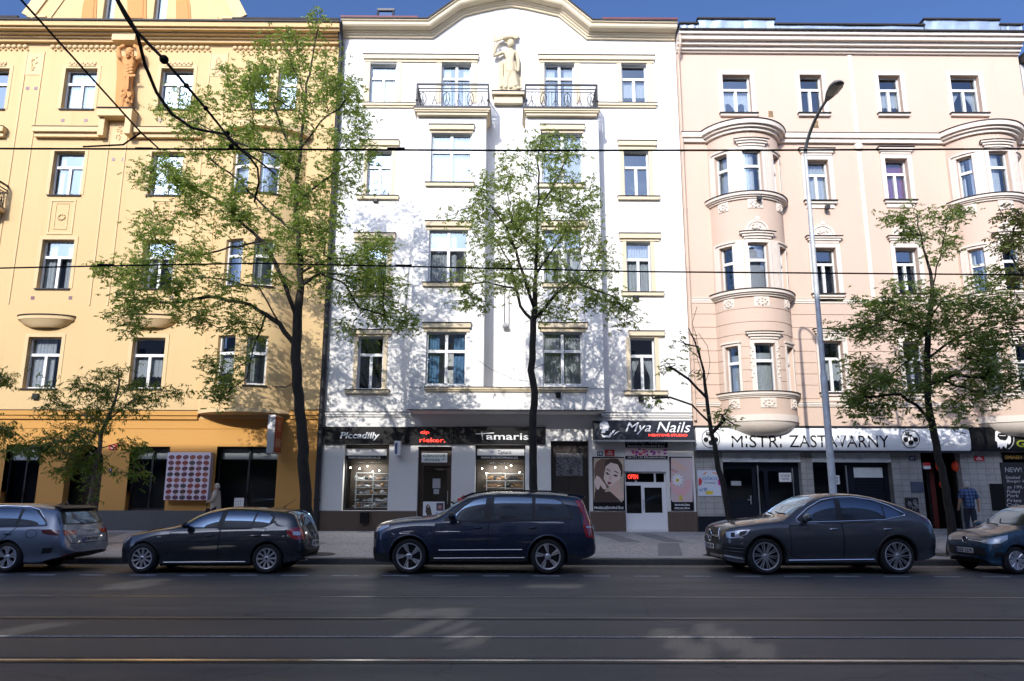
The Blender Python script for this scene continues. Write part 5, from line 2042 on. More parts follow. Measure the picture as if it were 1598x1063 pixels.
# tree pits
for x, yy in ((480, 19.6), (834, 19.6), (1139, 19.6), (1488, 19.8)):
    c = P(x, 866, yy)
    s = MB()
    ring = []
    for j in range(28):
        a = 2 * pi * j / 28
        k = .62 + .10 * noise.noise(V((c.x + 2 * cos(a), 2 * sin(a), 3)))
        ring.append((c.x + k * (1.1 if abs(cos(a)) > .7 else 1) * cos(a), yy + k * .8 * sin(a)))
    s.poly([V((u, v, zs(v) + .006)) for u, v in ring])
    struct('soil_pit', s, M_soil)
M_cable = mat('cable_rubber', (.010, .010, .011), .8, spec=.15)
# ================================================================ signs and small things on the houses
def board(name, label, cat, r, depth, m, back=0.0, group=None, Y=YW):
    """a board on the wall given by its photographed outline; returns (thing, body box, front y)"""
    Yf = Y - depth
    x0, x1, z0, z1 = rect(*r, Yf)
    t = thing(name, label, cat, ((x0 + x1) / 2, Y, z0), group)
    s = MB()
    s.box(x0, x1, Yf, Y - .004 + back, z0, z1)
    s.build('board', m, t)
    return t, (x0, x1, z0, z1), Yf
def bx_(r, Yf):
    return rect(*r, Yf)
t_, _, Yf = board('shop_sign', 'black shop sign board with white bold italic lettering over the left shoe window', 'sign', (504, 666, 636, 693), .10, M_black)
letters('lettering', 'Piccadilly', bx_((531, 674.5, 592.5, 687.5), Yf), Yf, M_whitep, t_, bold=.018, shear=.18, thick=.03)
t_, _, Yf = board('shop_sign', 'black shop sign board with glowing red lettering above the brown door', 'sign', (636.3, 666, 708, 693), .10, M_black)
letters('lettering', 'rieker.', bx_((655, 683.5, 695, 690.3), Yf), Yf, M_redlit, t_, bold=.008, thick=.03)
letters('lettering', 'cip', bx_((656, 672, 670, 678.5), Yf), Yf, M_redlit, t_, bold=.02, thick=.02)
t_, _, Yf = board('shop_sign', 'black shop sign board with white rounded lettering behind the straight tree trunk', 'sign', (708.3, 666, 851, 693), .10, M_black)
letters('lettering', 'amaris', bx_((759, 676.5, 825, 686.5), Yf), Yf, M_whitep, t_, bold=.012, thick=.03)
s = MB()
s.bar(P(742, 677.5, Yf) - V((0, .015, 0)), P(771, 675.8, Yf) - V((0, .015, 0)), .045, .03)
s.bar(P(751.5, 673.5, Yf) - V((0, .017, 0)), P(753.5, 686.8, Yf) - V((0, .017, 0)), .075, .03)
s.build('lettering', M_whitep, t_)
# nail studio sign: slanted box
Yf = YW - .42
x0, x1, zA, zB = rect(927, 655, 1083, 687, Yf)
t_ = thing('shop_sign', 'black slanted nail studio sign with a white head silhouette and script lettering', 'sign', ((x0 + x1) / 2, YW, zA))
s = MB()
prof = [(YW - .004, zA), (YW - .50, zA), (YW - .34, zB - .04), (YW - .26, zB), (YW - .004, zB)]
a = [V((x0, y, z)) for y, z in prof]
b = [V((x1, y, z)) for y, z in prof]
s.poly(a); s.poly(b[::-1]); s.grid([a, b], 0, True)
s.build('board', mat('blue_black', (.010, .013, .022), .5, spec=.25), t_)
s = MB()
s.box(x0 - .03, x1 + .03, YW - .54, YW - .44, zA - .06, zA - .002)
s.bar((x0, YW - .34, zB - .02), (x1, YW - .34, zB - .02), .03)
s.build('rim', M_silver, t_)
def slope(x, z, d):
    k = (z - zA) / (zB - .04 - zA)
    return V((x, YW - .50 + .16 * k - d * .98, z + d * .2))
letters('lettering', 'Mya', rect(976, 659, 1016, 678.5, Yf), Yf, M_whitep, t_, shear=.35, thick=.02, fx=slope)
letters('lettering', 'Nails', rect(1024, 658.5, 1078, 675, Yf), Yf, M_whitep, t_, shear=.35, thick=.02, fx=slope)
letters('lettering', 'NEHTOVÉ STUDIO', rect(1012, 676.8, 1072, 681.5, Yf), Yf, M_redlit, t_, bold=.02, thick=.02, fx=slope)
s = MB()
def px_poly(s, pts, d, f, Y):
    pl = []
    for x, y in pts:
        q = P(x, y, Y)
        pl.append(f(q.x, q.z, d))
    s.poly(pl)
px_poly(s, [(936, 664), (938, 659), (943, 656.5), (948, 658), (950, 663), (951.5, 667), (949.5, 669), (949, 672), (945, 673), (944, 676), (938, 676), (939, 671), (936, 668)], .012, slope, Yf)
px_poly(s, [(937, 677), (942, 680), (950, 680), (953, 675), (955, 676), (952, 683), (940, 683)], .012, slope, Yf)
px_poly(s, [(952, 680), (956, 672), (960, 671), (957, 676)], .012, slope, Yf)
px_poly(s, [(955, 681), (962, 674), (966.5, 673), (960, 678)], .012, slope, Yf)
s.build('silhouette', M_whitep, t_)
t_, b_, Yf = board('shop_sign', 'small black panel with white lettering over the nail studio door', 'sign', (976, 688.5, 1042, 698.5), .05, M_black)
letters('lettering', 'MANIKÚRA - PEDIKÚRA', bx_((978, 689.3, 1039, 692.8), Yf), Yf, M_blind, t_, bold=.01)
letters('lettering', 'PRODLUŽOVÁNÍ ŘAS', bx_((979, 694, 1037, 697.8), Yf), Yf, M_whitep, t_, bold=.02)
M_flow = mat('flower_print', (.85, .45, .5), .6, var=.6, vscale=9)
t_, b_, Yf = board('picture_panel', 'panel printed with pink and purple flowers above the nail studio door', 'panel', (976, 699, 1042, 716), .045, mat('pale_pink', (.80, .68, .66), .6))
s = MB()
for i in range(26):
    x, y = R.uniform(980, 1038), R.uniform(701, 710)
    p = P(x, y, Yf)
    px_poly(s, [(x + R.uniform(1.5, 4) * cos(a_), y + R.uniform(1.2, 2.4) * sin(a_)) for a_ in [j * pi / 4 for j in range(8)]], .002 + i * .0004, lambda u, z, d: V((u, Yf - d, z)), Yf)
s.m = [R.randrange(3) if i > 4 else 2 for i in range(len(s.f))]
s.build('flower_picture', [mat('rose', (.7, .07, .12), .6), mat('pale_rose', (.85, .55, .55), .6), mat('violet', (.36, .05, .33), .6)], t_)
s = MB()
x0, x1, z0, z1 = bx_((976, 711.5, 1042, 716), Yf)
s.box(x0, x1, Yf - .012, Yf - .001, z0, z1)
k = s.build('strip', M_black, t_)
letters('lettering', 'tel: 777 123 456 gelové nehty', bx_((979, 712.3, 1039, 715.3), Yf), Yf - .013, M_whitep, k, bold=.01, thick=.004)
def plate(label, r, m, txt, tm=None):
    t_, b_, Yf = board('number_plate', label, 'number plate', r, .025, m, group='house number plates')
    w_, h_ = b_[1] - b_[0], b_[3] - b_[2]
    letters('lettering', txt, (b_[0] + w_ * .18, b_[1] - w_ * .18, b_[2] + h_ * .2, b_[3] - h_ * .2), Yf, M_whitep, t_, bold=.03, thick=.004)
M_nblue = mat('enamel_blue', (.02, .03, .10), .3)
M_nred = mat('enamel_red', (.45, .02, .03), .3)
plate('blue house number plate left of the nail studio door', (932, 704.5, 940.5, 711.5), M_nblue, '18')
plate('red house number plate above the poster of a woman', (944, 702, 959, 711.5), M_nred, '1268\nPRAHA')
plate('blue house number plate on the grey tiled pier', (1420, 712, 1428.5, 719), M_nblue, '17')
plate('red house number plate on the tiled pier right of the dark passage', (1520.5, 711.5, 1536, 719.5), M_nred, '1207\nPRAHA')
plate('red house number plate beside the arched door', (170, 694, 182.5, 702), M_nred, '1301\nPRAHA')
plate('blue house number plate below a red one beside the arched door', (169, 731, 174.5, 736), M_nblue, '16')
# posters
t_, b_, Yf = board('poster', 'tall poster of a dark-haired woman with closed eyes, hand to her chin', 'poster', (925, 713, 975, 797), .03, M_black)
C_ = {}
def pm_(n, c):
    return mat('print_' + n, c, .55)
def pposter(t_, Yf, layers):
    for i, (n, m, pts) in enumerate(layers):
        s = MB()
        pl = [P(x, y, Yf) for x, y in pts]
        s.poly([V((q.x, Yf - .002 - .0012 * i, q.z)) for q in pl])
        s.build(n, m, t_)
def ell(cx, cy, rx, ry_, n=16, rot=0.0, a0=0, a1=2 * pi):
    return [(cx + rx * cos(a) * cos(rot) - ry_ * sin(a) * sin(rot), cy + rx * cos(a) * sin(rot) + ry_ * sin(a) * cos(rot)) for a in [a0 + (a1 - a0) * i / n for i in range(n)]]
skin_, skin2, hair_ = pm_('skin', (.70, .48, .38)), pm_('skin_light', (.82, .64, .55)), pm_('hair', (.06, .035, .025))
pposter(t_, Yf, [
    ('picture_ground', pm_('beige', (.58, .46, .35)), [(926.5, 715), (973.5, 715), (973.5, 780), (970, 784), (926.5, 784)]),
    ('hair', pm_('hair_brown', (.17, .10, .07)), [(927, 733), (930, 722), (938, 716), (950, 716), (950, 760), (940, 770), (929, 766)]),
    ('hair', hair_, [(943, 733), (944, 720), (952, 715.5), (964, 716), (971, 725), (972, 738), (969, 745), (962, 725), (950, 724), (944, 738)]),
    ('face', skin2, [(943, 739), (945, 728), (953, 722), (964, 725), (969, 736), (968, 746), (961, 757), (953, 761), (946, 755), (942, 747)]),
    ('neck', skin_, [(952, 760), (966, 748), (968, 764), (973.5, 772), (973.5, 778), (952, 775)]),
    ('dress', hair_, [(926.5, 784), (928, 768), (936, 759), (945, 768), (952, 767), (962, 776), (970, 784)]),
    ('hand', skin2, [(927, 752), (931, 742), (936, 745), (945, 757), (947, 764), (941, 763), (937, 757), (934, 765), (930, 762)]),
    ('eyebrow', hair_, [(945, 733.5), (948, 731.5), (952.5, 735), (952, 736.2), (948, 733.2)]),
    ('eyebrow', hair_, [(957, 735.5), (961, 735), (965.5, 738.5), (965, 739.5), (961, 736.8)]),
    ('eye', hair_, [(944.5, 737.5), (947.5, 737), (951.5, 741), (948, 741.2)]),
    ('eye', hair_, [(956.5, 742), (960, 740.5), (965, 743), (961, 744.2)]),
    ('mouth', pm_('lip', (.33, .05, .06)), [(947.5, 753), (950, 751.8), (955, 753.5), (952, 756), (949, 756)]),
    ('nose', skin_, [(951, 742), (953, 742), (953.5, 749), (950, 748.5)])])
letters('lettering', 'PRODLUŽOVÁNÍ ŘAS', bx_((927.5, 789.5, 973, 794.5), Yf), Yf, M_whitep, t_, bold=.02, thick=.004)
t_, b_, Yf = board('poster', 'narrow poster of a manicured hand and a white daisy', 'poster', (1046, 713, 1081.5, 797), .03, M_black)
lay = [('picture_ground', pm_('pale', (.62, .50, .50)), [(1047, 714.5), (1078, 714.5), (1081, 718), (1081, 783.5), (1050, 783.5), (1047, 780)]),
       ('finger', skin_, [(1047, 722), (1050, 716), (1072, 731), (1068, 735), (1058, 733)]), ('finger', pm_('pink_skin', (.62, .35, .32)), [(1047, 730), (1055, 733), (1060, 736), (1054, 738), (1047, 735)])]
lay += [('petal', pm_('rose2', (.72, .42, .44)), ell(1062 + 12 * cos(a), 752 + 17 * sin(a), 5, 7)) for a in (.2, .7, 1.2, 1.7, 2.3, 2.9)]
lay += [('petal', M_whitep, ell(1057 + 5.5 * cos(a), 749 + 6 * sin(a), 4.2, 1.7, 10, a)) for a in [i * pi / 5 for i in range(10)]]
lay += [('flower_heart', pm_('yellow', (.7, .5, .05)), ell(1057, 749.5, 2.6, 2.6)), ('bottle', pm_('yellow2', (.62, .50, .08)), [(1060, 773), (1064, 773), (1065, 781), (1059, 781)])]
pposter(t_, Yf, lay)
letters('lettering', 'MANIKÚRA', bx_((1053, 785.8, 1077, 789.6), Yf), Yf, M_whitep, t_, bold=.02, thick=.004)
letters('lettering', 'PEDIKÚRA', bx_((1053, 791, 1077, 794.8), Yf), Yf, M_whitep, t_, bold=.02, thick=.004)
t_, b_, Yf = board('poster', 'white poster with coloured splashes and blue letters on the tiled pier', 'poster', (1089, 734, 1124.5, 774), .02, mat('poster_white', (.62, .66, .74), .5))
pposter(t_, Yf, [('splash', pm_('red', (.6, .05, .06)), [(1090, 750), (1092, 744), (1096, 751), (1094, 757), (1090, 758)]), ('splash', pm_('magenta', (.5, .04, .28)), [(1120, 750), (1124, 744), (1124.5, 758), (1121, 757)]),
                 ('splash', pm_('gold', (.75, .55, .05)), ell(1107, 769, 6.5, 3)), ('splash', pm_('orange', (.75, .3, .1)), [(1096, 741), (1101, 737), (1104, 737), (1099, 741)]), ('splash', pm_('orange', (.75, .3, .1)), [(1110, 736), (1118, 738), (1119, 741), (1112, 738)])])
M_pblue = pm_('blue', (.05, .16, .4))
letters('lettering', 'ÓČKO', bx_((1096, 743, 1119, 749.5), Yf), Yf, M_pblue, t_, thick=.008)
letters('lettering', 'STAVEBNINA', bx_((1099, 752.8, 1117, 754.8), Yf), Yf, M_black, t_, thick=.008)
letters('lettering', 'od 99', bx_((1091, 761, 1103, 767), Yf), Yf, M_pblue, t_, thick=.008)
# pawnshop sign
Yf = YW - .30
x0, x1, z0, z1 = rect(1086, 668, 1513, 703, Yf)
t_ = thing('shop_sign', 'long white canvas sign board with black capitals and round three-ball emblems', 'sign', ((x0 + x1) / 2, YW, z0))
bul = lambda u: -.30 - .05 * sin(pi * u)
M_canvas = mat('white_canvas', (.78, .79, .80), .55, var=.04, vscale=1.2)
s = MB()
s.grid([[V((x, YW + bul(i / 8), z0 + (z1 - z0) * i / 8)) for x in [x0 + (x1 - x0) * j / 24 for j in range(25)]] for i in range(9)])
for x in (x0, x1):
    s.poly([V((x, YW - .004, z0))] + [V((x, YW + bul(i / 8), z0 + (z1 - z0) * i / 8)) for i in range(9)] + [V((x, YW - .004, z1))])
s.poly([V((x0, YW - .3, z0)), V((x1, YW - .3, z0)), V((x1, YW - .004, z0)), V((x0, YW - .004, z0))])
s.build('board', M_canvas, t_, smooth=40)
s = MB()
s.box(x0 - .02, x1 + .02, YW - .33, YW - .004, z1 + .002, z1 + .07)
s.box(x0 - .02, x1 + .02, YW - .33, YW - .004, z0 - .07, z0 - .002)
s.build('frame', M_dark, t_)
def bulge(x, z, d):
    return V((x, YW + bul((z - z0) / (z1 - z0)) - d - .003, z))
letters('lettering', 'MISTRI', rect(1141, 680, 1219, 698.5, Yf), Yf, M_black, t_, fx=bulge, bold=.0)
letters('lettering', 'ZASTAVARNY', rect(1231, 679.5, 1386, 698.5, Yf), Yf, M_black, t_, fx=bulge, bold=.0)
for cx_ in (1108.5, 1419.5):
    c = P(cx_, 685, Yf)
    s = MB()
    s.tube([bulge(c.x + .31 * cos(a), c.z + .31 * sin(a), .012) for a in [j * pi / 16 for j in range(33)]], .012, 5)
    for dx, dz in ((-.17, -.03), (0, -.13), (.17, -.03)):
        s.lathe([(.0, -.01), (.085, -.01), (.085, .012)], bulge(c.x + dx, c.z + dz, .012), 'Y', 14)
        s.bar(bulge(c.x + dx, c.z + dz, .012), bulge(c.x, c.z + .14, .012), .016)
    for dx in (-.1, -.05, 0):
        s.bar(bulge(c.x + dx - .05, c.z + .12, .012), bulge(c.x + dx - .05 + .02, c.z + .24, .012), .025)
    s.bar(bulge(c.x - .16, c.z + .14, .012), bulge(c.x + .06, c.z + .12, .012), .035)
    s.build('round_emblem', M_black, t_)
# grill-house sign at the right edge
Yf = YW - .34
x0, x1, z0_, z1_ = rect(1514, 667, 1650, 703, Yf)
t_ = thing('shop_sign', 'black sign board with the white face of a bearded man', 'sign', ((x0 + x1) / 2, YW, z0_))
s = MB()
s.box(x0, x1, Yf, YW - .004, z0_, z1_)
s.build('board', M_black, t_)
s = MB()
fl = lambda u, z, d: V((u, Yf - d, z))
px_poly(s, [(1553, 674), (1556, 671), (1560, 673), (1566, 671.5), (1571, 674), (1577, 678), (1577.5, 690), (1575, 694), (1572, 692), (1570, 700), (1566, 696), (1562, 701), (1560, 697), (1557, 699), (1556, 690), (1553, 688)], .004, fl, Yf)
s.tube([V((P(1566 + 16 * cos(a), 686 + 17 * sin(a), Yf).x, Yf - .004, P(1566 + 16 * cos(a), 686 + 17 * sin(a), Yf).z)) for a in [-1.1 + j * .17 for j in range(14)]], .012, 4)
s.build('face_emblem', M_whitep, t_)
s = MB()
px_poly(s, [(1556, 681), (1558, 676), (1571, 676), (1573, 682), (1570, 687), (1565, 688), (1560, 686)], .008, fl, Yf)
s.build('dark_face', M_black, t_)
s = MB()
px_poly(s, [(1560, 689), (1564, 686.5), (1568, 689), (1569, 694), (1564, 697), (1561, 694)], .012, fl, Yf)
s.bar(V((P(1559, 680, Yf).x, Yf - .012, P(1559, 680, Yf).z)), V((P(1569, 680, Yf).x, Yf - .012, P(1569, 680, Yf).z)), .02)
s.build('beard', M_whitep, t_)
M_gold = mat('gold_letter', (.55, .30, .04), .5)
letters('lettering', 'BURGER', rect(1586, 673, 1640, 682, Yf), Yf, M_gold, t_, bold=.02)
letters('lettering', 'GRILL', rect(1586, 687, 1640, 698, Yf), Yf, mat('green_gold', (.25, .30, .03), .5), t_, bold=.02)
t_, b_, Yf = board('sign_panel', 'narrow black panel with orange lettering under the bearded face sign', 'sign', (1565, 709, 1650, 718), .06, M_black)
letters('lettering', 'SMASH IT BURGER', bx_((1568, 711, 1640, 716.5), Yf), Yf, M_gold, t_, bold=.02)
t_, b_, Yf = board('chalkboard', 'black chalkboard menu with chalk writing under the bearded face sign', 'chalkboard', (1566, 722, 1650, 800), .05, mat('slate', (.02, .02, .024), .8))
M_chalk = mat('chalk', (.45, .46, .48), .9)
letters('lettering', 'NEW!', bx_((1568.5, 729.5, 1594, 737), Yf), Yf, M_chalk, t_, thick=.004)
for k, (tx, l, r_, y) in enumerate((('Smoked', 1569, 1592, 745), ('Burger &', 1571, 1600, 751.5), ('za 199,-', 1571, 1599, 760.5), ('Pulled', 1571, 1592, 767), ('Pork', 1571, 1590, 773.5), ('Fries', 1571, 1594, 781), ('Cola', 1571, 1590, 788))):
    letters('lettering', tx, bx_((l, y - 2.6, r_, y + 2.6), Yf), Yf, M_chalk, t_, shear=.2, thick=.004)
# board of dish pictures
t_, b_, Yf = board('menu_board', 'white board of forty-eight small food pictures on the orange wall', 'menu board', (258.5, 706, 326.5, 780.5), .28, mat('menu_white', (.62, .56, .64), .4))
x0, x1, z0, z1 = b_
dm = [mat('dish_%d' % i, c, .6, var=.6, vscale=40) for i, c in enumerate(((.22, .04, .03), (.07, .03, .03), (.24, .07, .05), (.05, .045, .05), (.16, .06, .07), (.10, .03, .05)))]
for i in range(8):
    for j in range(6):
        s = MB()
        cx_ = x0 + (x1 - x0) * (j + .62) / 6.2
        cz_ = z1 - (z1 - z0) * (i + .85) / 8.3
        pts = ell(cx_, cz_, .105, .075, 12, R.uniform(-.2, .2))
        s.poly([V((x * 1.0, Yf - .004, z)) for x, z in pts])
        s.build('dish_picture', dm[R.randrange(6)] if i else dm[R.choice((0, 2, 4))], t_)
s = MB()
for i in range(8):
    for j in range(6):
        cx_ = x0 + (x1 - x0) * (j + .62) / 6.2
        cz_ = z1 - (z1 - z0) * (i + .85) / 8.3
        s.box(cx_ - .06, cx_ + .05, Yf - .005, Yf - .001, cz_ - .10, cz_ - .085)
s.build('caption_row', M_nred, t_)
# hanging sign of the yellow house
xh = P(428, 680, 25.6).x
za, zb = P(428, 707.5, 25.6).z, P(428, 649, 25.6).z
t_ = thing('hanging_sign', 'red upright box sign with white letters projecting from the yellow house', 'sign', (xh, YW, za))
s = MB()
s.box(xh - .12, xh + .12, 25.22, 26.05, za, zb)
s.build('box', M_silver, t_)
s = MB()
M_brick = mat('brick_red', (.36, .06, .03), .5, var=.35, vscale=6)
s.box(xh + .121, xh + .135, 25.26, 26.01, za + .04, zb - .04)
s.build('red_face', M_brick, t_)
M_cr = mat('sign_cream', (.62, .40, .25), .5)
fx_ = lambda x, z, d: V((xh + .136 + d, 25.63 + (z - 100), x))
letters('lettering', 'ASIAN FOOD', (zb - .15, za + .75, 100 - .16, 100 + .16), 0, M_cr, t_, fx=lambda x, z, d: V((xh + .136 + d, 25.63 - (100 - z), x)))
letters('lettering', 'BAR', (25.36, 25.92, za + .2, za + .5), 0, M_cr, t_, fx=lambda x, z, d: V((xh + .136 + d, x, z)))
s = MB()
for z in (za + .3, zb - .3):
    s.bar((xh, 26.05, z), (xh, YW - .002, z), .05)
s.build('bracket', M_dark, t_)
# small white-and-blue box on the pier
xh = P(621, 700, 26.0).x
za, zb = P(621, 710.5, 26).z, P(621, 688.5, 26).z
t_ = thing('hanging_sign', 'small white and blue box sign on the pier beside the brown shop door', 'sign', (xh, YW, za))
s = MB()
s.box(xh - .1, xh + .1, 25.85, YW - .003, za, zb)
s.build('box', M_whitep, t_)
s = MB()
s.box(xh - .08, xh + .0, 25.838, 25.849, za + .03, zb - .06)
s.build('blue_face', mat('dull_blue', (.07, .09, .22), .5), t_)
# open sign
t_, b_, Yf = board('neon_sign', 'small dark panel with glowing red word OPEN in the nail studio window', 'sign', (977.5, 738.5, 997, 749), 0, M_black, back=.08, Y=YW + .02)
letters('lettering', 'OPEN', bx_((979.5, 740.5, 995.5, 747.5), Yf), Yf, M_redlit, t_, bold=.02, thick=.02)
# alarm boxes, plaques and small fittings
for x, y, sz, lab in ((992, 466, .2, 'under the sill of the third-storey window right of the right bay'), (586.5, 313, .17, 'under the upper-left sill beside the big tree crown'), (1000, 623, .17, 'under the lowest right sill above the nail studio sign'), (871, 617, .17, 'on the podium under the right bay'),
                      (57, 619, .2, 'under the lowest left sill of the yellow house')):
    Yb = 25.3 if x == 871 else YW
    c = P(x, y, Yb)
    t_ = thing('siren_box', 'small black box ' + lab, 'box', (c.x, Yb, c.z), 'small black boxes under the sills')
    s = MB()
    s.box(c.x - sz / 2, c.x + sz / 2, Yb - .1, Yb - .003, c.z - sz / 2, c.z + sz / 2)
    s.build('case', M_black, t_)
    s = MB()
    for k in range(4):
        s.box(c.x - sz * .35, c.x + sz * .35, Yb - .106, Yb - .101, c.z - sz * .35 + k * sz * .2, c.z - sz * .27 + k * sz * .2)
    s.build('grille', M_dark, t_)
for x, y, sz, lab in ((1272.5, 194, .24, 'below the second top-floor window of the pink house'), (1202.5, 178, .2, 'beside the left round bow cap of the pink house')):
    c = P(x, y, YW)
    t_ = thing('vent_grille', 'tan vent grille ' + lab, 'vent', (c.x, YW, c.z), 'tan vents on the pink house')
    s = MB()
    s.box(c.x - sz * .45, c.x + sz * .45, YW - .03, YW - .003, c.z - sz * .6, c.z + sz * .6)
    s.build('plate', mat('tan', (.45, .30, .15), .8, var=.5, vscale=20), t_)
    s = MB()
    for k in range(5):
        s.box(c.x - sz * .38, c.x + sz * .38, YW - .036, YW - .031, c.z - sz * .5 + k * sz * .22, c.z - sz * .4 + k * sz * .22)
    s.build('slot', M_brown, t_)
for (x, y, Yb, lab) in ((1287.5, 325, YW, 'under the sill of the pink house near the lamp post'), (1182, 311, YW - .95, 'under the ledge of the left round bow')):
    c = P(x, y, Yb)
    t_ = thing('wall_camera', 'small dark floodlight ' + lab, 'floodlight', (c.x, Yb, c.z))
    s = MB()
    s.tube([(c.x, Yb - .02, c.z + .1), (c.x, Yb - .2, c.z + .02)], .03, 6)
    s.build('arm', M_silver, t_)
    s = MB()
    s.box(c.x - .07, c.x + .07, Yb - .3, Yb - .12, c.z - .12, c.z + .02)
    s.build('case', M_dark, t_)
c = P(789, 509, YW)
t_ = thing('wall_lamp', 'old wall lamp on the recess between the two bays of the white house', 'lamp', (c.x, YW, c.z))
s = MB()
s.tube([(c.x - .04, YW - .03, zpx(430)), (c.x - .04, YW - .03, c.z + .15), (c.x - .02, YW - .12, c.z + .03)], .014, 6)
s.tube([(c.x + .12, YW - .03, zpx(455)), (c.x + .12, YW - .05, c.z), (c.x, YW - .15, c.z - .05)], .012, 6)
s.build('pipe', M_dark, t_)
s = MB()
s.lathe([(.0, .09), (.06, .08), (.13, -.04), (.12, -.08), (0, -.09)], (c.x, YW - .16, c.z), 'Z', 14)
s.build('shade', mat('grey_enamel', (.3, .3, .31), .4), t_, smooth=40)
c0 = rect(563.5, 800, 576, 816, YW)
t_ = thing('waste_bin', 'black box bin fixed to the brown plinth under the left shop window', 'bin', ((c0[0] + c0[1]) / 2, YW, c0[2]))
s = MB()
s.box(c0[0], c0[1], YW - .22, YW - .04, c0[2], c0[3])
s.build('body', M_black, t_)
s = MB()
s.box(c0[0] - .01, c0[1] + .01, YW - .24, YW - .04, c0[3] + .002, c0[3] + .03)
s.build('lid', M_dark, t_)
t_, b_, Yf = board('plaque', 'dark bluish plaque on the grey tiled pier left of the passage', 'plaque', (1422, 752, 1441, 769), .03, mat('slate_blue', (.07, .09, .13), .5, var=.3, vscale=5))
t_, b_, Yf = board('utility_box', 'dark utility cabinet scrawled with pale graffiti on the tiled pier', 'cabinet', (1414, 777, 1434, 801), .06, M_dark)
s = MB()
for i in range(7):
    x = R.uniform(b_[0] + .08, b_[1] - .08)
    z = R.uniform(b_[2] + .1, b_[3] - .1)
    s.tube([V((x + .07 * sin(j * 1.3 + i), Yf - .006, z + .07 * cos(j * 1.9 + i))) for j in range(6)], .007, 4)
s.build('graffiti', M_chalk, t_)
t_, b_, Yf = board('small_sign', 'small red and white sign at the left jamb of the dark passage', 'sign', (1441, 722, 1452, 732), 0, M_whitep, back=.05, Y=YW + .03)
s = MB()
s.box(b_[0], b_[1], Yf - .01, Yf - .001, (b_[2] + b_[3]) / 2, b_[3])
s.build('red_band', M_red, t_)
# hanging paper lanterns in the passage
M_lant = mat('red_lantern', (.5, .05, .02), .6, emit=.04)
for k, (x, y, dd, r_, lab) in enumerate(((1493, 728, .3, .17, 'larger round red lantern hanging high in the dark passage'), (1464, 727, .5, .09, 'slim red lantern hanging in the middle of the dark passage'), (1471, 756, .7, .12, 'lower red lantern deep in the dark passage'))):
    c = P(x, y, YW + dd)
    t_ = thing('paper_lantern', lab, 'lantern', (c.x, YW + dd, c.z), 'red lanterns in the passage')
    s = MB()
    s.ball(c, r_, 8, sc=(1, 1, 1.15 if k != 1 else 2))
    s.build('paper', M_lant, t_, smooth=60)
    s = MB()
    s.tube([c + V((0, 0, r_)), V((c.x, c.y, op(*SHP['dr'])[3] - .01))], .008, 5)
    s.lathe([(.0, r_ * 1.2), (.05, r_ * 1.2), (.05, r_), (.0, r_)], c, 'Z', 10)
    s.build('cord', M_black, t_)
# white board with a picture in front of the brown door
Yf = YW - .25
x0, x1, z0, z1 = rect(660, 783, 693.5, 818, Yf)
t_ = thing('pavement_board', 'white advertising board with a woman and a bag in front of the brown shop door', 'board', ((x0 + x1) / 2, Yf, zs(Yf)))
s = MB()
s.box(x0, x1, Yf - .03, Yf, zs(Yf) + .03, z1)
s.build('panel', mat('board_white', (.68, .71, .74), .5), t_)
s = MB()
s.bar((x0 + .05, Yf + .02, z1 - .05), (x0 + .05, Yf + .2, zs(Yf)), .04)
s.bar((x1 - .05, Yf + .02, z1 - .05), (x1 - .05, Yf + .2, zs(Yf)), .04)
s.build('strut', M_dark, t_)
Yq = Yf - .03
pposter(t_, Yq, [('figure_picture', hair_, [(665, 790), (667, 787), (670, 788), (672, 793), (674, 802), (676, 812), (668, 812), (666, 803), (664, 799)]), ('figure_picture', skin_, [(667.5, 789), (669.5, 789), (669.5, 792), (667.5, 792)]),
                 ('bag_picture', pm_('plum', (.10, .05, .07)), [(681, 785), (692, 785), (692, 797), (681, 797)]), ('bag_picture', pm_('lilac', (.4, .25, .25)), [(684, 789), (689, 789), (689, 794), (684, 794)])])
letters('lettering', 'Abro', bx_((678, 799, 691, 805), Yq), Yq, M_pblue, t_, shear=.2)
# potted plant by the second window
c = P(712, 790, YW - .45)
zg_ = zs(YW - .45)
t_ = thing('potted_plant', 'dark planter with thin arching stems and red blooms before the second shoe window', 'plant', (c.x, YW - .45, zg_))
s = MB()
s.lathe([(.0, 0), (.2, 0), (.3, .55), (.33, .85), (.29, .85), (.0, .80)], (c.x, YW - .45, zg_), 'Z', 16)
s.build('pot', M_black, t_, smooth=40)
s = MB()
for i in range(26):
    a = R.uniform(0, 2 * pi)
    l = R.uniform(.25, .55)
    s.tube([V((c.x + l * cos(a) * t2, YW - .45 + l * .6 * sin(a) * t2, zg_ + .82 + .5 * t2 * (1.25 - t2))) for t2 in (0, .25, .5, .75, 1)], [.012, .011, .01, .008, .005], 4)
s.build('stems', mat('dark_stem', (.03, .035, .02), .7), t_)
s = MB()
for i in range(12):
    s.ball((c.x + R.uniform(.1, .35), YW - .55 + R.uniform(-.1, .2), zg_ + R.uniform(.85, 1.15)), R.uniform(.05, .09), 4)
s.build('blooms', mat('bloom_red', (.5, .03, .03), .6), t_)
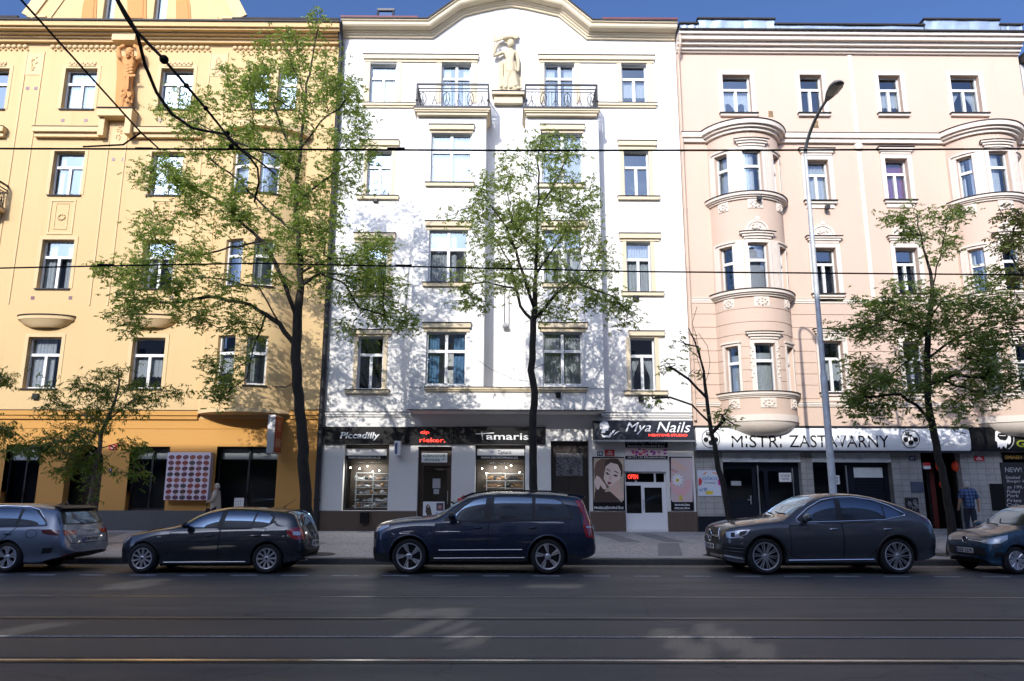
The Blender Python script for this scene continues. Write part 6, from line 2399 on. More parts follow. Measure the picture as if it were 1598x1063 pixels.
# shelves and shoes in the two shoe windows
M_shelf = mat('white_shelf', (.75, .75, .73), .5)
shoe0 = None
def shoe_mesh(m):
    s = MB()
    rows = []
    for x, w_, h in ((-.11, .02, .07), (-.10, .035, .09), (-.04, .036, .085), (.02, .037, .06), (.07, .043, .045), (.11, .035, .035), (.13, .012, .02)):
        rows.append([V((x, w_ * cos(a), h * .5 + h * .5 * sin(a))) for a in [j * pi / 4 for j in range(8)]])
    s.grid(rows, 0, True)
    s.poly(rows[0])
    s.poly(rows[-1])
    return s
shoes = []
for kind, m in enumerate((mat('shoe_white', (.6, .6, .6), .5), mat('shoe_black', (.03, .03, .03), .4), mat('shoe_tan', (.35, .2, .1), .5), mat('shoe_grey', (.3, .31, .34), .5))):
    o = shoe_mesh(m).build('shoe', m, None, smooth=50)
    shoes.append(o)
used = set()
for k in ('wa', 'wb'):
    h = op(*shops[k])
    W_, H_ = h[1] - h[0], h[3] - h[2]
    xs_ = (h[0] + W_ * .22, h[0] + W_ * .60, h[1] - W_ * .03)
    t_ = thing('display_shelf', 'white shelf rack of shoes in the ' + ('left shoe window, beside the brown plinth bin' if k == 'wa' else 'right shoe window, behind the dark blue car'), 'shelf', (h[0] + W_ / 2, YW + .8, h[2]))
    ys = YW + .75
    levels = [h[2] + H_ * f_ for f_ in (.04, .12, .24, .345, .455, .57)]
    s = MB()
    for x in xs_:
        s.bar((x, ys - .12, h[2]), (x, ys - .12, levels[-1]), .035)
    s.build('upright', M_shelf, t_)
    for i, z in enumerate(levels):
        s = MB()
        s.box(xs_[0], xs_[1] if i % 2 else xs_[2], ys - .15, ys + .15, z - .012, z + .012)
        if i % 2:
            s.box(xs_[1] + .03, xs_[2], ys - .15, ys + .15, z - .03, z - .006)
        s.build('shelf', M_shelf, t_)
        if i < 5:
            for j in range(9):
                x = xs_[0] + .08 + (xs_[2] - xs_[0] - .16) * j / 8
                kd = R.randrange(4)
                src = shoes[kd]
                if kd not in used:
                    used.add(kd)
                    o = src
                else:
                    o = src.copy()
                    COL.objects.link(o)
                o.location = (x, ys - .06, z + .013)
                o.rotation_euler = (0, 0, R.uniform(-.6, .6) + (pi if R.random() < .4 else 0))
                o.scale = (1.5, 1.5, 1.7)
                tag(o, ('white', 'black', 'tan', 'grey')[kd] + ' shoe on a white shelf in a shoe shop window', 'shoe', 'shoes on the window shelves, ' + ('white', 'black', 'tan', 'grey')[kd])
# houseplant in the top-right window of the fourth storey
h = op(974, 235, 1013, 307)
t_ = thing('houseplant', 'leafy green houseplant behind the right window of the white house', 'plant', ((h[0] + h[1]) / 2, YW + .45, h[2]))
s = MB()
for i in range(24):
    a = R.uniform(-.3, pi + .3)
    l = R.uniform(.4, .95)
    b0 = V(((h[0] + h[1]) / 2 + .12, YW + .45, h[2] + .1))
    pts = [b0 + V((l * cos(a) * t2 * .7, R.uniform(-.1, .1) * t2, l * (abs(sin(a)) * .9 + .15) * t2 - .35 * t2 * t2)) for t2 in (0, .3, .6, 1)]
    s.tube(pts, [.012, .018, .014, .003], 4)
s.build('leaves', LM3, t_)
s = MB()
s.lathe([(0, 0), (.12, 0), (.16, .22), (0, .2)], ((h[0] + h[1]) / 2 + .12, YW + .45, h[2] - .02), 'Z', 12)
s.build('pot', M_brown, t_)
# street lamp and overhead wires
YLp = 19.3
b0 = P(1305, 862, YLp)
xl = P(1283, 560, YLp).x
zl0 = zs(YLp)
t_ = thing('street_lamp', 'tall grey street lamp curving out over the road before the pink house', 'street lamp', (xl, YLp, zl0))
zt1 = P(1261, 240, YLp).z
s = MB()
s.tube([(xl, YLp, zl0), (xl, YLp, zl0 + 1.1), (xl, YLp, zl0 + 1.15), (xl, YLp, zl0 + 4.6), (xl, YLp, zl0 + 4.7), (xl, YLp, zt1 - 2), (xl, YLp, zt1)], [.115, .115, .092, .088, .07, .062, .042], 16)
s.build('pole', mat('grey_pole', (.50, .53, .55), .5, .1, var=.2, vscale=4), t_, smooth=40)
arm = []
for i in range(9):
    a = i / 8
    arm.append(V((xl, YLp - 1.55 * a ** 1.5, zt1 + .75 * (1 - (1 - a) ** 1.6))))
s = MB()
s.tube(arm, [.05 - .012 * i / 8 for i in range(9)], 10)
s.build('arm', mat('grey_arm', (.12, .13, .135), .5), t_, smooth=40)
e = arm[-1]
d_ = (arm[-1] - arm[-2]).normalized()
up_ = V((0, 0, 1)) - d_ * d_.z
up_.normalize()
rows = []
for k, w_, h_ in ((0, .05, .05), (.12, .09, .07), (.35, .16, .09), (.6, .18, .095), (.75, .15, .08), (.82, .06, .03)):
    c = e + d_ * k
    rows.append([c + V((1, 0, 0)) * w_ * cos(a) + up_ * h_ * (max(sin(a), -.35)) for a in [j * pi / 8 for j in range(16)]])
s = MB()
s.grid(rows, 0, True)
s.poly(rows[0]); s.poly(rows[-1])
hd_ = s.build('lamp_head', mat('lamp_grey', (.10, .10, .10), .45), t_, smooth=50)
s = MB()
rows = []
for k, w_ in ((.28, .11), (.45, .15), (.62, .15), (.74, .11)):
    c = e + d_ * k - up_ * .036
    rows.append([c + V((w_ * q, 0, 0)) - up_ * .035 * (1 - q * q) for q in (-1, -.5, 0, .5, 1)])
s.grid(rows)
s.build('lamp_glass', mat('lamp_glass', (.45, .42, .33), .2), hd_, smooth=60)
def wire(name, label, pts, r_, group=None, cat='wire', extra=None):
    t_ = thing(name, label, cat, pts[len(pts) // 2], group)
    s = MB()
    s.tube(pts, r_, 6)
    s.build('strand', M_cable, t_)
    if extra:
        extra(t_)
    return t_
Yc1, Yc2 = 7.9, 12.1
def wpt(px, py, Y):
    return P(px, py, Y)
def fit(t_):
    for x in (225, 618):
        s = MB()
        p = wpt(x, 233, Yc1)
        s.bar(p - V((.10, 0, -.008)), p + V((.10, 0, .008)), .022)
        s.build('clamp', M_cable, t_)
wire('contact_wire', 'upper overhead tram wire crossing the whole street view', [wpt(-260, 231.5, Yc1), wpt(400, 233, Yc1), wpt(800, 235, Yc1), wpt(1200, 234.5, Yc1), wpt(1860, 231, Yc1)], .011, 'overhead tram wires', extra=fit)
def fit2(t_):
    for x, y in ((165, 414), (630, 415)):
        s = MB()
        p = wpt(x, y, Yc2)
        s.bar(p - V((.14, 0, -.008)), p + V((.14, 0, .008)), .026)
        s.build('clamp', M_cable, t_)
wire('contact_wire', 'lower overhead tram wire crossing at third-storey height', [wpt(-260, 421, Yc2), wpt(0, 418.5, Yc2), wpt(220, 414, Yc2), wpt(400, 411, Yc2), wpt(640, 416, Yc2), wpt(1000, 424, Yc2), wpt(1598, 429, Yc2), wpt(1860, 431, Yc2)], .013, 'overhead tram wires', extra=fit2)
# feeder cables running down from the camera side to the wires
A = wpt(165, -30, 4.2)
B = wpt(214, 50, 5.0)
C = wpt(352, 208, 7.8)
D = wpt(402, 250, 9.5)
def ins(t_):
    for x, y, Y_, k in ((256, 93, 5.8, 1.5), (291, 134, 6.5, 1), (321, 169, 7.1, 1), (355, 208, 7.85, 1.1), (361, 229, 7.9, 1.2)):
        s = MB()
        c = wpt(x, y, Y_)
        s.ball(c, .026 * k, 6)
        s.build('insulator', M_cable, t_, smooth=60)
wire('span_cable', 'thick black suspension cable with insulator beads sloping down in front of the big tree', [A, B, wpt(256, 93, 5.8), wpt(321, 169, 7.1), C, wpt(375, 232, 8.4), D, wpt(430, 272, 11)], .0125, 'cables slung before the yellow house', 'cable', ins)
wire('feeder_cable', 'sagging black feeder cable looping below the suspension cable', [wpt(168, -30, 4.18), wpt(196, 25, 4.7), wpt(214, 52, 5.0), wpt(226, 100, 5.4), wpt(244, 144, 5.9), wpt(268, 178, 6.5), wpt(300, 200, 7.0), wpt(330, 206, 7.4), wpt(351, 209, 7.75), wpt(366, 226, 8.2), wpt(390, 246, 8.9), wpt(402, 262, 9.4), wpt(404, 285, 9.6), wpt(397, 315, 9.8)], .0145, 'cables slung before the yellow house', 'cable')
wire('span_wire', 'thin guy wire slanting down to the upper tram wire before the yellow house', [wpt(15, -20, 5.5), wpt(220, 207, 7.4), wpt(250, 234, 8.2)], .009, 'cables slung before the yellow house')
wire('span_wire', 'short thin pull-off wire joining the guy wire to the upper tram wire', [wpt(220, 207, 7.4), wpt(192, 226, 7.6), wpt(130, 229, 7.85)], .010, 'cables slung before the yellow house')
# ================================================================ cars
M_tyre = mat('tyre_rubber', (.018, .018, .019), .85)
M_trim = mat('black_trim', (.014, .014, .015), .5)
M_under = mat('car_underside', (.006, .006, .006), .9)
M_chrome = mat('chrome', (.72, .73, .75), .12, 1.0)
M_alloy = mat('alloy', (.74, .74, .77), .32, .75)
M_alloyd = mat('dark_alloy', (.05, .05, .055), .35, .6)
m, t, b = _new('car_glass')
b.inputs['Base Color'].default_value = (.010, .012, .014, 1)
b.inputs['Roughness'].default_value = .3
gl_ = t.nodes.new('ShaderNodeBsdfGlossy')
gl_.inputs['Roughness'].default_value = .012
gl_.inputs[0].default_value = (.42, .66, 1, 1)  # blue of the sky tinted into the reflection itself
fr_ = t.nodes.new('ShaderNodeFresnel')
fr_.inputs[0].default_value = 1.5
ma_ = t.nodes.new('ShaderNodeMath')
ma_.operation = 'MULTIPLY_ADD'
ma_.use_clamp = True
ma_.inputs[1].default_value = 2.2
ma_.inputs[2].default_value = .03
t.links.new(fr_.outputs[0], ma_.inputs[0])
mx_ = t.nodes.new('ShaderNodeMixShader')
t.links.new(ma_.outputs[0], mx_.inputs[0])
t.links.new(b.outputs[0], mx_.inputs[1])
t.links.new(gl_.outputs[0], mx_.inputs[2])
t.links.new(mx_.outputs[0], t.nodes['Material Output'].inputs[0])
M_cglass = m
M_seam = mat('panel_gap', (.004, .004, .005), .8)
M_tail = mat('tail_light_red', (.35, .012, .02), .12, coat=1.0)
M_taild = mat('tail_light_dark', (.10, .008, .012), .12, coat=1.0)
M_clear = mat('clear_lens', (.55, .58, .62), .08, .3, coat=1.0)
M_platew = mat('plate_white', (.60, .60, .60), .5)
M_plateb = mat('plate_blue', (.02, .05, .25), .5)
def paint(name, col, metal=.12, rough=.5):
    m, t, b = _new(name)
    b.inputs['Base Color'].default_value = (*col, 1)
    b.inputs['Metallic'].default_value = metal
    b.inputs['Roughness'].default_value = rough
    b.inputs['Coat Weight'].default_value = 1.0
    b.inputs['Coat Roughness'].default_value = .025
    b.inputs['Coat IOR'].default_value = 1.7
    b.inputs['Specular IOR Level'].default_value = .15
    fl = _noise(t, 2.2, 5, .7, _pos(t))          # road dust
    t.links.new(_mix(t, col, tuple(c * .6 + .05 for c in col), _ramp(t, fl, [(.45, 0.0), (.8, .3)])), b.inputs['Base Color'])
    return m

SHO = .925
def smooth01(x):
    x = max(0, min(1, x))
    return x * x * (3 - 2 * x)

def turn(c, a, x):
    """swing the car about its near wheel at local x"""
    q = V((x, -c.W, 0))
    c.root.location = c.root.location + q - Matrix.Rotation(a, 3, 'Z') @ q
    c.root.rotation_euler.z = a

class Car:
    def __init__(s, name, label, ground_px, spec):
        s.s = spec
        s.L, s.W = spec['L'], spec['W'] / 2
        s.zt, s.zb, s.zl = inter(spec['top']), inter(spec['belt']), inter(spec['sill'])
        s.kf, s.nf = spec.get('tumble', .2), spec.get('n', 5.5)
        s.fl, s.rl, s.fp = spec.get('fl', .9), spec.get('rl', .8), spec.get('fp', 3.0)
        s.wr, s.wx = spec['wr'], spec['wx']
        s.root = thing(name, label, 'car', ground_px, 'cars parked along the kerb')
        s.mats = spec['paint']

    def plan(s, x):
        w = 1.0
        if x < s.fl:
            w *= max(0.0, 1 - ((s.fl - x) / s.fl) ** s.fp) ** (1 / s.fp)
        xr = s.L - x
        if xr < s.rl:
            p = s.s.get('rp', s.fp)
            w *= max(0.0, 1 - ((s.rl - xr) / s.rl) ** p) ** (1 / p)
        return max(.004, w) * s.W

    def kn(s, x):
        h = s.zt(x) - min(s.zb(x), s.zt(x) - .01)
        k = s.kf * smooth01((h - .06) / .2)
        n = 2.4 + (s.nf - 2.4) * smooth01((h - .05) / .4)
        return k, n

    def ys(s, x, z):
        W = s.plan(x)
        zt = s.zt(x)
        zb = min(s.zb(x), zt - .01)
        if z >= zb:
            r = min(1, (z - zb) / (zt - zb))
            k, n = s.kn(x)
            return SHO * W * (1 - k * r) * max(0, 1 - r ** n) ** (1 / n)
        zl = s.zl(x)
        t = min(1, max(0, (zb - z) / max(.05, zb - zl)))
        return W * (.925 + .075 * sin(pi * min(1, t * 1.25)) ** .85 - .02 * t ** 4)

    def inside(s, x, y, z):
        return 0 < x < s.L and s.zl(x) <= z <= s.zt(x) and abs(y) <= s.ys(x, z)

    def front(s, y, z, off=0.0):
        x = 0.0
        while x < s.L and not s.inside(x, y, z):
            x += .02
        a, b = x - .02, x
        for _ in range(14):
            m = (a + b) / 2
            if s.inside(m, y, z):
                b = m
            else:
                a = m
        return V((b - off, y, z))

    def rear(s, y, z, off=0.0):
        x = s.L
        while x > 0 and not s.inside(x, y, z):
            x -= .02
        a, b = x, x + .02
        for _ in range(14):
            m = (a + b) / 2
            if s.inside(m, y, z):
                a = m
            else:
                b = m
        return V((a + off, y, z))

    def side(s, x, z, sg=-1, off=0.0):
        return V((x, sg * (s.ys(x, z) + off), z))

    def arch(s, x):
        ra = s.s['ra']
        z = s.zl(x)
        for w in s.wx:
            d = abs(x - w)
            if d < ra:
                z = max(z, s.wr + sqrt(ra * ra - d * d))
        return z

    def body(s):
        xs = [s.L * i / 80 for i in range(81)]
        for i in range(1, 14):
            xs += [.3 * (i / 14) ** 2.2, s.L - .3 * (i / 14) ** 2.2]
        ra = s.s['ra']
        for w in s.wx:
            for i in range(25):
                xs.append(w + ra * cos(pi * i / 24))
            xs += [w - ra * 1.0005, w + ra * 1.0005, w - ra * .9995, w + ra * .9995]
        xs = sorted(set(round(x, 5) for x in xs if .0005 < x < s.L - .0005))
        rows = []
        NB, NS, NT = 2, 12, 16
        for x in xs:
            zt = s.zt(x)
            zb = min(s.zb(x), zt - .01)
            zl = min(s.arch(x), zb - .01)
            half = []
            y0 = s.ys(x, zl)
            half += [(0, zl), (y0 * .6, zl)]
            for i in range(NS):
                z = zl + (zb - zl) * i / NS
                half.append((s.ys(x, z), z))
            k, n = s.kn(x)
            W = s.plan(x)
            for i in range(NT + 1):
                t = pi / 2 * i / NT
                r = sin(t) ** (2 / n)
                half.append((SHO * W * (1 - k * r) * cos(t) ** (2 / n) if i < NT else 0.0, zb + (zt - zb) * r))
            rows.append([V((x, -y, z)) for y, z in half] + [V((x, y, z)) for y, z in half[1:-1][::-1]])
        mb = MB()
        n = len(rows[0])
        mb.grid(rows, 0, True)
        mb.poly(rows[0]); mb.poly(rows[-1])
        nb = len(rows[0])
        clad = s.s.get('clad', 0)
        for i in range(len(rows) - 1):
            for j in range(nb):
                q = [rows[i][j], rows[i][(j + 1) % nb], rows[i + 1][j], rows[i + 1][(j + 1) % nb]]
                if j in (0, 1) or j in (nb - 1, nb - 2):
                    mb.m[i * nb + j] = 1
                elif clad and sum(p.z for p in q) / 4 < clad:
                    mb.m[i * nb + j] = 2
        o = mb.build('body', [s.mats, M_under, M_trim], s.root, smooth=38, local=True)
        # the floor pan closes the arches off from one another
        f = MB()
        f.box(s.wx[0] + s.s['ra'], s.wx[1] - s.s['ra'], -s.W * .85, s.W * .85, s.zl(s.L / 2) - .05, s.zl(s.L / 2) + .2)
        for w in s.wx:
            for sg in (-1, 1):
                yy = sg * s.W * .52
                f.poly([V((w + (s.s['ra'] + .01) * cos(a), yy, s.wr + (s.s['ra'] + .01) * sin(a))) for a in [pi * j / 16 - .0 for j in range(17)]] + [V((w - s.s['ra'], yy, .2)), V((w + s.s['ra'], yy, .2))])
        f.build('underbody', M_under, s.root, local=True)
        return o

    def patch(s, name, m, A, B, mp, N=24, M=8, parent=None, thick=0.0):
        """surface between two chains of 2-D points, laid on the body by mp(a, b)"""
        def res(ch, n):
            d = [0]
            for p, q in zip(ch, ch[1:]):
                d.append(d[-1] + sqrt((p[0] - q[0]) ** 2 + (p[1] - q[1]) ** 2))
            out = []
            for i in range(n + 1):
                t = d[-1] * i / n
                k = 0
                while k < len(ch) - 2 and d[k + 1] < t:
                    k += 1
                u = (t - d[k]) / max(1e-9, d[k + 1] - d[k])
                out.append((ch[k][0] + (ch[k + 1][0] - ch[k][0]) * u, ch[k][1] + (ch[k + 1][1] - ch[k][1]) * u))
            return out
        a, b = res(A, N), res(B, N)
        mb = MB()
        mb.grid([[mp(p[0] + (q[0] - p[0]) * j / M, p[1] + (q[1] - p[1]) * j / M) for p, q in zip(a, b)] for j in range(M + 1)])
        return mb.build(name, m, parent or s.root, smooth=40, local=True)

    def line(s, mb, pts, r, mp, n=5, step=.08, mi=0):
        out = []
        for p, q in zip(pts, pts[1:]):
            k = max(1, int(sqrt((p[0] - q[0]) ** 2 + (p[1] - q[1]) ** 2) / step))
            out += [mp(p[0] + (q[0] - p[0]) * i / k, p[1] + (q[1] - p[1]) * i / k) for i in range(k)]
        out.append(mp(*pts[-1]))
        mb.tube(out, r, n, mi)

    def windows(s, panes, outline=None, trim=None, gl=None):
        for sg in (-1, 1):
            for nm, A, B in panes:
                w = s.patch('side_window', gl or M_cglass, A, B, lambda x, z: s.side(x, z, sg, .006), 20, 6)
            if outline:
                s.patch('window_surround', M_trim, outline[0], outline[1], lambda x, z: s.side(x, z, sg, .003), 48, 8)
                if trim:
                    mb = MB()
                    ch = outline[0] + outline[1][::-1] + [outline[0][0]]
                    if trim == 'low':
                        ch = outline[1]
                    s.line(mb, ch, .010, lambda x, z: s.side(x, z, sg, .004))
                    mb.build('window_trim', M_chrome, s.root, smooth=60, local=True)

    def doors(s, doors, hz):
        for sg in (-1, 1):
            for A, B, hx in doors:
                d = s.patch('door', s.mats, A, B, lambda x, z: s.side(x, z, sg, .004), 20, 10)
                mb = MB()
                ch = A + B[::-1] + [A[0]]
                s.line(mb, ch, .0065, lambda x, z: s.side(x, z, sg, .003), 4)
                mb.build('door_gap', M_seam, d, local=True)
                mb = MB()
                pts = [s.side(hx + .18 * i / 6 - .09, hz + .012 * i / 6, sg, .012 + .028 * sin(pi * i / 6) ** .5) for i in range(7)]
                mb.tube(pts, [.008, .013, .014, .014, .014, .013, .008], 7)
                mb.build('handle', s.s.get('handle', s.mats), d, smooth=60, local=True)

    def mirror(s, x, z, m, sz=1.0):
        for sg in (-1, 1):
            b = s.side(x, z, sg, -.02)
            mb = MB()
            mb.tube([b + V((.05, 0, -.06)), b + V((.02, sg * .14, -.02))], [.035, .03], 6)
            mb.build('mirror_arm', M_trim, s.root, smooth=60, local=True)
            c = b + V((.0, sg * .20, .02))
            mb = MB()
            mb.ball(c, .1 * sz, 8, sc=(.75, 1.25, .78))
            o = mb.build('wing_mirror', m, s.root, smooth=60, local=True)
            mb = MB()
            mb.ball(c + V((.035, 0, 0)), .088 * sz, 6, sc=(.6, 1.2, .7))
            mb.build('mirror_glass', M_cglass, o, smooth=60, local=True)

    def wheels(s, style, rim_r, rm, rm2=None, wid=.235):
        for wx in s.wx:
            for sg in (-1, 1):
                yo = sg * (s.W - .045)
                c = V((wx, yo, s.wr))
                R_ = s.wr
                i_ = -sg
                t = MB()
                pr = [(rim_r, i_ * .0), (rim_r + .012, -i_ * .012), (R_ - .05, -i_ * .018), (R_ - .015, i_ * .012), (R_, i_ * .04), (R_, i_ * (wid - .04)), (R_ - .02, i_ * (wid - .01)), (rim_r, i_ * wid)]
                t.lathe(pr, c, 'Y', 40)
                wh = t.build('wheel', M_tyre, s.root, smooth=35, local=True)
                q = MB()
                q.lathe([(rim_r + .001, -i_ * .006), (rim_r - .012, -i_ * .008), (rim_r - .022, i_ * .02), (rim_r - .03, i_ * .12), (.0, i_ * .13)], c, 'Y', 40)
                q.lathe([(.165, i_ * .10), (.165, i_ * .09), (.0, i_ * .09)], c, 'Y', 24)
                back = q.build('rim_barrel', M_alloyd, wh, smooth=35, local=True)
                q = MB()
                q.lathe([(rim_r + .003, -i_ * .006), (rim_r - .003, -i_ * .014), (rim_r - .020, -i_ * .008), (rim_r - .024, i_ * .03)], c, 'Y', 40)
                def spoke(a, w0, w1, tw=0.0, r0=.045, r1=None, mi=0, dep=.0):
                    r1 = r1 or rim_r - .015
                    rows = []
                    for r_, w_, yy in ((r0, w0, .012), ((r0 + r1) / 2, (w0 + w1) / 2, .006), (r1, w1, -.004)):
                        aa = a + tw * (r_ - r0) / (r1 - r0)
                        e, f = V((cos(aa), 0, sin(aa))), V((-sin(aa), 0, cos(aa)))
                        y = i_ * (yy + dep)
                        rows.append([c + e * r_ + f * w_ + V((0, y, 0)), c + e * r_ + f * w_ * .7 + V((0, y - i_ * .012, 0)), c + e * r_ - f * w_ * .7 + V((0, y - i_ * .012, 0)), c + e * r_ - f * w_ + V((0, y, 0)), c + e * r_ - f * w_ + V((0, y + i_ * .03, 0)), c + e * r_ + f * w_ + V((0, y + i_ * .03, 0))])
                    q.grid(rows, mi, True)
                ph = R.uniform(0, 1)
                if style == 'ten':
                    for k in range(10):
                        spoke(2 * pi * (k + ph) / 10, .016, .024)
                elif style == 'five_twin':
                    for k in range(5):
                        a = 2 * pi * (k + ph) / 5
                        for d in (-.19, .19):
                            spoke(a + d, .012, .020, -d * .3)
                            spoke(a + d, .007, .008, d * 1.2, r0=.1)
                elif style == 'five_blade':
                    for k in range(5):
                        a = 2 * pi * (k + ph) / 5
                        spoke(a - .14, .014, .013, .05)
                        spoke(a + .14, .010, .036, .02, r0=.10)
                elif style == 'multi':
                    for k in range(20):
                        spoke(2 * pi * (k + ph) / 20 + (.05 if k % 2 else -.05), .008, .008)
                elif style == 'cover':
                    for k in range(9):
                        spoke(2 * pi * (k + ph) / 9, .022, .050)
                q.lathe([(.0, -i_ * .002), (.032, -i_ * .002), (.055, i_ * .01), (.07, i_ * .03)], c, 'Y', 20)
                q.build('rim', rm, wh, smooth=35, local=True)
                q = MB()
                q.lathe([(.0, -i_ * .006), (.026, -i_ * .005), (.028, i_ * .0)], c, 'Y', 16)
                q.build('hub_cap', M_alloyd if style in ('ten', 'cover') else M_silver, wh, smooth=35, local=True)

    def arches(s, m, r=.028):
        for wx in s.wx:
            for sg in (-1, 1):
                mb = MB()
                ra = s.s['ra'] + .012
                pts = []
                for i in range(29):
                    a = -.12 + (pi + .24) * i / 28
                    x, z = wx + ra * cos(a), s.wr + ra * sin(a)
                    if z > s.zl(x) + .01:
                        pts.append(s.side(x, z, sg, -.002))
                mb.tube(pts, r, 7)
                mb.build('wheel_arch_trim', m, s.root, smooth=60, local=True)

    def sillstrip(s, z, x0, x1, m, r=.014):
        for sg in (-1, 1):
            mb = MB()
            s.line(mb, [(x0, z), (x1, z + .015)], r, lambda x, zz: s.side(x, zz, sg, .004))
            mb.build('sill_strip', m, s.root, smooth=60, local=True)

    def plate(s, end, y, z, txt, tilt=0.0):
        c = (s.front if end == 'front' else s.rear)(y, z, .012)
        sx = -1 if end == 'front' else 1
        ps = [(s.front if end == 'front' else s.rear)(y + d, z, .014) for d in (-.26, .26)]
        x = min(p.x for p in ps) if end == 'front' else max(p.x for p in ps)
        mb = MB()
        mb.box(min(x, x + sx * .012), max(x, x + sx * .012), y - .26, y + .26, z - .056, z + .056)
        o = mb.build('number_plate', M_platew, s.root, local=True)
        mb = MB()
        yl = y + (.26 if end == 'front' else -.26)
        mb.box(x + sx * .0125, x + sx * .0145, min(yl, yl - .05 * (1 if end == 'front' else -1)), max(yl, yl - .05 * (1 if end == 'front' else -1)), z - .054, z + .054)
        mb.build('country_strip', M_plateb, o, local=True)
        dr = -1 if end == 'front' else 1
        L0 = s.root.location
        k = letters('plate_lettering', txt, (0, 1, 0, 1), 0, M_black, None, bold=.02, thick=1.0,
                    fx=lambda u, v, d: V((x + sx * (.0125 + .003 * d), y + dr * (-.195 + .43 * u), z - .036 + .072 * v)))
        k.parent = o
        return o

    def badge(s, end, y, z, r, kind):
        c = (s.front if end == 'front' else s.rear)(y, z, .012)
        sx = -1 if end == 'front' else 1
        mb = MB()
        mb.tube([c + V((sx * .008, r * cos(a), r * sin(a))) for a in [j * pi / 12 for j in range(25)]], r * .11, 6)
        if kind == 'star':
            for k in range(3):
                a = pi / 2 + k * 2 * pi / 3
                mb.bar(c + V((sx * .012, 0, 0)), c + V((sx * .008, r * .95 * cos(a), r * .95 * sin(a))), r * .16)
        elif kind == 'letters':
            for (a, b) in (((-.55, .75), (0, .05)), ((.55, .75), (0, .05)), ((-.85, .3), (-.35, -.8)), ((-.35, -.8), (0, -.1)), ((0, -.1), (.35, -.8)), ((.35, -.8), (.85, .3))):
                mb.bar(c + V((sx * .012, a[0] * r, a[1] * r)), c + V((sx * .012, b[0] * r, b[1] * r)), r * .16)
        o = mb.build('badge', M_chrome, s.root, smooth=50, local=True)
        mb = MB()
        mb.lathe([(.0, sx * .006), (r * .95, sx * .003)], c, 'X', 20)
        mb.build('badge_ground', mat('badge_blue', (.03, .10, .3), .3) if kind == 'round' else M_trim, o, local=True)

def car_at(wx_local, px, Ynear, W, py=895, z=0.0):
    """root position so that the wheel at local x shows at photo column px"""
    return V((P(px, 866, Ynear).x - wx_local, Ynear + W / 2 - .02, z))

YC = 16.55
# ---- dark grey hatchback
c = Car('parked_car', 'dark grey five-door hatchback parked before the yellow house', car_at(.75, 221, YC, 1.75), dict(
    L=4.227, W=1.75, wr=.317, wx=(.75, 3.41), ra=.355, paint=paint('dark_grey_paint', (.018, .021, .030)), tumble=.19, n=5, fl=1.1, rl=.55, fp=2.25, rp=3.6, clad=.0,
    top=[(0, .50), (.03, .62), (.12, .71), (.35, .81), (.8, .91), (1.2, .975), (1.38, 1.02), (1.75, 1.215), (2.1, 1.335), (2.5, 1.39), (2.9, 1.388), (3.4, 1.36), (3.75, 1.325), (3.92, 1.26), (4.05, 1.06), (4.11, .93), (4.155, .82), (4.19, .68), (4.227, .5)],
    belt=[(0, .45), (.12, .62), (.5, .76), (1.2, .87), (2.2, .905), (3.3, .935), (3.8, .95), (4.05, .86), (4.227, .45)],
    sill=[(0, .34), (.2, .22), (.5, .2), (3.7, .22), (4.0, .27), (4.15, .36), (4.227, .44)]))
c.body()
c.windows([('f', [(1.62, 1.0), (1.85, 1.15), (2.1, 1.245), (2.35, 1.285)], [(1.62, .965), (2.28, .965)]), ('r', [(2.46, 1.295), (2.8, 1.30), (3.1, 1.29)], [(2.41, .965), (3.0, .97)]),
           ('q', [(3.14, 1.285), (3.35, 1.25), (3.46, 1.17)], [(3.04, .975), (3.3, .985), (3.4, 1.04)])],
          ([(1.50, .94), (1.8, 1.16), (2.1, 1.275), (2.5, 1.33), (2.9, 1.332), (3.25, 1.305), (3.5, 1.20)], [(1.50, .935), (2.2, .935), (3.3, .955), (3.5, 1.06)]))
c.doors([([(1.30, .87), (1.8, .905), (2.36, .915)], [(1.30, .33), (1.6, .29), (2.36, .29)], 2.16), ([(2.38, .915), (2.9, .925), (3.36, .94)], [(2.38, .29), (2.9, .29), (3.02, .45)], 3.18)], .79)
c.mirror(1.66, 1.0, M_trim)
c.wheels('ten', .215, M_alloy)
c.sillstrip(.235, 1.2, 2.95, M_silver, .008)
for sg in (-1, 1):
    c.patch('tail_light', M_tail, [(3.80, .90), (3.95, .97), (4.06, .955)], [(3.86, .80), (3.98, .72), (4.11, .70)], lambda x, z: c.side(x, z, sg, .006), 10, 5)
    c.patch('indicator', M_clear, [(3.93, .875), (4.08, .88)], [(3.95, .80), (4.09, .80)], lambda x, z: c.side(x, z, sg, .010), 6, 3)
    c.patch('headlight', M_clear, [(.07, .66), (.25, .735), (.42, .77)], [(.06, .58), (.2, .61), (.36, .70)], lambda x, z: c.side(x, z, sg, .006), 10, 4)
    c.patch('side_repeater', M_clear, [(1.04, .775), (1.12, .78)], [(1.04, .755), (1.12, .76)], lambda x, z: c.side(x, z, sg, .006), 4, 2)
c.patch('rear_window', M_cglass, [(-.50, 1.285), (0, 1.30), (.50, 1.285)], [(-.62, 1.0), (0, .99), (.62, 1.0)], lambda y, z: c.rear(y, z, .008), 20, 8)
c.patch('rear_light_panel', M_tail, [(-.72, .93), (-.62, .93)], [(-.72, .72), (-.60, .72)], lambda y, z: c.rear(y, z, .006), 5, 5)
c.patch('windshield', M_cglass, [(-.55, 1.31), (0, 1.33), (.55, 1.31)], [(-.68, 1.04), (0, 1.02), (.68, 1.04)], lambda y, z: c.front(y, z, .006), 16, 8)
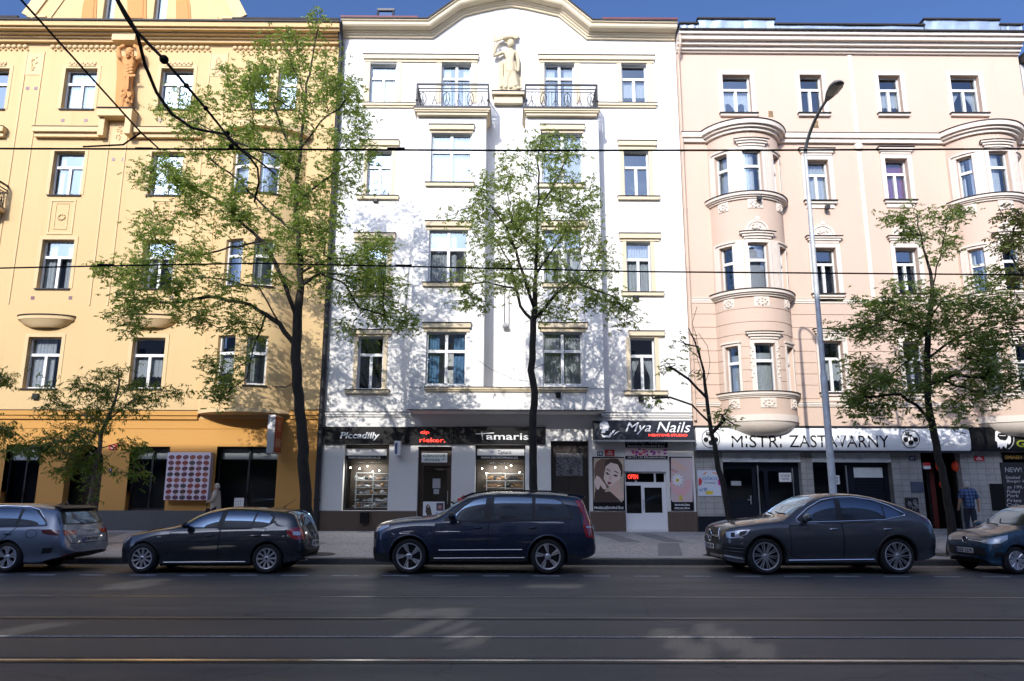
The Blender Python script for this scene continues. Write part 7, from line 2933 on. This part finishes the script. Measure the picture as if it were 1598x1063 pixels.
c.patch('rear_bumper', M_trim, [(-.8, .50), (.8, .50)], [(-.75, .40), (.75, .40)], lambda y, z: c.rear(y, z, .006), 20, 3)
c.plate('rear', 0, .60, '5A9 2104')
c.badge('rear', 0, .80, .04, 'round')
mb = MB()
c.line(mb, [(-.7, .68), (-.62, .98)], .005, lambda y, z: c.rear(y, z, .003))
c.line(mb, [(-.7, .68), (.7, .68)], .005, lambda y, z: c.rear(y, z, .003))
mb.build('tailgate_gap', M_seam, c.root, local=True)
mb = MB()
mb.tube([(3.45, .1, 1.37), (3.5, .1, 1.41), (3.72, .1, 1.56)], [.02, .008, .003], 5)
mb.build('aerial', M_trim, c.root, local=True)
mb = MB()
mb.tube([(4.02, -.45, .27), (4.2, -.45, .27)], .03, 10)
mb.build('exhaust_pipe', M_chrome, c.root, local=True)

# ---- dark blue sport utility car
c = Car('parked_car', 'tall dark blue sport utility car with roof rails parked before the shoe shops', car_at(.87, 638, YC, 1.93), dict(
    L=4.953, W=1.93, wr=.375, wx=(.87, 3.854), ra=.43, paint=paint('navy_paint', (.005, .018, .048)), tumble=.175, n=6.5, fl=.75, rl=.7, fp=3.2, rp=4.0, clad=.40, handle=None,
    top=[(0, .6), (.02, .86), (.06, .98), (.16, 1.05), (.5, 1.13), (1.0, 1.185), (1.38, 1.225), (1.5, 1.28), (1.85, 1.50), (2.15, 1.655), (2.5, 1.72), (3.0, 1.74), (3.8, 1.73), (4.35, 1.69), (4.6, 1.645), (4.66, 1.56), (4.75, 1.34), (4.84, 1.14), (4.89, 1.0), (4.93, .8), (4.953, .55)],
    belt=[(0, .55), (.05, .85), (.3, .97), (1.2, 1.06), (2.5, 1.09), (4.0, 1.11), (4.65, 1.12), (4.8, 1.0), (4.953, .5)],
    sill=[(0, .36), (.15, .25), (.5, .24), (1.4, .26), (3.3, .26), (4.3, .28), (4.7, .34), (4.9, .42), (4.953, .5)]))
c.s['handle'] = c.mats
c.body()
c.windows([('f', [(1.82, 1.22), (2.05, 1.42), (2.25, 1.545), (2.52, 1.60)], [(1.80, 1.13), (2.46, 1.13)]), ('m', [(2.70, 1.61), (3.1, 1.62), (3.52, 1.605)], [(2.63, 1.135), (3.52, 1.15)]),
           ('q', [(3.60, 1.60), (4.0, 1.575), (4.15, 1.53), (4.3, 1.36)], [(3.58, 1.155), (4.0, 1.17), (4.38, 1.19)])],
          ([(1.60, 1.16), (1.9, 1.40), (2.2, 1.58), (2.5, 1.645), (3.1, 1.655), (3.7, 1.635), (4.12, 1.59), (4.3, 1.40), (4.42, 1.19)], [(1.60, 1.10), (2.5, 1.105), (3.6, 1.125), (4.42, 1.165)]))
c.doors([([(1.42, 1.05), (2.0, 1.075), (2.56, 1.085)], [(1.42, .46), (1.6, .44), (2.56, .44)], 2.34), ([(2.58, 1.085), (3.1, 1.095), (3.72, 1.105)], [(2.58, .44), (3.2, .44), (3.36, .55)], 3.52)], .97)
c.mirror(1.78, 1.20, M_trim, 1.1)
c.wheels('five_blade', .27, M_alloy, wid=.26)
c.arches(c.mats, .022)
c.sillstrip(.50, 1.5, 3.3, M_silver, .008)
c.sillstrip(.33, 1.4, 3.35, M_silver, .008)
for sg in (-1, 1):
    c.patch('tail_light', M_tail, [(4.46, 1.555), (4.54, 1.40), (4.64, 1.20), (4.62, 1.0), (4.68, .78)], [(4.585, 1.555), (4.70, 1.40), (4.815, 1.20), (4.875, 1.0), (4.86, .74)], lambda x, z: c.side(x, z, sg, .007), 24, 5)
    c.patch('indicator', M_clear, [(4.69, 1.0), (4.85, 1.0)], [(4.69, .975), (4.85, .975)], lambda x, z: c.side(x, z, sg, .011), 6, 2)
    c.patch('headlight', M_clear, [(.03, .97), (.2, 1.0), (.42, 1.03)], [(.03, .86), (.15, .87), (.40, .985)], lambda x, z: c.side(x, z, sg, .007), 12, 4)
    mb = MB()
    mb.tube([V((1.95, sg * .70, 1.60)), V((2.2, sg * .70, 1.70)), V((2.6, sg * .70, 1.755)), V((3.2, sg * .70, 1.765)), V((4.0, sg * .70, 1.745)), V((4.35, sg * .70, 1.69))], .016, 6)
    mb.build('roof_rail', M_trim, c.root, smooth=60, local=True)
    c.patch('fog_lamp', M_clear, [(.02, .50), (.10, .51)], [(.02, .44), (.10, .45)], lambda x, z: c.side(x, z, sg, .007), 5, 3)
c.patch('grille', M_trim, [(-.48, .95), (.48, .95)], [(-.45, .62), (.45, .62)], lambda y, z: c.front(y, z, .008), 16, 6)
c.patch('lower_grille', M_trim, [(-.7, .52), (.7, .52)], [(-.68, .38), (.68, .38)], lambda y, z: c.front(y, z, .008), 16, 4)
c.patch('windshield', M_cglass, [(-.6, 1.64), (0, 1.66), (.6, 1.64)], [(-.75, 1.29), (0, 1.27), (.75, 1.29)], lambda y, z: c.front(y, z, .006), 16, 8)
c.patch('rear_window', M_cglass, [(-.58, 1.52), (0, 1.53), (.58, 1.52)], [(-.66, 1.18), (0, 1.17), (.66, 1.18)], lambda y, z: c.rear(y, z, .008), 16, 8)
c.plate('rear', 0, .92, '6AB 3182')
mb = MB()
rows = []
for y in [-.62 + 1.24 * i / 12 for i in range(13)]:
    e = 1 - (abs(y) / .62) ** 4 * .3
    rows.append([V((4.32, y, 1.695)), V((4.58, y, 1.665)), V((4.58 + .17 * e, y, 1.635)), V((4.58 + .16 * e, y, 1.61)), V((4.5, y, 1.59))])
mb.grid(rows)
mb.poly(rows[0]); mb.poly(rows[-1])
mb.build('roof_spoiler', c.mats, c.root, smooth=40, local=True)

# ---- grey coupe-backed sport utility car
c = Car('parked_car', 'dark grey sport utility coupe with chrome window line parked before the pink house', car_at(.89, 1196, YC, 2.0), dict(
    L=4.94, W=2.0, wr=.39, wx=(.89, 3.825), ra=.445, paint=paint('graphite_paint', (.050, .055, .066)), tumble=.19, n=5.5, fl=.8, rl=.75, fp=3.0, rp=3.4, clad=.0,
    top=[(0, .66), (.02, .84), (.07, .97), (.18, 1.03), (.6, 1.12), (1.0, 1.17), (1.36, 1.22), (1.5, 1.28), (1.85, 1.485), (2.2, 1.645), (2.55, 1.715), (2.95, 1.72), (3.4, 1.68), (3.8, 1.59), (4.2, 1.465), (4.5, 1.36), (4.64, 1.30), (4.70, 1.235), (4.80, 1.07), (4.88, .89), (4.92, .72), (4.94, .55)],
    belt=[(0, .58), (.07, .80), (.3, .92), (1.2, 1.04), (2.5, 1.085), (3.6, 1.15), (4.3, 1.19), (4.65, 1.12), (4.85, .88), (4.94, .5)],
    sill=[(0, .40), (.12, .28), (.4, .24), (1.4, .25), (3.3, .25), (4.3, .28), (4.7, .36), (4.88, .44), (4.94, .5)]))
c.s['handle'] = M_chrome
c.body()
c.windows([('f', [(1.82, 1.26), (2.05, 1.42), (2.3, 1.53), (2.58, 1.585)], [(1.80, 1.13), (2.54, 1.135)]), ('r', [(2.70, 1.60), (3.1, 1.60), (3.5, 1.53), (3.62, 1.495)], [(2.68, 1.15), (3.62, 1.185)]),
           ('q', [(3.65, 1.48), (3.8, 1.42), (4.0, 1.31)], [(3.65, 1.19), (3.85, 1.215), (4.0, 1.25)])],
          ([(1.66, 1.18), (1.95, 1.40), (2.3, 1.575), (2.65, 1.635), (3.05, 1.645), (3.5, 1.575), (3.82, 1.455), (4.10, 1.29)], [(1.66, 1.10), (2.6, 1.12), (3.6, 1.155), (4.10, 1.25)]), trim='all')
c.doors([([(1.46, 1.035), (2.0, 1.06), (2.62, 1.08)], [(1.46, .40), (1.7, .34), (2.62, .34)], 2.42), ([(2.64, 1.08), (3.2, 1.10), (3.75, 1.12)], [(2.64, .34), (3.2, .34), (3.36, .55)], 3.62)], .955)
c.mirror(1.83, 1.18, c.mats, 1.1)
c.wheels('multi', .29, M_alloy, wid=.27)
c.arches(M_trim, .034)
c.sillstrip(.30, 1.4, 3.3, M_chrome, .013)
for sg in (-1, 1):
    c.patch('tail_light', M_taild, [(4.44, 1.22), (4.62, 1.19), (4.74, 1.10)], [(4.52, 1.13), (4.66, 1.07), (4.79, 1.0)], lambda x, z: c.side(x, z, sg, .007), 12, 4)
    h = c.patch('headlight', M_clear, [(.13, .885), (.35, .925), (.58, .945)], [(.12, .76), (.28, .76), (.50, .84)], lambda x, z: c.side(x, z, sg, .008), 14, 5)
    c.patch('lamp_core', M_trim, [(.20, .87), (.27, .88)], [(.19, .78), (.26, .785)], lambda x, z: c.side(x, z, sg, .012), 4, 3, h)
    c.patch('lamp_core', M_trim, [(.36, .90), (.52, .93)], [(.34, .80), (.46, .85)], lambda x, z: c.side(x, z, sg, .012), 4, 3, h)
    c.patch('air_intake', M_trim, [(.07, .64), (.2, .62), (.45, .60)], [(.06, .47), (.2, .43), (.40, .43)], lambda x, z: c.side(x, z, sg, .006), 12, 4)
    mb = MB()
    for z in (.555, .485):
        c.line(mb, [(.08, z + .01), (.42, z - .015)], .009, lambda x, zz: c.side(x, zz, sg, .012))
    mb.build('intake_fin', M_chrome, c.root, local=True)
    c.patch('front_skirt', M_alloy, [(.05, .405), (.25, .375), (.45, .345)], [(.06, .37), (.25, .335), (.45, .315)], lambda x, z: c.side(x, z, sg, .012), 10, 3)
c.patch('grille', M_trim, [(-.42, .955), (0, .97), (.42, .955)], [(-.52, .62), (0, .60), (.52, .62)], lambda y, z: c.front(y, z, .008), 20, 6)
mb = MB()
for z in (.80, .775):
    c.line(mb, [(-.47, z), (-.14, z)], .013, lambda y, zz: c.front(y, zz, .014))
    c.line(mb, [(.14, z), (.47, z)], .013, lambda y, zz: c.front(y, zz, .014))
ch = [(-.43, .955), (-.52, .72), (-.50, .63)]
c.line(mb, ch, .010, lambda y, zz: c.front(y, zz, .012))
c.line(mb, [(-y, z) for y, z in ch], .010, lambda y, zz: c.front(y, zz, .012))
mb.build('grille_bar', M_chrome, c.root, local=True)
c.badge('front', 0, .785, .125, 'star')
c.patch('lower_grille', M_trim, [(-.55, .50), (.55, .50)], [(-.6, .40), (.6, .40)], lambda y, z: c.front(y, z, .008), 16, 4)
c.patch('skid_plate', M_chrome, [(-.62, .40), (.62, .40)], [(-.58, .33), (.58, .33)], lambda y, z: c.front(y, z, .012), 16, 3)
c.patch('windshield', M_cglass, [(-.62, 1.63), (0, 1.655), (.62, 1.63)], [(-.80, 1.275), (0, 1.255), (.80, 1.275)], lambda y, z: c.front(y, z, .006), 18, 10)
mb = MB()
for y0, y1 in ((-.62, -.05), (-.02, .55)):
    mb.tube([c.front(y0, 1.275, .03), c.front((y0 + y1) / 2, 1.285, .03), c.front(y1, 1.31, .025)], .009, 5)
mb.build('wiper', M_trim, c.root, local=True)
c.patch('rear_window', M_cglass, [(-.6, 1.56), (0, 1.60), (.6, 1.56)], [(-.66, 1.37), (0, 1.38), (.66, 1.37)], lambda y, z: c.rear(y, z, .008), 16, 8)
c.plate('front', 0, .555, '7AD 5291')
for sg in (-1, 1):
    c.patch('rear_vent', M_trim, [(4.70, .58), (4.86, .60)], [(4.68, .54), (4.84, .56)], lambda x, z: c.side(x, z, sg, .008), 5, 2)
mb = MB()
c.line(mb, [(1.36, 1.06), (1.2, 1.14)], .005, lambda x, z: c.side(x, z, -1, .002))
c.line(mb, [(1.5, 1.02), (1.44, 1.08)], .005, lambda x, z: c.side(x, z, -1, .002))
mb.build('bonnet_gap', M_seam, c.root, local=True)

turn(c, .05, .89)
# ---- silver estate at the left edge
c = Car('parked_car', 'silver-grey estate car with a black roof spoiler, parked ahead of the dark hatchback', car_at(3.29, 9, YC + .1, 1.8), dict(
    L=4.6, W=1.8, wr=.325, wx=(.65, 3.29), ra=.365, paint=paint('silver_paint', (.15, .19, .26), .5), tumble=.19, n=5, fl=.85, rl=.45, fp=2.7, rp=4.2, clad=.0,
    top=[(0, .5), (.03, .62), (.15, .72), (.5, .85), (1.2, .97), (1.4, 1.03), (1.8, 1.26), (2.15, 1.40), (2.6, 1.455), (3.2, 1.455), (3.8, 1.42), (4.15, 1.375), (4.22, 1.33), (4.36, 1.12), (4.44, .97), (4.52, .84), (4.57, .7), (4.6, .5)],
    belt=[(0, .45), (.15, .62), (.5, .76), (1.3, .88), (3, .93), (4.1, .97), (4.4, .86), (4.6, .42)],
    sill=[(0, .34), (.2, .22), (.5, .2), (3.9, .22), (4.3, .30), (4.52, .36), (4.6, .42)]))
c.body()
c.windows([('f', [(1.7, 1.02), (1.95, 1.2), (2.4, 1.35)], [(1.7, .97), (2.35, .97)]), ('r', [(2.5, 1.36), (3.0, 1.37), (3.38, 1.355)], [(2.45, .97), (3.38, .985)]), ('q', [(3.45, 1.35), (3.7, 1.31), (3.95, 1.13), (4.05, 1.04)], [(3.45, .99), (3.8, .995), (4.05, 1.01)])],
          ([(1.58, .97), (1.9, 1.2), (2.3, 1.37), (2.9, 1.40), (3.5, 1.385), (3.78, 1.32), (4.0, 1.14), (4.1, 1.02)], [(1.58, .94), (2.4, .945), (3.5, .96), (4.1, .99)]), trim='all')
c.doors([([(1.35, .88), (2.36, .93)], [(1.35, .30), (2.36, .28)], 2.2), ([(2.38, .93), (3.42, .955)], [(2.38, .28), (2.88, .40)], 3.25)], .82)
c.mirror(1.72, 1.02, c.mats)
c.wheels('five_twin', .225, M_alloy)
for sg in (-1, 1):
    c.patch('tail_light', M_taild, [(4.0, .90), (4.2, .915), (4.40, .89)], [(4.06, .83), (4.2, .80), (4.42, .785)], lambda x, z: c.side(x, z, sg, .007), 12, 4)
    c.patch('rear_light_panel', M_tail, [(sg * .78, .89), (sg * .38, .87)], [(sg * .76, .785), (sg * .46, .79)], lambda y, z: c.rear(y, z, .008), 10, 4)
    c.patch('rear_vent', M_trim, [(4.1, .52), (4.32, .53)], [(4.05, .40), (4.26, .42)], lambda x, z: c.side(x, z, sg, .006), 8, 4)
    c.patch('reflector', M_tail, [(sg * .78, .385), (sg * .5, .375)], [(sg * .78, .365), (sg * .5, .355)], lambda y, z: c.rear(y, z, .008), 6, 2)
mb = MB()
mb.tube([c.side(3.80 + .12 * cos(a), .82 + .085 * sin(a), -1, .003) for a in [j * pi / 12 for j in range(25)]], .005, 4)
mb.build('fuel_flap', M_seam, c.root, local=True)
c.patch('tailgate_glass_surround', M_trim, [(-.68, 1.335), (0, 1.345), (.68, 1.335)], [(-.76, 1.01), (0, .99), (.76, 1.01)], lambda y, z: c.rear(y, z, .005), 18, 8)
c.patch('rear_window', M_cglass, [(-.52, 1.26), (0, 1.275), (.52, 1.26)], [(-.64, 1.03), (0, 1.015), (.64, 1.03)], lambda y, z: c.rear(y, z, .012), 16, 8)
c.plate('rear', 0, .68, 'KSM 092AE')
mb = MB()
c.line(mb, [(-.62, .98), (-.74, .78), (-.62, .60), (.62, .60), (.74, .78), (.62, .98)], .006, lambda y, z: c.rear(y, z, .003))
mb.build('tailgate_gap', M_seam, c.root, local=True)
mb = MB()
c.line(mb, [(-.06, .86), (.06, .86)], .014, lambda y, z: c.rear(y, z, .012))
mb.build('badge', M_chrome, c.root, local=True)
mb = MB()
rows = [[V((4.02, y, 1.405)), V((4.2, y, 1.385)), V((4.33 - .05 * (abs(y) / .62) ** 3, y, 1.35)), V((4.3 - .05 * (abs(y) / .62) ** 3, y, 1.325)), V((4.15, y, 1.33))] for y in [-.62 + 1.24 * i / 10 for i in range(11)]]
mb.grid(rows)
mb.poly(rows[0]); mb.poly(rows[-1])
mb.build('roof_spoiler', M_trim, c.root, smooth=40, local=True)
mb = MB()
mb.grid([[V((3.75, -.02, 1.44)), V((3.75, .02, 1.44))], [V((3.92, -.012, 1.50)), V((3.92, .012, 1.50))], [V((3.97, -.012, 1.42)), V((3.97, .012, 1.42))]])
mb.build('roof_aerial', c.mats, c.root, local=True)
c.patch('bumper_trim', M_trim, [(-.72, .40), (.72, .40)], [(-.66, .33), (.66, .33)], lambda y, z: c.rear(y, z, .006), 16, 3)
mb = MB()
mb.tube([(4.3, -.35, .27), (4.5, -.35, .26)], .028, 8)
mb.build('exhaust_pipe', M_trim, c.root, local=True)

turn(c, -.08, 3.29)
# ---- small blue city car at the right edge
mname = 'leaf_print_paint'
m, t, b = _new(mname)
n1 = _noise(t, 3.2, 6, .75, _pos(t))
cc = _ramp(t, n1, [(.36, (.004, .012, .030)), (.5, (.008, .035, .075)), (.62, (.015, .08, .13)), (.72, (.006, .022, .05))])
t.links.new(_mix(t, cc, (.07, .12, .14), _ramp(t, _noise(t, 14, 3, .7, _pos(t)), [(.60, 0.0), (.70, .6)])), b.inputs['Base Color'])
b.inputs['Roughness'].default_value = .4
b.inputs['Coat Weight'].default_value = .8
b.inputs['Coat Roughness'].default_value = .05
c = Car('parked_car', 'small city car printed with blue-green foliage, parked behind the grey coupe', car_at(.60, 1588, YC + .15, 1.645), dict(
    L=3.6, W=1.645, wr=.30, wx=(.60, 3.02), ra=.34, paint=m, tumble=.175, n=5, fl=.45, rl=.6, fp=3.6, clad=.0,
    top=[(0, .52), (.02, .66), (.07, .76), (.15, .82), (.4, .91), (.75, .985), (.88, 1.02), (1.2, 1.22), (1.5, 1.385), (1.8, 1.46), (2.2, 1.485), (2.8, 1.46), (3.3, 1.40), (3.42, 1.25), (3.5, 1.0), (3.56, .8), (3.6, .5)],
    belt=[(0, .46), (.1, .68), (.4, .80), (1.0, .90), (2.0, .93), (3.3, .96), (3.5, .8), (3.6, .45)],
    sill=[(0, .33), (.12, .22), (.3, .2), (3.2, .22), (3.5, .32), (3.6, .42)]))
c.body()
c.windows([('f', [(1.12, 1.04), (1.4, 1.22), (1.65, 1.33), (2.1, 1.37)], [(1.12, .97), (2.05, .97)]), ('r', [(2.2, 1.37), (2.9, 1.35)], [(2.15, .97), (2.95, .99)])],
          ([(1.0, .97), (1.35, 1.22), (1.65, 1.36), (2.2, 1.40), (3.0, 1.37)], [(1.0, .94), (2.0, .945), (3.08, .97)]))
c.doors([([(.92, .88), (2.1, .93)], [(.97, .30), (2.1, .28)], 1.95)], .82)
c.mirror(1.12, 1.0, c.mats)
c.wheels('cover', .20, M_alloy, wid=.18)
for sg in (-1, 1):
    h = c.patch('headlight', M_clear, [(.08, .745), (.25, .80), (.46, .835)], [(.07, .64), (.22, .655), (.42, .74)], lambda x, z: c.side(x, z, sg, .007), 12, 5)
    c.patch('lamp_core', M_silver, [(.16, .745), (.24, .765)], [(.15, .67), (.23, .68)], lambda x, z: c.side(x, z, sg, .011), 4, 3, h)
    c.patch('headlight_front', M_clear, [(sg * .66, .735), (sg * .48, .71)], [(sg * .66, .638), (sg * .50, .655)], lambda y, z: c.front(y, z, .008), 8, 4)
    c.patch('fog_lamp', M_trim, [(.12, .47), (.27, .48)], [(.10, .37), (.25, .37)], lambda x, z: c.side(x, z, sg, .007), 6, 4)
c.badge('front', 0, .705, .075, 'letters')
mb = MB()
c.line(mb, [(-.50, .68), (-.09, .705)], .008, lambda y, z: c.front(y, z, .008))
c.line(mb, [(.50, .68), (.09, .705)], .008, lambda y, z: c.front(y, z, .008))
mb.build('chrome_strip', M_chrome, c.root, local=True)
c.patch('lower_grille', M_trim, [(-.55, .56), (.55, .56)], [(-.58, .37), (.58, .37)], lambda y, z: c.front(y, z, .007), 16, 4)
c.plate('front', 0, .475, '5SZ 2279')
c.patch('windshield', M_cglass, [(-.50, 1.39), (0, 1.41), (.50, 1.39)], [(-.66, 1.035), (0, 1.02), (.66, 1.035)], lambda y, z: c.front(y, z, .006), 18, 10)
mb = MB()
mb.tube([c.front(-.5, 1.05, .03), c.front(0, 1.07, .03), c.front(.12, 1.16, .02)], .008, 5)
mb.tube([c.front(.0, 1.04, .03), c.front(.4, 1.06, .03), c.front(.5, 1.14, .02)], .008, 5)
mb.build('wiper', M_trim, c.root, local=True)
mb = MB()
c.line(mb, [(-.66, .80), (-.60, .90)], .005, lambda y, z: c.front(y, z, .003))
mb.build('bonnet_gap', M_seam, c.root, local=True)
c.patch('rear_window', M_cglass, [(-.48, 1.33), (.48, 1.33)], [(-.58, 1.0), (.58, 1.0)], lambda y, z: c.rear(y, z, .007), 10, 6)
turn(c, .13, .60)
# ================================================================ people
M_skin = mat('skin', (.45, .27, .19), .6)
def person(label, px, py, Y, hgt, pose, cloth, face=0.0):
    g = zs(Y)
    b = P(px, py, Y)
    root = thing('person', label, 'person', (b.x, Y, g))
    h = hgt
    fw = V((sin(face), -cos(face), 0))          # the way the person faces
    sd = V((cos(face), sin(face), 0))           # the person's left as seen walking
    def q(l, f, z):
        return V((b.x, Y, g)) + sd * (l * h) + fw * (f * h) + V((0, 0, z * h))
    return root, q, h
def build_person(label, px, Y, h, face, arms, stride, tops, hairc, longcoat):
    root, q, h = person(label, px, 800, Y, h, None, None, face)
    nd = dict(pel=(q(0, 0, .53), .076 * h), wst=(q(0, .005, .60), .074 * h), chs=(q(0, .01, .73), .084 * h), nck=(q(0, .01, .835), .034 * h),
              hd=(q(0, .022, .885), (.044 * h, .052 * h)), tp=(q(0, .018, .945), (.046 * h, .054 * h)))
    ed = [('pel', 'wst'), ('wst', 'chs'), ('chs', 'nck'), ('nck', 'hd'), ('hd', 'tp')]
    for s_, k in ((-1, 'a'), (1, 'b')):
        f = stride * s_
        nd['hp' + k] = (q(.05 * s_, 0, .50), .058 * h)
        nd['kn' + k] = (q(.052 * s_, f * .6 + .015, .28), .038 * h)
        nd['an' + k] = (q(.052 * s_, f - .01, .05), .024 * h)
        nd['to' + k] = (q(.062 * s_, f + .08, .02), .022 * h)
        ed += [('pel', 'hp' + k), ('hp' + k, 'kn' + k), ('kn' + k, 'an' + k), ('an' + k, 'to' + k)]
        e, w_ = arms[k]
        nd['sh' + k] = (q(.105 * s_, 0, .80), .042 * h)
        nd['el' + k] = (q(*e), .030 * h)
        nd['wr' + k] = (q(*w_), .020 * h)
        d = (V(q(*w_)) - V(q(*e))).normalized()
        nd['pa' + k] = (V(q(*w_)) + d * .045 * h, (.024 * h, .014 * h))
        ed += [('chs', 'sh' + k), ('sh' + k, 'el' + k), ('el' + k, 'wr' + k), ('wr' + k, 'pa' + k)]
        for i in range(4):                      # fingers
            o = sd_(q) * ((i - 1.5) * .011 * h)
            p0 = nd['pa' + k][0] + d * .012 * h + o
            nd['f%d' % i + k] = (p0, .0065 * h)
            nd['g%d' % i + k] = (p0 + d * (.022 + .004 * (i in (1, 2))) * h + fwd_(q) * .006 * h, .005 * h)
            ed += [('pa' + k, 'f%d' % i + k), ('f%d' % i + k, 'g%d' % i + k)]
        nd['th' + k] = (V(q(*w_)) + d * .035 * h + fwd_(q) * .022 * h, .0065 * h)
        ed += [('wr' + k, 'th' + k)]
    bd = skin('body', nd, ed, M_skin, root, 2)
    # clothing follows the same skeleton, a little fuller
    def cloth(name, keys, edges, m, grow, extra=None):
        n2 = {}
        for k in keys:
            p, r_ = nd[k]
            r_ = r_ if hasattr(r_, '__len__') else (r_, r_)
            n2[k] = (p, tuple(x * grow + .006 for x in r_))
        if extra:
            for k, v in extra.items():
                n2[k] = v
        return skin(name, n2, edges, m, root, 2)
    up = ['chs', 'wst', 'pel', 'sha', 'shb', 'ela', 'elb', 'wra', 'wrb']
    ue = [('pel', 'wst'), ('wst', 'chs'), ('chs', 'sha'), ('chs', 'shb'), ('sha', 'ela'), ('shb', 'elb'), ('ela', 'wra'), ('elb', 'wrb')]
    ex = None
    if longcoat:
        ex = {'hm': (q(0, 0, .32), .105 * h), 'col': (q(0, .005, .83), .05 * h)}
        ue = ue + [('pel', 'hm'), ('chs', 'col')]
    else:
        ex = {'col': (q(0, .004, .825), .046 * h), 'pel': (q(0, 0, .53), .105 * h), 'hem': (q(0, 0, .475), .10 * h), 'wst': (q(0, .005, .60), .10 * h)}
        ue = ue + [('chs', 'col'), ('pel', 'hem')]
        up = [k for k in up if not k.startswith('wr')]
        ue = [e for e in ue if 'wra' not in e and 'wrb' not in e]
    cloth('coat' if longcoat else 'shirt', up, ue, tops[0], 1.4, ex)
    lw = ['pel', 'hpa', 'hpb', 'kna', 'knb', 'ana', 'anb']
    cloth('trousers', lw, [('wtop', 'pel'), ('pel', 'hpa'), ('pel', 'hpb'), ('hpa', 'kna'), ('hpb', 'knb'), ('kna', 'ana'), ('knb', 'anb')], tops[1], 1.22, {'wtop': (q(0, .002, .60), .078 * h)})
    for k in 'ab':
        s = MB()
        c_ = (V(nd['an' + k][0]) + V(nd['to' + k][0])) / 2
        s.tube([V(nd['an' + k][0]) - fwd_(q) * .03 * h - V((0, 0, .025 * h)), c_ - V((0, 0, .012 * h)), V(nd['to' + k][0]) + fwd_(q) * .02 * h - V((0, 0, .004 * h))], [.026 * h, .03 * h, .022 * h], 8)
        s.build('shoe', M_black, root, smooth=60)
    hc = V(q(0, .012, .925))
    s = MB()
    rows = []
    for i in range(7):
        a = pi / 2 * i / 6
        rows.append([hc + sd_(q) * (.052 * h * cos(a) * cos(t2)) + fwd_(q) * (.056 * h * cos(a) * sin(t2) - .008 * h) + V((0, 0, .058 * h * sin(a) + (-.045 * h if i == 0 and sin(t2) < .3 else .012 * h * (i == 0)))) for t2 in [j * pi / 8 for j in range(16)]])
    s.grid(rows, 0, True)
    s.build('hair', hairc, root, smooth=60)
    s = MB()
    for k in (-1, 1):
        s.ball(q(.017 * k, .068, .928), .0055 * h, 4)
    s.build('eye', M_black, bd)
    s = MB()
    s.ball(q(0, .078, .91), .010 * h, 4, sc=(1, 1, 1.6))
    for k in (-1, 1):
        s.ball(q(.048 * k, .015, .918), .012 * h, 4, sc=(.5, 1, 1.5))
    s.build('nose_and_ears', M_skin, bd, smooth=60)
    s = MB()
    s.ball(q(0, .068, .885), .012 * h, 4, sc=(1.4, .6, .35))
    s.build('mouth', mat('lips', (.35, .12, .1), .5), bd)
    return root, q
def sd_(q):
    return (q(1, 0, 0) - q(0, 0, 0)).normalized()
def fwd_(q):
    return (q(0, 1, 0) - q(0, 0, 0)).normalized()
m, t, b = _new('blue_plaid')
g = t.nodes.new('ShaderNodeNewGeometry')
sx = t.nodes.new('ShaderNodeSeparateXYZ')
t.links.new(g.outputs['Position'], sx.inputs[0])
def stripes(sock, per, lo):
    a = t.nodes.new('ShaderNodeMath'); a.operation = 'MULTIPLY'; a.inputs[1].default_value = 1 / per
    f = t.nodes.new('ShaderNodeMath'); f.operation = 'FRACT'
    t.links.new(sock, a.inputs[0]); t.links.new(a.outputs[0], f.inputs[0])
    return _ramp(t, f.outputs[0], [(0.0, 1.0), (.30, 1.0), (.34, lo), (.62, lo), (.66, .8), (1.0, .8)])
c0 = _mix(t, (.10, .17, .36), stripes(sx.outputs[0], .115, .35), 1.0, 'MULTIPLY')
c1 = _mix(t, c0, stripes(sx.outputs[2], .115, .4), 1.0, 'MULTIPLY')
t.links.new(c1, b.inputs['Base Color'])
b.inputs['Roughness'].default_value = .9
M_plaid = m
build_person('white-haired man in a blue checked shirt seen from behind at the dark passage', 1514, 25.2, 1.78, pi - .15,
             {'a': ((-.15, -.03, .655), (-.165, .01, .50)), 'b': ((.15, .0, .655), (.155, .07, .52))}, .05, (M_plaid, mat('navy_trousers', (.02, .025, .04), .85)), mat('grey_hair', (.40, .39, .37), .8), False)
rt, q = build_person('grey-haired woman in a cream coat walking left below the food picture board', 336, 25.0, 1.66, -pi / 2 + .15,
             {'a': ((-.13, .02, .66), (-.06, .13, .64)), 'b': ((.13, .03, .655), (.05, .13, .62))}, .09, (mat('cream_coat', (.48, .42, .34), .9, var=.1), mat('dark_trousers', (.03, .028, .03), .9)), mat('pale_hair', (.45, .40, .34), .8), True)
c = q(.0, .12, .42)
t_ = thing('shoulder_bag', 'black bag carried by the woman in the cream coat', 'bag', c)
s = MB()
rows = []
for dz, k in ((-.16, .8), (-.14, 1), (.06, .95), (.12, .7)):
    rows.append([c + V((.13 * k * cos(a), .06 * k * sin(a), dz)) for a in [j * pi / 8 for j in range(16)]])
s.grid(rows, 0, True); s.poly(rows[0]); s.poly(rows[-1])
s.build('pouch', M_black, t_, smooth=50)
s = MB()
s.tube([c + V((.09 * cos(a), 0, .11 + .3 * sin(a))) for a in [j * pi / 10 for j in range(11)]], .012, 5)
s.build('handle', M_black, t_)
